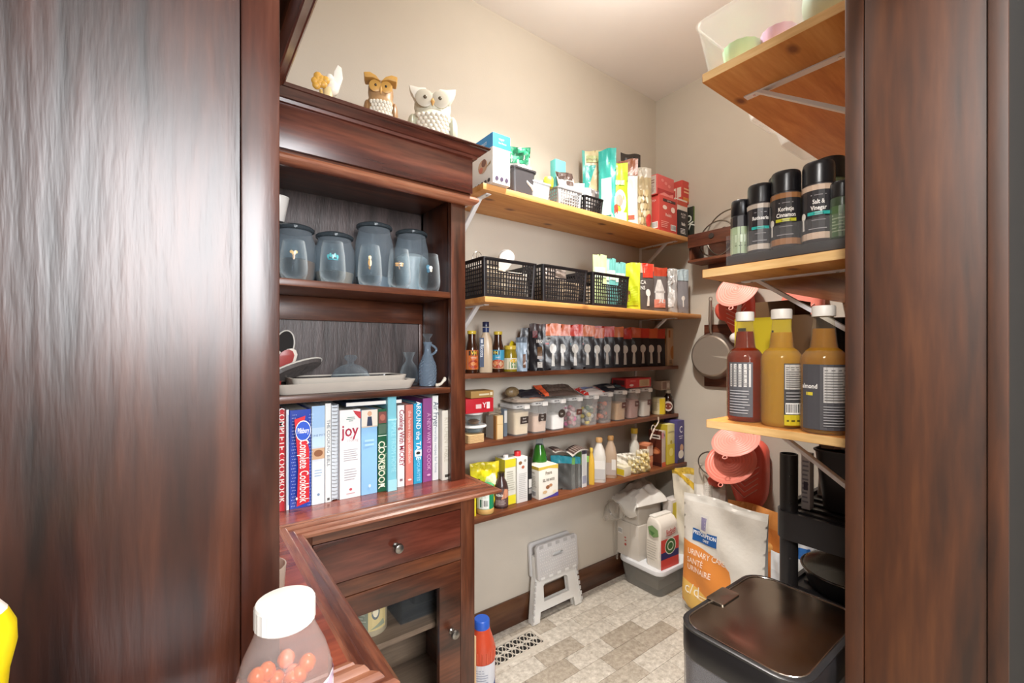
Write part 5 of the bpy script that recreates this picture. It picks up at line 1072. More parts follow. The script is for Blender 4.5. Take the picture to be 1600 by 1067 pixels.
# ---------- shelf 5
G5 = 'goods on the lowest shelf'
pouchA('yellow_bag', 'yellow plastic bag with torn shiny top behind the green-lidded can', 'bag', Z5, 1.530, 757, 722, .13, .06, 'd8c51e', [('p', [(.45, .55), (.9, .5), (.85, .75), (.5, .7)], 'e9e2b0'), ('e', .1, .62, .06, .06, '262218'), ('e', .26, .6, .06, .06, '262218')], 'c9b82a', rz=-.2, wr=.014, group=G5)
boxA('yellow_carton', 'narrow yellow carton edge beside the worktop end on the lowest shelf', 'carton', Z5, 1.465, 739, 744, 757, .09, 'dccb2c', group=G5)
Y = 1.482; x = wx(758, Y); h = zY(758, 757, Y)-Z5
lathed('peanut_can', 'tall can with green lid and white label at the left end of the lowest shelf', 'can', (x, Y, Z5+.0005), [('can_body', mat('1d8a5c', .35), [(.001, 0), (.034, 0), (.0345, .002), (.0345, h*.88)]), ('lid', mat('18a870', .3), [(.036, h*.86), (.036, h*.98), (.034, h), (.001, h)]), ('foot_band', mat('c29a5a', .5), [(.0348, .001), (.0352, .002), (.0352, h*.18), (.0348, h*.185)])],
       labels=[(h*.2, h*.82, .0348, [('r', 0, 0, .72, 1, 'd9dcd2'), ('r', .18, .05, .68, .62, 'eceee6'), ('r', .22, .1, .38, .55, '3f6a55')]+barcode(.42, .1, .66, .55, 6)+[('t', 'RALL', .35, .8, .16, '3f5a50')], facing(x, Y), .075)], group=G5)
Y = 1.493; x = wx(783, Y); h = zY(783, 738, Y)-Z5
lathed('syrup_bottle', 'dark brown syrup bottle with white lettering beside the green-lidded can', 'bottle', (x, Y, Z5+.0005), [('bottle_body', mat('3d2a28', .2), [(.001, 0), (.029, 0), (.030, .004), (.030, h*.55), (.024, h*.72), (.013, h*.86), (.012, h*.93)]), ('cap', mat('2a1c18', .3), [(.014, h*.92), (.014, h), (.001, h)])],
       labels=[(h*.06, h*.58, .0302, [('r', 0, 0, 1, 1, '5a4240'), ('p', [(.5, .4), (.98, .5), (.95, .9), (.7, .98)], 'c98a6a'), ('t', 'NERO', .4, .62, .17, 'f0ece8', 0, .9, .02)]+lines(.2, .8, .08, .38, 5, 'b5a4a0', .4), facing(x, Y), .075)], group=G5)
boxA('juice_carton', 'tall carton with yellow top and bottom and white cap on the lowest shelf', 'carton', Z5, 1.490, 789, 806, 719, .07, 'd9d6c8', [('r', 0, .82, 1, 1, 'd8cc2c'), ('r', 0, 0, 1, .20, 'd8cc2c')]+lines(.15, .9, .3, .75, 9, 'a8a494', .3), [('r', 0, 0, 1, 1, 'c9bb34')], group=G5)
x = wx(799, 1.525); MB().lathe([(.012, 0), (.012, .014), (.001, .0145)], n=16).build('cap', mat('e9e4e0', .35), bpy.data.objects['juice_carton'], loc=(0, 0, zY(789, 719, 1.490)-Z5))
boxA('milk_carton', 'tall white carton with red cap and nut pictures on the lowest shelf', 'carton', Z5, 1.480, 808, 824.5, 716, .07, 'dcdad6', [('e', .3, .88, .16, .04, '8a6242'), ('e', .55, .78, .14, .035, 'b5654a'), ('e', .75, .92, .12, .03, 'a8a39a')]+lines(.15, .9, .08, .66, 14, 'b3b0ac', .3), [('r', 0, 0, 1, 1, 'c9c6c0')], group=G5)
MB().lathe([(.015, 0), (.015, .018), (.014, .02), (.001, .02)], n=18).build('cap', mat('c42a2c', .3), bpy.data.objects['milk_carton'], loc=(0, 0, zY(808, 716, 1.480)-Z5))
boxA('black_carton', 'narrow black carton squeezed beside the nut-milk carton', 'carton', Z5, 1.480, 825.5, 831, 716, .06, '1f1d1e', [('r', .1, .3, .9, .5, 'c9c6c0'), ('r', .1, .16, .9, .28, '8a8682')], group=G5)
x, y = wx(843, 1.545), 1.545
lathed('green_bottle', 'green glass bottle with tall neck behind the nut carton', 'bottle', (x, y, Z5+.0005), [('bottle_body', mat('2f6a22', .1), [(.001, 0), (.033, 0), (.034, .004), (.034, .15), (.028, .185), (.018, .215)]), ('neck', GLASSB, [(.018, .215), (.014, .25), (.0135, .285), (.015, .287), (.015, .294)])], group=G5)
boxA('nut_carton', 'cream carton with French nut lettering, pictures and purple foot on the lowest shelf', 'carton', Z5, 1.457, 842, 872, 731, .085, 'e4dfd2', [('p', [(0, .9), (0, 1), (1, 1), (1, .86), (.5, .93)], 'd6b84c'), ('t', 'Prana', .5, .78, .15, '6a5030', .05, .8, .015), ('t', 'SEL DE NOIX', .5, .56, .115, '5a4a3a', 0, .75, .02), ('e', .45, .34, .10, .06, '8a5a3a'), ('e', .6, .38, .09, .05, 'b5805a'), ('e', .3, .2, .12, .05, 'c9a880'), ('p', [(0, 0), (1, 0), (1, .13), (.7, .07)], '4a3f8a'), ('e', .8, .16, .1, .05, 'd9c9a8')],
     [('p', [(0, .9), (0, 1), (1, 1), (1, .9)], 'd6b84c'), ('t', 'Prana', .5, .80, .09, '6a5030')]+lines(.15, .85, .35, .7, 7, 'b5ac9a', .35)+barcode(.2, .06, .8, .24, 9), group=G5)
for i, (pc, tp, c) in enumerate(((876, 712, '4a4a48'), (881, 714, '6a6a66'), (886, 713, '55534f'), (891, 713, '7a7a76'), (897, 712, '4a4846'), (903, 711, '5a5854'))):
    pouchA('spice_pouch', f'grey pouch with {("teal", "green", "teal", "teal", "teal", "green")[i]} top, {ORD[i]} in the bundle on the lowest shelf', 'pouch', Z5, 1.510, pc+1, tp, .10, .010, c, [('s', .6, .4, .05, 'c9c5bd')] if i == 5 else [], ('2f8fa0', '6fae5a', '2f8fa0', '2f8fa0', '3f9aa8', '7fae5a')[i], rz=-.85, group='bundle of pouches on the lowest shelf', sealh=.22, edge='d4d2cc', wr=.003)
t = thing('open_booklet', 'open printed booklet lying over the bundle of pouches', 'booklet', (wx(887, 1.505), 1.505, zY(880, 711, 1.510)+.004), -.35, G5)
def page(s): return lambda u, v: (s*u*.085, (v-.5)*.11, .022*math.sin(u*2.6)*.9+.012*u)
for s in (-1, 1):
    p = page(s); mb = MB(); mb.grid(p, 10, 3); mb.grid(lambda u, v: (p(u, v)[0], p(u, v)[1], p(u, v)[2]-.003), 10, 3); mb.build('page_block', mat('cfc8be', .5), t)
    prints(t, lambda a, b, l: tuple(Vector(page(s)(a, b))+Vector((0, 0, l+.0005))), 1, 1, [('r', .1, .08, .95, .92, '5a4640')]+[('r', .2+.12*k, .15, .24+.12*k, .85, 'a8988c') for k in range(6)], 'page_print')
boxA('white_carton', 'slim white and grey carton right of the bundled pouches', 'carton', Z5, 1.467, 909, 917, 703, .06, 'd9d8d4', [('r', 0, .88, 1, 1, '4a4450'), ('r', .1, .1, .9, .3, '9a9aa8')], [('r', 0, 0, 1, .6, '3a3838'), ('r', 0, .6, 1, .95, '6a8a4a')], group=G5)
def jug(pc, Y, tp, w, h1, c, capc, label, name='vinegar_bottle', band=None):
    x = wx(pc, Y); h = zY(pc, tp, Y)-Z5; t = thing(name, label, 'bottle', (x, Y, Z5+.0005), facing(x, Y)+PI/2, G5)
    MB().loft([rr(w*.96, w*.8, w*.25, 0), rr(w, w*.84, w*.28, .004), rr(w, w*.84, w*.28, h*.56), rr(w*.8, w*.7, w*.28, h*.72), rr(w*.45, w*.45, w*.2, h*.85), rr(w*.42, w*.42, w*.2, h*.9)]).build('bottle_body', mat(c, .3), t)
    MB().lathe([(w*.25, h*.90), (w*.25, h*.985), (w*.22, h), (.001, h)], n=18).build('cap', mat(capc, .4), t)
    if band: prints(t, lambda a, b, l: (-w*.42+a, -w*.42-.0008-l, h*.08+b), w*.84, h*.42, band, 'front_label')
    return t
jug(924, 1.480, 700, .030, 0, 'd3a83a', 'd9b84c', 'slim golden oil bottle right of the slim white carton on the lowest shelf')
jug(936, 1.490, 684, .066, 0, 'd4cfc6', 'b98f5c', 'pale grey-white jug with tan cap on the lowest shelf', band=[('r', 0, 0, 1, .55, 'bdbab8'), ('r', 0, .55, 1, 1, 'e0dcd6')])
jug(954, 1.505, 681, .062, 0, 'b79e86', 'a87c48', 'tan-brown jug beside the pale grey-white one on the lowest shelf', band=[('r', 0, 0, 1, .7, 'b3a49a'), ('r', .6, .3, 1, .9, 'ddd8d0')])
pouchA('white_bag', 'open white plastic bag with wire twist on the lowest shelf', 'bag', Z5, 1.515, 977, 708, .11, .06, 'ddd6c6', [('r', .1, .1, .5, .4, 'd9c83a'), ('r', .6, .1, .95, .5, 'cfc39a')], 'e3ddd0', rz=-.4, wr=.014, group=G5)
boxA('cream_carton', 'small cream carton with yellow end in front of the white plastic bag', 'carton', Z5, 1.460, 976, 986, 731, .07, 'ded6bc', [('r', 0, .2, .5, .8, 'e6dfc8')], [('r', .1, .1, .95, .75, 'd6c030')], group=G5)
pouchA('popcorn_bag', 'clear bag of pale popcorn beside the cream carton', 'bag', Z5, 1.475, 991, 713, .07, .045, 'd6c79a', [('e', .2+.15*(i % 5), .15+.14*(i//5), .08, .06, ('efe6c8', 'd9c88e', 'c2ab6a')[i % 3]) for i in range(25)], 'e0d8c2', rz=-.4, wr=.01, group=G5)
Y = 1.535; x = wx(991, Y)
lathed('vinegar_bottle', 'white-labelled bottle with yellow cap towards the right of the lowest shelf', 'bottle', (x, Y, Z5+.0005), [('bottle_body', mat('d6d2c6', .3), [(.001, 0), (.026, 0), (.027, .004), (.027, .13), (.015, .155), (.014, .165)]), ('neck_band', mat('c9c2b6', .35), [(.0165, .16), (.0165, .19), (.001, .1905)]), ('cap', mat('d3b030', .3), [(.0185, .1915), (.0185, .217), (.017, .219), (.001, .219)])], group=G5)
pouchA('pasta_bag', 'clear bag of pale yellow pasta near the right end of the lowest shelf', 'bag', Z5, 1.470, 1004, 702, .08, .06, 'd9c690', [('e', .2+.15*(i % 5), .12+.13*(i//5), .09, .06, ('efe0b0', 'd0b468', 'e6d29a')[i % 3]) for i in range(30)], 'ddd3bc', rz=-.3, wr=.012, group=G5)
boxA('orange_carton', 'orange and pale carton left of the brown chocolate box', 'carton', Z5, 1.490, 1011, 1020, 694, .06, 'd98a64', [('r', 0, .5, 1, .9, 'e6c9b4'), ('r', 0, .2, 1, .45, 'e0946a')], [('r', 0, .3, 1, .9, '9a5a3a')], group=G5)
boxA('brownie_box', 'tall brown cake-mix box with red edge near the right end of the lowest shelf', 'carton', Z5, 1.460, 1034, 1040, 674, .085, 'c9b8a8', [('r', 0, 0, 1, .12, 'd0603c'), ('t', 'R', .6, .88, .12, '2a2a3a', 0, 1, .02), ('r', 0, .8, .5, .95, 'd98a9a')], [('r', 0, 0, 1, 1, '5a2a1c'), ('r', .2, .76, .9, .88, 'd9d2c6'), ('r', .3, .8, .8, .84, '3a2420'), ('e', .5, .42, .4, .10, 'a85a34'), ('e', .5, .40, .3, .06, 'd98a5c'), ('r', 0, .0, 1, .1, '3c1a14')], group=G5)
boxA('lemon_box', 'tall pale yellow lemon-mix box between the brown and the purple boxes', 'carton', Z5, 1.470, 1043, 1054, 664, .09, 'e0d592', [('r', 0, 0, 1, .5, 'd8c53c'), ('e', .5, .3, .3, .10, 'e9dc7a'), ('e', .5, .55, .15, .05, 'b5a03a'), ('r', .1, .8, .9, .83, 'c9be8a')], [('r', 0, 0, 1, 1, 'cbb53a')], group=G5)
boxA('purple_box', 'purple box with a white letter C at the right end of the lowest shelf', 'carton', Z5, 1.452, 1058.5, 1069, 658, .09, '4a4478', [('t', 'C', .5, .78, .22, 'eceaf2', 0, .8, .015), ('r', .2, .62, .8, .64, 'c9c6d8'), ('r', .3, .57, .7, .59, 'c9c6d8'), ('e', .6, .35, .25, .09, 'c9a080'), ('e', .5, .2, .4, .10, 'd9d2c4'), ('r', 0, 0, 1, .08, '3a3440')], group=G5)
t = thing('plastic_strap', 'pale curled plastic strap hanging over the brown cake-mix box', 'strap', (wx(1020, 1.475), 1.475, Z5+.20), 0, G5)
MB().tube([(.05, 0, .075), (.052, 0, .05), (.04, 0, .035), (.018, .0, .022), (-.005, 0, -.01), (-.025, 0, -.04)], .004, 8).build('strap_body', mat('d6c4b2', .4), t)
MB().tube([(.0+.014*math.cos(q), -.002, .018+.018*math.sin(q)) for q in [2*PI*i/14 for i in range(14)]], .0025, 6, closed=True).build('loop', mat('d6c4b2', .4), t)
# ================================================================== goods on the right-hand shelves
# ---------- high shelf: clear tubs and dishes
TUBC = clear('e6e4e0', .12, .42, .12)
t = tub('clear_tub', 'large clear plastic tub of silicone cups overhanging the end of the high shelf', 'tub', (1.36, .60, ZR_1+.0008), .28, .26, .17, TUBC, .80, .03)
def ribcup(name, label, loc, r, h, c, rot=(0, 0, 0)):
    t = thing(name, label, 'cup', loc); n = 28; mb = MB(); M = Matrix.Rotation(rot[0], 4, 'X') @ Matrix.Rotation(rot[1], 4, 'Y')
    rings = []
    for rr_, z in ((r*.74, 0), (r*.78, .003), (r, h), (r*.96, h), (r*.74, .005)):
        rings.append([((rr_+(.0015 if i % 2 else -.0015))*math.cos(2*PI*i/n), (rr_+(.0015 if i % 2 else -.0015))*math.sin(2*PI*i/n), z) for i in range(n)])
    mb.loft(rings, M=M).build('cup_body', mat(c, .45), t, smooth=60); return t
ribcup('silicone_cup', 'mint-green ribbed silicone cup inside the large clear tub', (1.315, .635, ZR_1+.006), .050, .085, '9fd0a4')
ribcup('silicone_cup', 'mauve ribbed silicone cup inside the large clear tub', (1.340, .545, ZR_1+.006), .044, .090, 'a98aa6')
t = thing('china_bowl', 'white china bowl nested on its side inside the large clear tub', 'bowl', (1.42, .52, ZR_1+.058))
MB().lathe([(.001, 0), (.025, 0), (.048, .03), (.052, .05), (.049, .05), (.045, .03), (.001, .005)], n=28, cap=False, M=Matrix.Rotation(-.9, 4, 'Y') @ Matrix.Translation((0, 0, -.02))).build('bowl_body', mat('e6e2dc', .3), t)
t = thing('stacked_dish', 'grey-green round dish on edge at the end of the high shelf', 'dish', (1.30, .385, ZR_1+.092))
MB().lathe([(.001, -.012), (.06, -.010), (.088, .004), (.091, .008), (.088, .009), (.058, -.005), (.001, -.006)], n=36, cap=False, M=Matrix.Rotation(PI/2-.25, 4, 'Y') @ Matrix.Rotation(.0, 4, 'X')).build('dish_body', mat('8f9c8c', .35), t)
t = thing('teal_dish', 'turquoise round dish leaning behind the grey-green one', 'dish', (1.345, .375, ZR_1+.088))
MB().lathe([(.001, -.010), (.055, -.008), (.084, .004), (.087, .008), (.084, .009), (.054, -.004), (.001, -.005)], n=36, cap=False, M=Matrix.Rotation(PI/2-.25, 4, 'Y')).build('dish_body', mat('6fb3b0', .35), t)
tub('clear_tub', 'clear plastic tub hanging over the front of the high shelf, middle of the three', 'tub', (1.66, .62, ZR_1+.0008), .22, .28, .10, TUBC, .84, .03)
tub('clear_tub', 'clear plastic tub hanging over the front of the high shelf, farthest along', 'tub', (1.98, .63, ZR_1+.0008), .30, .30, .09, TUBC, .84, .03)
# ---------- spice shelf
t = thing('spice_rack', 'low black stepped rack with a clear front lip under the spice jars', 'rack', (1.215, .31, ZR_2+.0005))
MB().box(0, .01, 0, .10, .32, .028).build('lower_step', mat('1b1a1b', .35), t, bev=.003)
MB().box(.1005, .01, 0, .19, .32, .066).build('upper_step', mat('1b1a1b', .35), t, bev=.003)
MB().box(-.003, .012, .004, -.0005, .318, .085).build('clear_lip', clear('c9c9c9', .05, .35, .05), t)
BLK = mat('18171a', .3)
def spice(label, px, X, z, R, h, lab, body='3a3436', tint=None, base=None, grp='spice jars on the rack'):
    Y = wy(px, X); t = thing('spice_jar', label, 'jar', (X, Y, z+.0006), facing(X, Y)+PI/2, grp)
    MB().lathe([(.001, 0), (R*.94, 0), (R, .003), (R, h*.70), (R*.94, h*.74)], n=28, cap=False).build('jar_wall', mat(body, .3), t)
    MB().lathe([(R*.95, h*.715), (R*1.0, h*.725), (R*1.0, h*.94), (R*.96, h*.985), (R*.9, h), (.001, h)], n=28, cap=False).build('lid', BLK, t)
    W = R*2.9
    prints(t, lambda a, b, l: ((R+.0003+l)*math.cos(-PI/2+(a-W/2)/R), (R+.0003+l)*math.sin(-PI/2+(a-W/2)/R), h*.04+b), W, h*.66, lab, 'wrap_label', .3)
    return t
zs = ZR_2+.0285
def lab(t1, t2, band, base, spoon=True):
    o = [('r', 0, .12, 1, .90, '2a282b'), ('r', 0, 0, 1, .12, base), ('r', 0, .90, 1, 1, base), ('r', .34, .80, .66, .815, '8a8688')]
    o += [('t', t1, .5, .68, .115, 'ece9e4', 0, .68, .02), ('t', t2, .5, .565, .115, 'ece9e4', 0, .68, .02), ('r', .27, .44, .73, .50, band), ('t', 'seasoning', .5, .47, .04, '2a282b')]
    o += [('r', .36, .34, .64, .35, '9a9698'), ('r', .30, .18, .66, .195, '9a9698')]
    if spoon: o += [('s', .16, .44, .035, 'e2ddd5')]
    return o
spice('small black-lidded spice jar with pale green label at the far end of the rack', 1157, 1.250, ZR_2+.0285, .024, .155, [('r', 0, .0, 1, .72, '9fb08e'), ('r', 0, .72, 1, 1, '2a282b'), ('r', .3, .2, .7, .22, '5a6a4c'), ('r', .3, .3, .7, .5, 'b5c4a4')], '2a282b')
spice('black spice jar lettered Rotisserie', 1188, 1.252, zs, .031, .183, lab('Rotisserie', ' ', '2fa59c', 'b5a89a', False)+[('r', .74, .48, .96, .88, 'c9c6c2')]+[('r', .76, .50+.045*i, .94, .515+.045*i, '4a4848') for i in range(8)])
spice('black spice jar lettered Korintje Cinnamon', 1228, 1.252, zs, .034, .197, lab('Korintje', 'Cinnamon', 'b9b92e', '9a6a42'))
spice('black spice jar lettered Salt & Vinegar', 1279, 1.252, zs, .034, .197, lab('Salt &', 'Vinegar', '2fa59c', 'c9b09a'))
spice('black-lidded jar with pale label standing behind between Rotisserie and Cinnamon', 1221, 1.36, ZR_2+.0665, .033, .19, [('r', 0, 0, 1, 1, '3a3a34')], '2a2826')
spice('black-lidded jar with grey-green label standing behind Salt & Vinegar', 1297, 1.36, ZR_2+.0665, .035, .20, [('r', 0, 0, 1, 1, '7a8a66'), ('r', .1, .3, .9, .8, 'a9b08a')], '4a5a3c')
spice('squat black-lidded green jar nearest the door casing on the rack', 1316, 1.245, zs, .024, .135, [('r', 0, 0, 1, .8, '4f6a44')]+lines(.2, .8, .1, .6, 6, '9aa88a'), '3a4a34')
t = thing('wire_clip', 'thin black wire handle on top of the jar behind Rotisserie', 'wire', (1.36, wy(1221, 1.36), ZR_2+.2585))
MB().tube([(-.02, 0, 0), (-.012, .004, .014), (0, 0, .004), (.012, -.004, .014), (.022, 0, 0)], .0011, 6).build('wire', BLK, t)
# ---------- syrup shelf
def syrup(label, px, X, R, h, c, lev, labs, rz=0):
    Y = wy(px, X); t = thing('syrup_bottle', label, 'bottle', (X, Y, ZR_3+.0006), facing(X, Y)+PI/2, 'big syrup bottles')
    n = 32
    out = [(.001, 0), (R*.90, 0), (R*.98, .006), (R, .012), (R*.99, h*.50), (R*1.0, h*.57), (R*.96, h*.60), (R*.80, h*.64), (R*.60, h*.665), (R*.56, h*.70), (R*.50, h*.80), (R*.43, h*.885), (R*.43, h*.93)]
    MB().lathe(out, n=n, cap=False).build('bottle_wall', clear('e8e0cc', .04, .35, .04, 'fbf8ee'), t)
    inn = [(max(.001, r-.0022), z+.0022) for r, z in out[:-1] if z < lev*h]+[(.0, 0)]
    inn = inn[:-1]+[(inn[-2][0]*.96, lev*h), (.001, lev*h)]
    MB().lathe(inn, n=n, cap=False).build('syrup', liquid(c), t)
    MB().lathe([(R*.45, h*.915), (R*.50, h*.917), (R*.50, h*.99), (R*.47, h), (.001, h)], n=n, cap=False).build('cap', mat('e6e2da', .4), t)
    for a0, W, z0, z1, items in labs:
        prints(t, lambda a, b, l: ((R*1.003+.0004+l)*math.cos(-PI/2+a0+(a-W/2)/R), (R*1.003+.0004+l)*math.sin(-PI/2+a0+(a-W/2)/R), h*z0+b), W, h*(z1-z0), items, 'wrap_label', .35)
    return t
nf = [('r', 0, 0, 1, 1, '57575b'), ('r', .06, .55, .92, .97, 'cfccc8')]+lines(.1, .88, .57, .95, 12, '7a7876', .4, .3)+lines(.08, .9, .05, .5, 9, 'a9a8aa', .35, .3)
syrup('big red-brown syrup bottle with grey label, leftmost of the three', 1164, 1.275, .0475, .305, 'a23414', .82, [(-.25, .062, .05, .54, nf)])
syrup('big pale yellow syrup bottle with barcode label in the middle of the three', 1221, 1.262, .0490, .305, 'f2c650', .80, [(.62, .050, .03, .54, [('r', 0, 0, 1, 1, '4a4a4c'), ('r', .04, .58, 1, .98, 'c9c7c2')]+lines(.08, .96, .6, .95, 10, '6a6866', .4, .3)+lines(.08, .96, .40, .55, 3, 'a9a8aa')+barcode(.06, .18, .96, .36, 10)+[('r', 0, 0, 1, .17, 'cdb92c'), ('r', .1, .06, .9, .09, '5a5420')])])
syrup('big golden syrup bottle with charcoal label, nearest the door casing', 1287, 1.243, .0490, .305, 'd9a038', .82, [(.12, .105, .04, .54, [('r', 0, 0, 1, 1, '4d4c50'), ('t', 'almond', .16, .66, .10, 'f0eeea', 0, .8, .02), ('r', .10, .52, .24, .57, 'd6c43a'), ('r', .44, .42, .96, .96, 'c6c3c0')]+lines(.46, .94, .44, .93, 12, '757372', .4, .3)+lines(.44, .94, .05, .38, 8, 'a2a1a3', .35, .3))])
cy0, cy1 = wy(1246, 1.385), wy(1148, 1.385)
hh = zX(1180, 497, 1.385)-ZR_3
t = carton('popcorn_box', 'brown cardboard box with yellow printed end behind the syrup bottles', 'box', (1.385+.10, (cy0+cy1)/2, ZR_3+.0006), (.20, cy1-cy0, hh), '6b4d2f', (), [('r', .0, .0, 1, 1, 'd6c22c'), ('t', 'le', .70, .80, .17, '1f1c14', 0, 1, .012), ('t', 'maïs', .62, .60, .17, '1f1c14', 0, 1, .012), ('t', '100%', .72, .41, .13, '1f1c14', 0, 1, .012), ('r', .06, .86, .2, .9, '1f1c14'), ('r', .1, .5, .2, .62, '1f1c14')])
cy0, cy1 = wy(1243, 1.60), wy(1181, 1.60)
carton('cardboard_box', 'taller plain brown cardboard box behind the yellow-ended one', 'box', (1.66, (cy0+cy1)/2, ZR_3+.0006), (.13, cy1-cy0, zX(1210, 471, 1.60)-ZR_3), '5d4228')
cy0, cy1 = wy(1277, 1.46), wy(1248, 1.40)
carton('cardboard_box', 'dark brown cardboard box between the middle and nearest syrup bottles', 'box', (1.43, cy0+(cy1-cy0)/2-.012, ZR_3+.0006), (.13, max(.06, cy1-cy0-.012), zX(1262, 492, 1.38)-ZR_3), '5a4026', (), [('r', .55, .35, .85, .38, '241a10'), ('r', .6, .1, .64, .35, '241a10')])
t = thing('patterned_tin', 'black patterned tin high behind the nearest syrup bottle', 'tin', (1.80, wy(1305, 1.80), ZR_3+.0006))
MB().loft([rr(.12, .10, .02, 0), rr(.12, .10, .02, .285)]).build('tin_body', mat('26282e', .4, var=.6, bump=.2), t)
MB().loft([rr(.124, .104, .022, .285), rr(.124, .104, .022, .302), rr(.11, .09, .02, .306)]).build('lid', mat('1b1c20', .35), t)
# ================================================================== right wall: lid rack, skillet, silicone mitts
XW = XC-.001
RK = wood('rack', ('3a1c12', '5d3322', '754730'), 'y', .4, 1, .1)
ya, yb = .86, 1.345; zl0 = zX(1110, 409, 2.25); zl1 = zX(1110, 361, 2.22)
t = thing('lid_rack', 'brown wooden pot-lid rack on the right wall above the skillet', 'rack', (XW, (ya+yb)/2, zl0))
l = t.location
def lb(name, m, x0, y0, z0, x1, y1, z1): return MB().box(x0-l[0], y0-l[1], z0-l[2], x1-l[0], y1-l[1], z1-l[2]).build(name, m, t, bev=.002)
lb('back_board', RK, XW-.014, ya, zl0-.06, XW-.0005, yb-.04, zl1)
lb('bottom_board', RK, XW-.15, ya, zl0, XW-.014, yb, zl0+.014)
lb('front_rail', RK, XW-.15, ya, zl1-.075, XW-.136, yb, zl1-.005)
lb('end_board', RK, XW-.136, yb-.014, zl0+.014, XW-.014, yb, zl1-.02)
MB().box(-.014, yb-.15-l[1], -.10, -.0005, yb-.10-l[1], -.06).build('hook_block', RK, t, bev=.002)
MB().tube([(-.014, yb-.125-l[1], -.085), (-.045, yb-.125-l[1], -.09), (-.055, yb-.125-l[1], -.08), (-.055, yb-.125-l[1], -.07)], .003, 8).build('hook', mat('2a2624', .4, .6), t)
LG = clear('b9b3a8', .05, .45, .05)
for i, (px, py, R, s) in enumerate(((1140, 338, .125, 'larger glass pan lid standing in the wooden rack'), (1120, 345, .095, 'smaller glass pan lid standing in front in the wooden rack'))):
    X = XW-.05-.045*i; Y = wy(px, X); t2 = thing('saucepan_cover', s, 'pan lid', (X, Y, zl0+.0155), 0, 'glass lids in the rack')
    M = Matrix.Translation((0, 0, R+.004)) @ Matrix.Rotation(-PI/2+.12, 4, 'Y')
    MB().lathe([(R, 0), (R*.9, .012), (R*.6, .024), (.012, .03)], n=36, M=M, cap=False).build('glass_dome', LG, t2)
    MB().tube([M @ Vector((R*math.cos(q), R*math.sin(q), 0)) for q in [2*PI*k/40 for k in range(40)]], .004, 8, closed=True).build('steel_rim', mat('8a8378', .25, .9), t2)
    MB().lathe([(.008, .03), (.007, .04), (.016, .05), (.014, .058), (.001, .059)], n=16, M=M).build('knob', mat('2a2624', .35), t2)
# skillet
Xp = XW-.035; Yp = wy(1112, Xp); Zp = zX(1112, 556, Xp)
t = thing('skillet', 'stainless steel skillet hanging by its handle on the right wall', 'pan', (Xp, Yp, Zp))
STEEL = mat('b5a99c', .28, .8, var=.04)
M = Matrix.Rotation(-PI/2, 4, 'Y')
m_, n_, l_, b_ = newmat('brushed_disc'); b_.inputs['Metallic'].default_value = .55; b_.inputs['Roughness'].default_value = .38; b_.inputs['Base Color'].default_value = lin('b8ab9c'); b_.inputs['Anisotropic'].default_value = .8
tn = n_.new('ShaderNodeTangent'); tn.direction_type = 'RADIAL'; tn.axis = 'Z'; l_.new(tn.outputs[0], b_.inputs['Tangent'])
Rp = .128
MB().lathe([(Rp*.80, .0195), (.001, .0195)], n=40, M=M, cap=False).build('disc_base', m_, t)
MB().lathe([(Rp*.80, .0195), (Rp*.86, .016), (Rp*.98, -.018), (Rp, -.024), (Rp*1.02, -.025), (Rp*.98, -.022), (Rp*.84, .013), (.001, .014)], n=40, M=M, cap=False).build('pan_wall', STEEL, t)
zt = zX(1114, 470, Xp)-Zp
MB().tube([(-.002, 0, Rp*.95), (-.014, 0, Rp*1.12), (-.016, 0, Rp*1.5), (-.012, 0, zt*.8), (-.012, 0, zt)], [.006, .007, .009, .010, .008], 10).build('handle', STEEL, t)
MB().tube([(-.012, .009*math.cos(q), zt+.010+.011*math.sin(q)) for q in [2*PI*k/14 for k in range(14)]], .0022, 6, closed=True).build('hanging_ring', STEEL, t)
yb0, yb1 = wy(1165, XW), wy(1102, XW)
t = thing('wall_board', 'dark brown board fixed to the wall behind the skillet', 'board', (XW, (yb0+yb1)/2, zX(1120, 604, XW)))
MB().box(-.012, -(yb1-yb0)/2, 0, -.0005, (yb1-yb0)/2, zX(1120, 507, XW)-zX(1120, 604, XW)).build('board', RK, t, bev=.002)
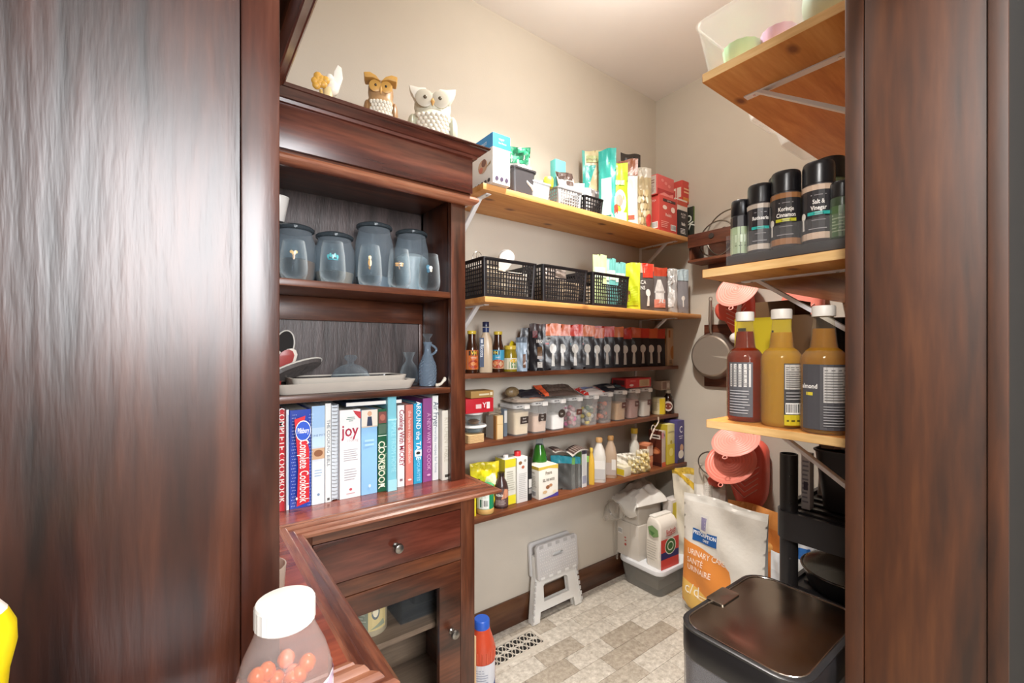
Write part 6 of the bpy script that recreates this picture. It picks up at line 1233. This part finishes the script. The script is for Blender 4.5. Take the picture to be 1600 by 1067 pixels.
# coral silicone trivets and mitts
CORL, CORD = mat('ee8a78', .4, var=.05), mat('e2604e', .4, var=.05)
def trivet(label, px, py, R, X, c, tilt=.25, yaw=0):
    t = thing('silicone_trivet', label, 'trivet', (X, wy(px, X), zX(px, py, X)), yaw, 'coral silicone trivets')
    M = Matrix.Rotation(-PI/2+tilt, 4, 'Y')
    pr = [(.001, .006)]
    for k in range(1, 9): r = R*k/9; pr += [(r-R*.03, .006), (r, .0085), (r+R*.03, .006)]
    pr += [(R*.97, .005), (R, .002), (R*.97, -.001), (.001, -.001)]
    MB().lathe(pr, n=36, M=M, cap=False).build('ringed_disc', c, t)
    MB().tube([(M @ Vector((-R-.010+.010*math.cos(q), .010*math.sin(q), .003))) for q in [2*PI*k/12 for k in range(12)]], .0025, 6, closed=True).build('hanging_loop', c, t)
    return t
def mitt(label, px, py, X, w, h, c, yaw=0, roll=0):
    """glove shape hanging fingers down, thumb to the left, with raised chevron ribs"""
    t = thing('oven_mitt', label, 'oven mitt', (X, wy(px, X), zX(px, py, X)), yaw-PI/2, 'coral silicone mitts')
    out = [(-.40, 0), (.42, 0), (.47, -.35), (.50, -.66), (.42, -.86), (.22, -.98), (0, -1.0), (-.18, -.93), (-.30, -.80), (-.40, -.66), (-.62, -.62), (-.74, -.50), (-.72, -.38), (-.60, -.32), (-.47, -.34)]
    def rsm(p, k=2):
        for _ in range(k): p = [q for i in range(len(p)) for q in ((p[i][0]*.75+p[(i+1) % len(p)][0]*.25, p[i][1]*.75+p[(i+1) % len(p)][1]*.25), (p[i][0]*.25+p[(i+1) % len(p)][0]*.75, p[i][1]*.25+p[(i+1) % len(p)][1]*.75))]
        return p
    o = [(a*w, b*h) for a, b in rsm(out)]; cx, cz = 0, -h*.5
    R = Matrix.Rotation(roll, 4, 'Y')
    rings = []
    for s, y in ((.90, .030), (.98, .022), (1, .010), (1, -.010), (.98, -.022), (.90, -.032), (.7, -.040)): rings.append([tuple(R @ Vector((cx+(x-cx)*s, y, cz+(z-cz)*s))) for x, z in o])
    MB().loft(rings).build('mitt_body', c, t, smooth=60)
    mb = MB()
    for k in range(5):
        z0 = -h*(.38+.075*k); mb.tube([R @ Vector((-.28*w, -.042, z0)), R @ Vector((.05*w, -.045, z0-.20*h*.6)), R @ Vector((.34*w, -.041, z0+.04*h))], .0022, 6)
    mb.build('chevron_ribs', mat('f6b9ac', .4), t)
    MB().tube([R @ Vector((.0+.016*math.cos(q), 0, .014+.016*math.sin(q))) for q in [2*PI*k/14 for k in range(14)]], .003, 6, closed=True).build('hanging_loop', c, t)
    return t
mitt('coral silicone oven mitt with pale chevron ribs hanging low under the syrup shelf', 1172, 683, XW-.055, .20, .37, CORD, roll=.06)
trivet('pale coral ringed silicone trivet uppermost in the low hanging bunch', 1149, 688, .110, XW-.20, mat('f2a596', .4, var=.05), .95)
trivet('coral silicone trivet beneath the uppermost one in the low hanging bunch', 1141, 722, .122, XW-.185, CORL, .75)
t = thing('silicone_ball', 'small dark coral silicone cup under the low hanging bunch', 'cup', (XW-.10, wy(1117, XW-.10), zX(1117, 752, XW-.10)))
MB().ell((0, 0, 0), (.032, .04, .032), 16, 10).build('cup_body', CORD, t)
MB().tube([(0, .0, .03), (.01, 0, .09)], .003, 6).build('cord', CORD, t)
mitt('coral silicone oven mitt hanging high behind the red-brown syrup bottle', 1150, 440, XW-.05, .16, .30, CORD, roll=-.1)
trivet('pale coral ringed trivet hanging high behind the red-brown syrup bottle', 1152, 452, .105, XW-.125, mat('f2a596', .4, var=.05), .55)
mitt('coral oven mitt with white chevrons hanging behind the nearest syrup bottle', 1258, 440, XW-.05, .18, .30, CORL, roll=.1)
t = thing('white_ladle', 'white plastic ladle handle curving beside the high hanging coral mitt', 'ladle', (XW-.09, wy(1162, XW-.09), zX(1162, 490, XW-.09)))
MB().tube([(0, .03, -.10), (0, .028, -.02), (0, .018, .06), (0, -.02, .12), (0, -.07, .15)], .011, 10).build('handle', mat('e6e0da', .35), t)
MB().ell((0, .03, -.12), (.03, .04, .03), 14, 8).build('bowl', mat('e6e0da', .35), t)
# ================================================================== things on the floor
# ---------- step stool
YS0 = 1.575; xa, xb = gnd(832, 979, 0)[0], gnd(907.5, 941, 0)[0]
t = thing('step_stool', 'white and grey folding plastic step stool leaning folded against the baseboard', 'step stool', ((xa+xb)/2, YS0, .002))
hw = (xb-xa)/2; hs = .355; LEAN = Matrix.Rotation(-math.atan2(.030, hs), 4, 'X')
WP, GP2 = mat('e3e2de', .4, var=.03), mat('c3c0be', .45, var=.03)
tp = hw*.80
for k, (y0, y1, sc_) in enumerate(((0, .014, 1.0), (.018, .030, .97))):
    out = [(-hw*sc_, 0), (-hw*sc_+.045, 0), (-hw*sc_+.052, .045), (hw*sc_-.052, .045), (hw*sc_-.045, 0), (hw*sc_, 0), (tp*sc_, .215), (tp*sc_, .30), (-tp*sc_, .30), (-tp*sc_, .215)]
    hole = [(-hw*.52, .085), (hw*.50, .085), (hw*.46, .155), (hw*.40, .165), (-hw*.46, .165), (-hw*.52, .155)]
    MB().prism(out, y0, y1, M=LEAN, holes=[hole]).build('leg_frame', WP, t, smooth=20, bev=.0015)
for s in (-1, 1):
    o = MB(); o.prism([(s*hw, .004), (s*(hw-.006), .004), (s*(tp-.006), .20), (s*tp, .20)][::s], -.004, .034, M=LEAN); o.build('side_hinge', WP, t, bev=.001)
    for k in range(7):
        v = .02+.026*k; x = s*(hw+(tp-hw)*v/.215); MB().lathe([(.004, 0), (.004, .016)], n=8, M=LEAN @ Matrix.Translation((x, -.006, v))).build('hinge_knuckle', GP2, t)
sx = tp+.004; z0, z1 = .195, hs
slot = [(-.03+.028*math.cos(q)*.5+(.022 if math.cos(q) > 0 else -.022)*1.0+.03, .292+.009*math.sin(q)) for q in [2*PI*i/16 for i in range(16)]]
pl_ = [(-sx, z0+.01), (-sx+.01, z0), (sx-.01, z0), (sx, z0+.01), (sx, z1-.012), (sx-.012, z1), (-sx+.012, z1), (-sx, z1-.012)]
MB().prism(pl_, -.022, -.006, M=LEAN, holes=[slot]).build('seat_plate', GP2, t, smooth=20, bev=.002)
MB().prism([(x*1.0, z) for x, z in pl_], .032, .046, M=LEAN).build('seat_plate', GP2, t, smooth=20, bev=.002)
mb = MB()
for j in range(9):
    for i in range(19):
        x = -sx+.018+(2*sx-.036)*i/18+(.003 if j % 2 else 0); z = z0+.022+.0135*j
        if abs(x) < .045 and abs(z-.292) < .016: continue
        mb.lathe([(.0032, 0), (.0028, .0016), (.001, .0018)], n=6, M=LEAN @ Matrix.Translation((x, -.022, z)) @ Matrix.Rotation(PI/2, 4, 'X'))
d = mb.build('grip_dots', mat('d6d3d0', .5), t); d['kind'] = 'stuff'
for i in range(5):
    x = -sx+.03+(2*sx-.06)*i/4; MB().box(x-.012, -.0235, z1-.018, x+.012, -.0215, z1-.003, M=LEAN).build('hinge_tab', mat('a9a6a4', .5), t)
    MB().box(x-.012, -.0235, z0+.003, x+.012, -.0215, z0+.014, M=LEAN).build('hinge_tab', mat('e3e2de', .5), t)
# ---------- floor register
vx0, vx1, vy0, vy1 = .90, 1.283, 1.444, 1.572
t = thing('floor_vent', 'cream metal floor register with scrollwork grille beside the base cabinet', 'vent', ((vx0+vx1)/2, (vy0+vy1)/2, .0002))
a, b = (vx1-vx0)/2, (vy1-vy0)/2; VM = mat('c9c0b2', .4, .2)
MB().loft([rr(2*a, 2*b, .006, 0), rr(2*a-.006, 2*b-.006, .006, .006), rr(2*a-.035, 2*b-.035, .004, .006), rr(2*a-.035, 2*b-.035, .004, .0005)], cap=False).build('frame', VM, t)
MB().box(-a+.016, -b+.016, .0003, a-.016, b-.016, .0008).build('dark_shade_sheet', mat('1a1512', .9), t, smooth=0)  # flat dark sheet, its colour stands in for the shade below the grille
ia, ib = a-.017, b-.017
for i in range(9):
    cx = -ia+ia*2*(i+.5)/9
    for s in (-1, 1):
        MB().tube([(cx+.017*math.cos(q), s*ib*.5+.019*math.sin(q), .0035) for q in [2*PI*k/14 for k in range(14)]], .0026, 6, closed=True).build('scroll_ring', VM, t)
    MB().tube([(cx-.018, -ib, .0035), (cx+.004, -ib*.3, .0035), (cx-.004, ib*.3, .0035), (cx+.018, ib, .0035)], .0024, 6).build('scroll_bar', VM, t)
MB().tube([(-ia, 0, .0035), (ia, 0, .0035)], .003, 6).build('centre_bar', VM, t)
# ---------- juice bottle and board beside the base cabinet
x, y = .856, 1.325
h = zY(757, 964, y)
t = lathed('juice_bottle', 'red-orange juice bottle with blue cap on the floor beside the base cabinet', 'bottle', (x, y, .0005),
       [('bottle_body', mat('b5452c', .2, var=.2), [(.001, 0), (.045, 0), (.048, .006), (.048, .22), (.044, .245), (.030, .285), (.026, .30)]), ('cap', mat('2a55b0', .35), [(.026, h-.045), (.028, h-.043), (.028, h-.004), (.025, h), (.001, h)]), ('neck', mat('b5452c', .2, var=.2), [(.026, .29), (.022, .305), (.022, h-.04)])],
       labels=[(.05, .185, .0484, [('r', 0, 0, 1, 1, 'c9cad0'), ('p', [(.5, 0), (1, 0), (1, .55)], '2f4a8a')]+lines(.08, .7, .35, .9, 9, '8f94a4', .35), facing(x, y), .12)])
mb = MB()
for i in range(18): q = 2*PI*i/18; mb.tube([(.0475*math.cos(q), .0475*math.sin(q), .19), (.0475*math.cos(q), .0475*math.sin(q), .225)], .0022, 5)
mb.build('grip_ribs', mat('c2563a', .25), t)
t = thing('leaning_board', 'thin tan board leaning on the side of the base cabinet', 'board', (.797, 1.33, .0005))
MB().box(0, -.05, 0, .008, .12, .30, M=Matrix.Rotation(-.0, 4, 'Y')).build('board', wood('tanboard', ('a8845c', 'c2a078', 'd0b28c'), 'z', .6, 1, .1), t, bev=.001)
# ---------- clear bin and the pile in the corner
BX0, BX1, BY0, BY1 = 1.945, 2.305, 1.347, 1.612; bh = .140
t = thing('storage_bin', 'clear plastic storage bin with white lid on the floor in the corner', 'bin', ((BX0+BX1)/2, (BY0+BY1)/2, .0005))
w_, d_ = BX1-BX0, BY1-BY0
BINC = clear('c9c8c4', .22, .45, .15, 'e2e1de')
MB().loft([rr(w_*.88, d_*.86, .03, 0), rr(w_*.90, d_*.88, .035, .004), rr(w_, d_, .04, bh*.86), rr(w_-.006, d_-.006, .04, bh*.86), rr(w_*.9-.006, d_*.88-.006, .03, .006)]).build('bin_wall', BINC, t)
MB().loft([rr(w_+.012, d_+.012, .045, bh*.84), rr(w_+.016, d_+.016, .045, bh*.90), rr(w_+.012, d_+.012, .045, bh), rr(w_-.03, d_-.03, .035, bh)]).build('lid', mat('dfe0e2', .4), t)
MB().box(-.12, -.08, .008, .05, .07, .06).build('folded_cloth', mat('a89a86', .8), t, bev=.01)
MB().box(.055, -.09, .008, .13, .08, .085).build('packet', mat('8f8578', .7), t, bev=.006)
zb = bh+.0015
carton('white_box', 'white cardboard box with small red print lying on the storage bin lid', 'box', (2.085, 1.563, zb), (.25, .145, .185), 'd3cbc0', (), [('r', .35, .52, .42, .56, 'b5483c'), ('r', .36, .44, .44, .47, 'b5483c'), ('r', .62, .0, .63, 1, 'b5ac9f'), ('e', .40, .34, .05, .04, 'b5483c')]+barcode(.05, .62, .25, .78, 7))
zb2 = zb+.186
carton('white_box', 'smaller white carton with a barcode on top of the white cardboard box', 'box', (2.07, 1.565, zb2), (.20, .13, .115), 'd9d2c8', (), barcode(.22, .45, .62, .78, 12)+lines(.2, .7, .2, .4, 3, 'a8a096'))
t = thing('paper_bag', 'crumpled white paper bag draped over the top carton of the corner pile', 'bag', (2.055, 1.555, zb2+.116), -.15)
def pb(u, v):
    x = (u-.5)*.24; y = (v-.5)*.20; e = max(0, 1-(2*u-1)**4)*max(0, 1-(2*v-1)**4)
    z = .055*e**.5*(1+.4*math.sin(u*5+1)*math.cos(v*4))+.008*math.sin(u*17+v*9)*e+.006*math.sin(v*23-u*11)*e+(.03*u)*e
    return (x, y, z)
mb = MB(); mb.grid(pb, 16, 14); mb.grid(lambda u, v: (pb(u, v)[0], pb(u, v)[1], 0), 16, 14); mb.build('bag_top', mat('ece8e0', .6, bump=.2, bscale=18), t, smooth=35)
mb = MB(); mb.grid(lambda u, v: (-.118-.012*math.sin(v*PI)-.006*u, -.10+.2*u, .012-v*(.055+.03*math.sin(u*5))), 8, 6); mb.grid(lambda u, v: (-.1165-.012*math.sin(v*PI)-.006*u, -.10+.2*u, .012-v*(.055+.03*math.sin(u*5))), 8, 6); mb.build('hanging_flap', mat('ece8e0', .6, bump=.2, bscale=18), t)
carton('mix_box', 'white carton with purple and yellow panels beside the paper bag in the corner pile', 'box', (2.215, 1.455, zb), (.10, .055, .30), 'd9d0c8', [('r', .08, .05, .48, .62, '6a4250'), ('r', .08, .62, .48, .8, 'd6c23c'), ('e', .28, .5, .12, .05, 'e0d2cc'), ('e', .28, .3, .12, .05, 'e0d2cc'), ('p', [(.1, .95), (.6, .95), (.5, .80), (.3, .72), (.1, .8)], 'd6c23c')], [('r', .1, .1, .9, .6, '6a4250')])
sb = thing('sugar_bag', 'white paper sugar bag with red script, green seal and red foot on the storage bin', 'bag', (2.045, 1.405, zb), -.06)
sw, sd, sh = .150, .090, .255
rings = []
for v, s in ((0, .97), (.03, 1.0), (.3, 1.02), (.6, 1.0), (.82, .99), (.90, .96)):
    rings.append([(x+.003*math.sin(9*v+x*60), y+.003*math.cos(7*v+y*50), v*sh) for x, y, _ in rr(sw*s, sd*s, .012, 0)])
rings += [[(x, y*.75+.004, sh*.97) for x, y, _ in rr(sw*.96, sd*.9, .012, 0)], [(x, y*.35+.008, sh*1.0) for x, y, _ in rr(sw*.94, sd*.9, .012, 0)]]
MB().loft(rings).build('bag_body', mat('e6ded2', .6, bump=.25, bscale=22), sb, smooth=50)
MB().box(-sw*.46, -.006, sh*.985, sw*.46, .030, sh*1.035).build('folded_top', mat('ece6dc', .6, bump=.2), sb, bev=.006)
prints(sb, lambda a, b, l: (-sw/2+a, -sd/2-.0042-l, b), sw, sh, [('r', .02, 0, .98, .20, 'd3473c'), ('r', .02, .20, .98, .34, '353064'), ('r', .02, .34, .98, .60, 'd3473c'), ('p', [(.02, .6), (.98, .6), (.98, .64), (.5, .60)], 'e6ded2'), ('e', .52, .44, .30, .17, 'e9e4d6'), ('e', .52, .44, .27, .152, '3f6a34'), ('e', .52, .44, .17, .095, 'd9e0c8'), ('e', .52, .44, .13, .07, '3f6a34'), ('t', 'Redpath', .56, .74, .15, 'c23a36', .12, .62, .015), ('p', [(.2, .67), (.5, .65), (.9, .70), (.5, .67)], 'c23a36')], 'front_print')
prints(sb, lambda a, b, l: (-sw/2-.0042-l, sd/2-a, b), sd, sh, [('p', [(.2, .80), (.5, .86), (.9, .80), (.95, .68), (.6, .62), (.3, .66)], '7a9a62'), ('p', [(.3, .75), (.7, .72), (.5, .65)], '4f7a42')]+lines(.15, .85, .15, .55, 8, 'b5ada0', .25), 'side_print')
pouch('grain_sack', 'white woven sack with yellow mouth at the back of the corner pile', 'sack', (2.262, 1.385, zb), (.14, .085, .475), 'd9d0bd', [('p', [(.05, .98), (.16, .98), (.95, .80), (.95, .70)], 'cda82e'), ('p', [(.3, .2), (.8, .3), (.7, .6), (.35, .55)], 'e6dfd0')], 'c9a83e', rz=-.9, sealh=.07, wr=.014, rough=.7, lean=-.02)
t = thing('clear_scoop', 'big clear plastic funnel scoop with steel clip hanging beside the corner pile', 'scoop', (1.905, 1.60, .40))
SC = clear('cdc6ba', .14, .5, .06)
M = Matrix.Rotation(PI/2-.3, 4, 'Y') @ Matrix.Rotation(.0, 4, 'X')
MB().lathe([(.012, -.10), (.02, -.08), (.05, -.03), (.055, 0), (.052, 0), (.047, -.03), (.017, -.08)], n=28, M=M, cap=False).build('funnel', SC, t)
MB().tube([M @ Vector((.056*math.cos(q), .056*math.sin(q), 0)) for q in [2*PI*k/28 for k in range(28)]], .005, 8, closed=True).build('rim', SC, t)
MB().tube([(.0, 0, -.055), (.006, 0, -.12), (.008, 0, -.20), (.010, 0, -.27)], .006, 8).build('handle', SC, t)
MB().box(.002, -.012, -.02, .012, .012, .035).build('steel_clip', STEEL, t, bev=.002)
# ---------- cat food bag
xk, yk0, yk1 = 1.94, .855, 1.245; hk = .575
items = [('p', [(.0, .62), (.0, .30), (.0, .10), (.66, .10), (.66, .44), (.64, .50), (.56, .54), (.3, .59)], 'dd8a3e'), ('p', [(0, .30), (0, .14), (.12, .07), (.40, .04), (.58, .10), (.48, .20), (.25, .27)], 'e8bc62'),
         ('r', .14, .635, .47, .73, '1f5a9e'), ('t', 'PRESCRIPTION', .305, .70, .042, 'ffffff', 0, .78, .015), ('t', 'DIET', .33, .66, .028, 'ffffff', 0, 1, .015),
         ('r', .24, .72, .35, .86, 'd9d5cf'), ('r', .26, .74, .33, .84, '8f86a8'),
         ('t', 'URINARY CARE', .34, .54, .062, 'f6e6d6', 0, .78, .006), ('t', 'SANTÉ', .20, .47, .062, 'f6e6d6', 0, .85, .006), ('t', 'URINAIRE', .26, .41, .062, 'f6e6d6', 0, .85, .006), ('t', 'c/d', .18, .24, .12, 'f8efdc', 0, 1, .0), ('r', .28, .22, .45, .226, 'f8efdc'),
         ('t', 'Multicare', .34, .20, .03, 'f8efdc')]+[('r', .06, .07-.012*i, .30, .076-.012*i, '5a5650') for i in range(3)]
pouch('cat_food_bag', 'tall white cat food bag with orange and blue print standing behind the trash can', 'bag', (xk+.06, (yk0+yk1)/2, .0008), (yk1-yk0, .15, hk), 'dcd6cc', items, 'e6e2da', rz=-PI/2+.02, sealh=.06, wr=.010, rough=.42)
# ---------- trash can
TX0, TX1, TY0, TY1 = .925, 1.312, .335, .603; th = .645
t = thing('trash_can', 'black step trash can with shiny steel lid and plastic liner in the doorway', 'trash can', ((TX0+TX1)/2, (TY0+TY1)/2, .0005))
w_, d_ = TX1-TX0, TY1-TY0; BK = mat('1d1c1d', .35)
MB().loft([rr(w_*.90, d_*.90, .05, 0, 6), rr(w_*.92, d_*.92, .05, .01, 6), rr(w_*.985, d_*.985, .055, th-.075, 6)]).build('can_body', BK, t)
rings = []
n = len(rr(w_, d_, .055, 0, 10))
rnd = random.Random(5)
for k, z in enumerate((th-.068, th-.085, th-.12, th-.17, th-.23, th-.26)):
    g = []
    for i, (x, y, _) in enumerate(rr(w_*.992, d_*.992, .055, 0, 10)):
        f = 1+.006*math.sin(i*1.9+k*1.3)+.008*rnd.random()*min(1, k*.5); g.append((x*f, y*f, z+(.012*math.sin(i*1.1+k) if k > 1 else 0)))
    rings.append(g)
MB().loft(rings, cap=False).build('liner_bag', clear('c6c3c6', .22, .40, .18), t, smooth=40)
MB().loft([rr(w_, d_, .058, th-.070, 6), rr(w_+.004, d_+.004, .06, th-.066, 6), rr(w_+.004, d_+.004, .06, th-.014, 6), rr(w_-.002, d_-.002, .058, th-.008, 6)]).build('rim_collar', BK, t)
lid = MB().loft([rr(w_+.002, d_+.002, .058, th-.0075, 6), rr(w_+.004, d_+.004, .058, th-.002, 6), rr(w_-.004, d_-.004, .056, th, 6), rr(w_-.018, d_-.018, .05, th-.001, 6), rr(w_-.022, d_-.022, .05, th-.004, 6)]).build('lid_frame', BK, t)
m_, n_, l_, b_ = newmat('smudged_steel'); b_.inputs['Metallic'].default_value = 1; b_.inputs['Base Color'].default_value = lin('9a8f84')
tc = n_.new('ShaderNodeTexCoord'); nz = n_.new('ShaderNodeTexNoise'); nz.inputs['Scale'].default_value = 9; nz.inputs['Detail'].default_value = 6; l_.new(tc.outputs['Object'], nz.inputs['Vector'])
mr = n_.new('ShaderNodeMapRange'); mr.inputs[3].default_value = .08; mr.inputs[4].default_value = .30; l_.new(nz.outputs['Fac'], mr.inputs[0]); l_.new(mr.outputs[0], b_.inputs['Roughness'])
MB().loft([rr(w_-.023, d_-.023, .048, th-.006, 6), rr(w_-.024, d_-.024, .048, th-.001, 6), rr(w_-.10, d_-.10, .03, th+.0015, 6)]).build('steel_panel', m_, lid, smooth=60)
MB().tube([(x, y, th-.0005) for x, y, _ in rr(w_-.021, d_-.021, .049, 0, 6)], .0016, 6, closed=True).build('bright_edge', mat('cfc8bf', .2, 1), lid)
MB().loft([rr(.085, .045, .006, th-.002, cx=-.01, cy=d_/2-.020), rr(.085, .045, .006, th+.004, cx=-.01, cy=d_/2-.020), rr(.079, .039, .005, th+.0048, cx=-.01, cy=d_/2-.020)]).build('hinge_plate', mat('9c9388', .25, 1), lid)
MB().box(-.06, -d_/2-.03, .012, .06, -d_/2+.02, .022).build('pedal', BK, t, bev=.003)
# ---------- black shelving unit behind the jamb
UX0, UX1, UY0, UY1 = 1.585, 2.20, .345, .665
t = thing('plastic_shelving_unit', 'black plastic shelving unit with tubular posts under the syrup shelf', 'shelving unit', ((UX0+UX1)/2, (UY0+UY1)/2, .0005))
cx, cy = (UX0+UX1)/2, (UY0+UY1)/2; w_, d_ = UX1-UX0, UY1-UY0; UB = mat('242223', .4)
for z0, z1 in ((.06, .13), (.40, .47), (.655, .745)):
    MB().loft([rr(w_, d_, .05, z0, 6), rr(w_, d_, .05, z1, 6), rr(w_-.03, d_-.03, .04, z1, 6), rr(w_-.034, d_-.034, .04, z1-.012, 6)]).build('shelf_tray', UB, t)
    mb = MB()
    for i in range(9): x = -w_/2+.06+(w_-.12)*i/8; mb.box(x-.008, -d_/2+.03, z1-.0115, x+.008, d_/2-.03, z1-.004)
    mb.build('shelf_slats', UB, t)
for sx in (-1, 1):
    for sy in (-1, 1):
        px_, py_ = sx*(w_/2-.04), sy*(d_/2-.035)
        p = MB().lathe([(.0265, 0), (.0265, .93), (.0235, .93), (.0235, .90), (.001, .90)], n=20, c=(px_, py_, 0)).build('post', UB, t)
        if sx < 0:
            mb = MB()
            for k in range(9): mb.box(px_-.0275, py_-.0275+.012, .14+.09*k, px_-.020, py_-.012, .144+.09*k)
            mb.build('post_notches', mat('4a4848', .4), p)
xq = 1.66; yq = wy(1256, xq)
carton('slim_white_box', 'slim white printed box standing beside the black post on the shelving unit', 'box', (xq+.02, yq-.004, .7465), (.035, .025, .185), 'cfcdd2', (), lines(.15, .9, .1, .9, 10, '8f8f9c', .4)+[('r', .3, .35, .8, .5, '4a4658')])
t = tub('black_tub', 'black plastic tub with bags in it on the shelving unit top', 'tub', (1.83, .475, .7465), .28, .22, .20, mat('221f20', .4), .84, .03)
pouch('grey_bag', 'grey-brown plastic bag bulging from the black tub', 'bag', (1.80, .50, .78), (.20, .10, .23), '7a7068', [('p', [(.2, .7), (.8, .75), (.7, .9), (.3, .9)], 'b5aca2')], '8f867c', rz=-1.2, wr=.016)
t = thing('covered_pan', 'wide dark pan with a domed glass lid on the middle tray of the shelving unit', 'pan', (1.79, .50, .4705))
MB().lathe([(.001, 0), (.11, 0), (.125, .01), (.142, .065), (.146, .066), (.140, .066), (.12, .012), (.001, .008)], n=40, cap=False).build('pan_body', mat('1c1a1a', .3), t)
MB().lathe([(.143, .067), (.13, .085), (.10, .105), (.05, .12), (.012, .124)], n=40, cap=False).build('glass_dome', clear('a39a8c', .35, .4, .12), t)
MB().tube([(.144*math.cos(q), .144*math.sin(q), .068) for q in [2*PI*k/40 for k in range(40)]], .004, 8, closed=True).build('steel_rim', mat('6a625a', .25, .9), t)
MB().lathe([(.014, .124), (.010, .135), (.02, .148), (.001, .152)], n=16).build('knob', mat('1c1a1a', .3), t)
# ---------- snack bags along the right wall
pouch('chip_bag', 'orange snack bag with a purple emblem below the coral mitts', 'bag', (2.20, 1.00, .0008), (.26, .12, .53), 'd3803c', [('e', .55, .80, .10, .05, '4a4a8a'), ('t', 'PC', .55, .80, .04, 'e9e4f0'), ('e', .3, .7, .12, .05, 'c2602c'), ('e', .75, .68, .10, .04, 'e0a45c')], 'd9904c', rz=-PI/2, wr=.016)
pouch('clear_sack', 'tall clear sack of white goods with gathered top under the coral trivets', 'bag', (2.235, 1.245, .0008), (.17, .12, .66), 'dcd6cc', [('p', [(.2, .6), (.7, .65), (.6, .9), (.3, .85)], 'e6e0d6')], 'bdb2a2', rz=-PI/2+.1, wr=.018)
t = thing('wire_basket_rim', 'grey wire hoop at the mouth of the tall clear sack', 'hoop', (2.20, 1.215, .645))
MB().tube([(0, .075*math.cos(q), .04+.06*math.sin(q)) for q in [2*PI*k/30 for k in range(30)]], .0035, 6, closed=True).build('hoop', mat('6a625a', .4, .6), t)
pouch('chip_bag', 'white and blue snack bag leaning beside the cat food bag', 'bag', (2.05, .765, .0008), (.16, .09, .50), 'd6d6d8', [('r', .1, .70, .9, .92, '2f6ab0'), ('t', 'SNACK', .5, .81, .08, 'e9eef4', 0, .8, .015), ('p', [(.1, .2), (.5, .3), (.4, .45), (.1, .4)], 'b5653c')], 'dfe0e2', rz=-PI/2+.15, wr=.014, lean=.03)
pouch('chip_bag', 'silver and royal-blue snack bag next to the black shelving post', 'bag', (1.90, .735, .0008), (.14, .09, .47), 'c9cacd', [('p', [(.3, .75), (.95, .62), (.95, .2), (.3, .1)], '2347b0'), ('p', [(.3, .5), (.6, .6), (.9, .48), (.6, .4)], '4f8ae0'), ('p', [(.3, .3), (.6, .4), (.9, .28), (.6, .2)], '3a6ad0')], 'd9dadc', rz=-PI/2-.1, wr=.014)
pouch('chip_bag', 'white and pale blue snack bag behind the black shelving post', 'bag', (2.26, .80, .0008), (.16, .08, .46), 'd9d6d0', [('r', .1, .5, .9, .8, '5fa0d0')], 'c9ccd0', rz=-PI/2, wr=.012)
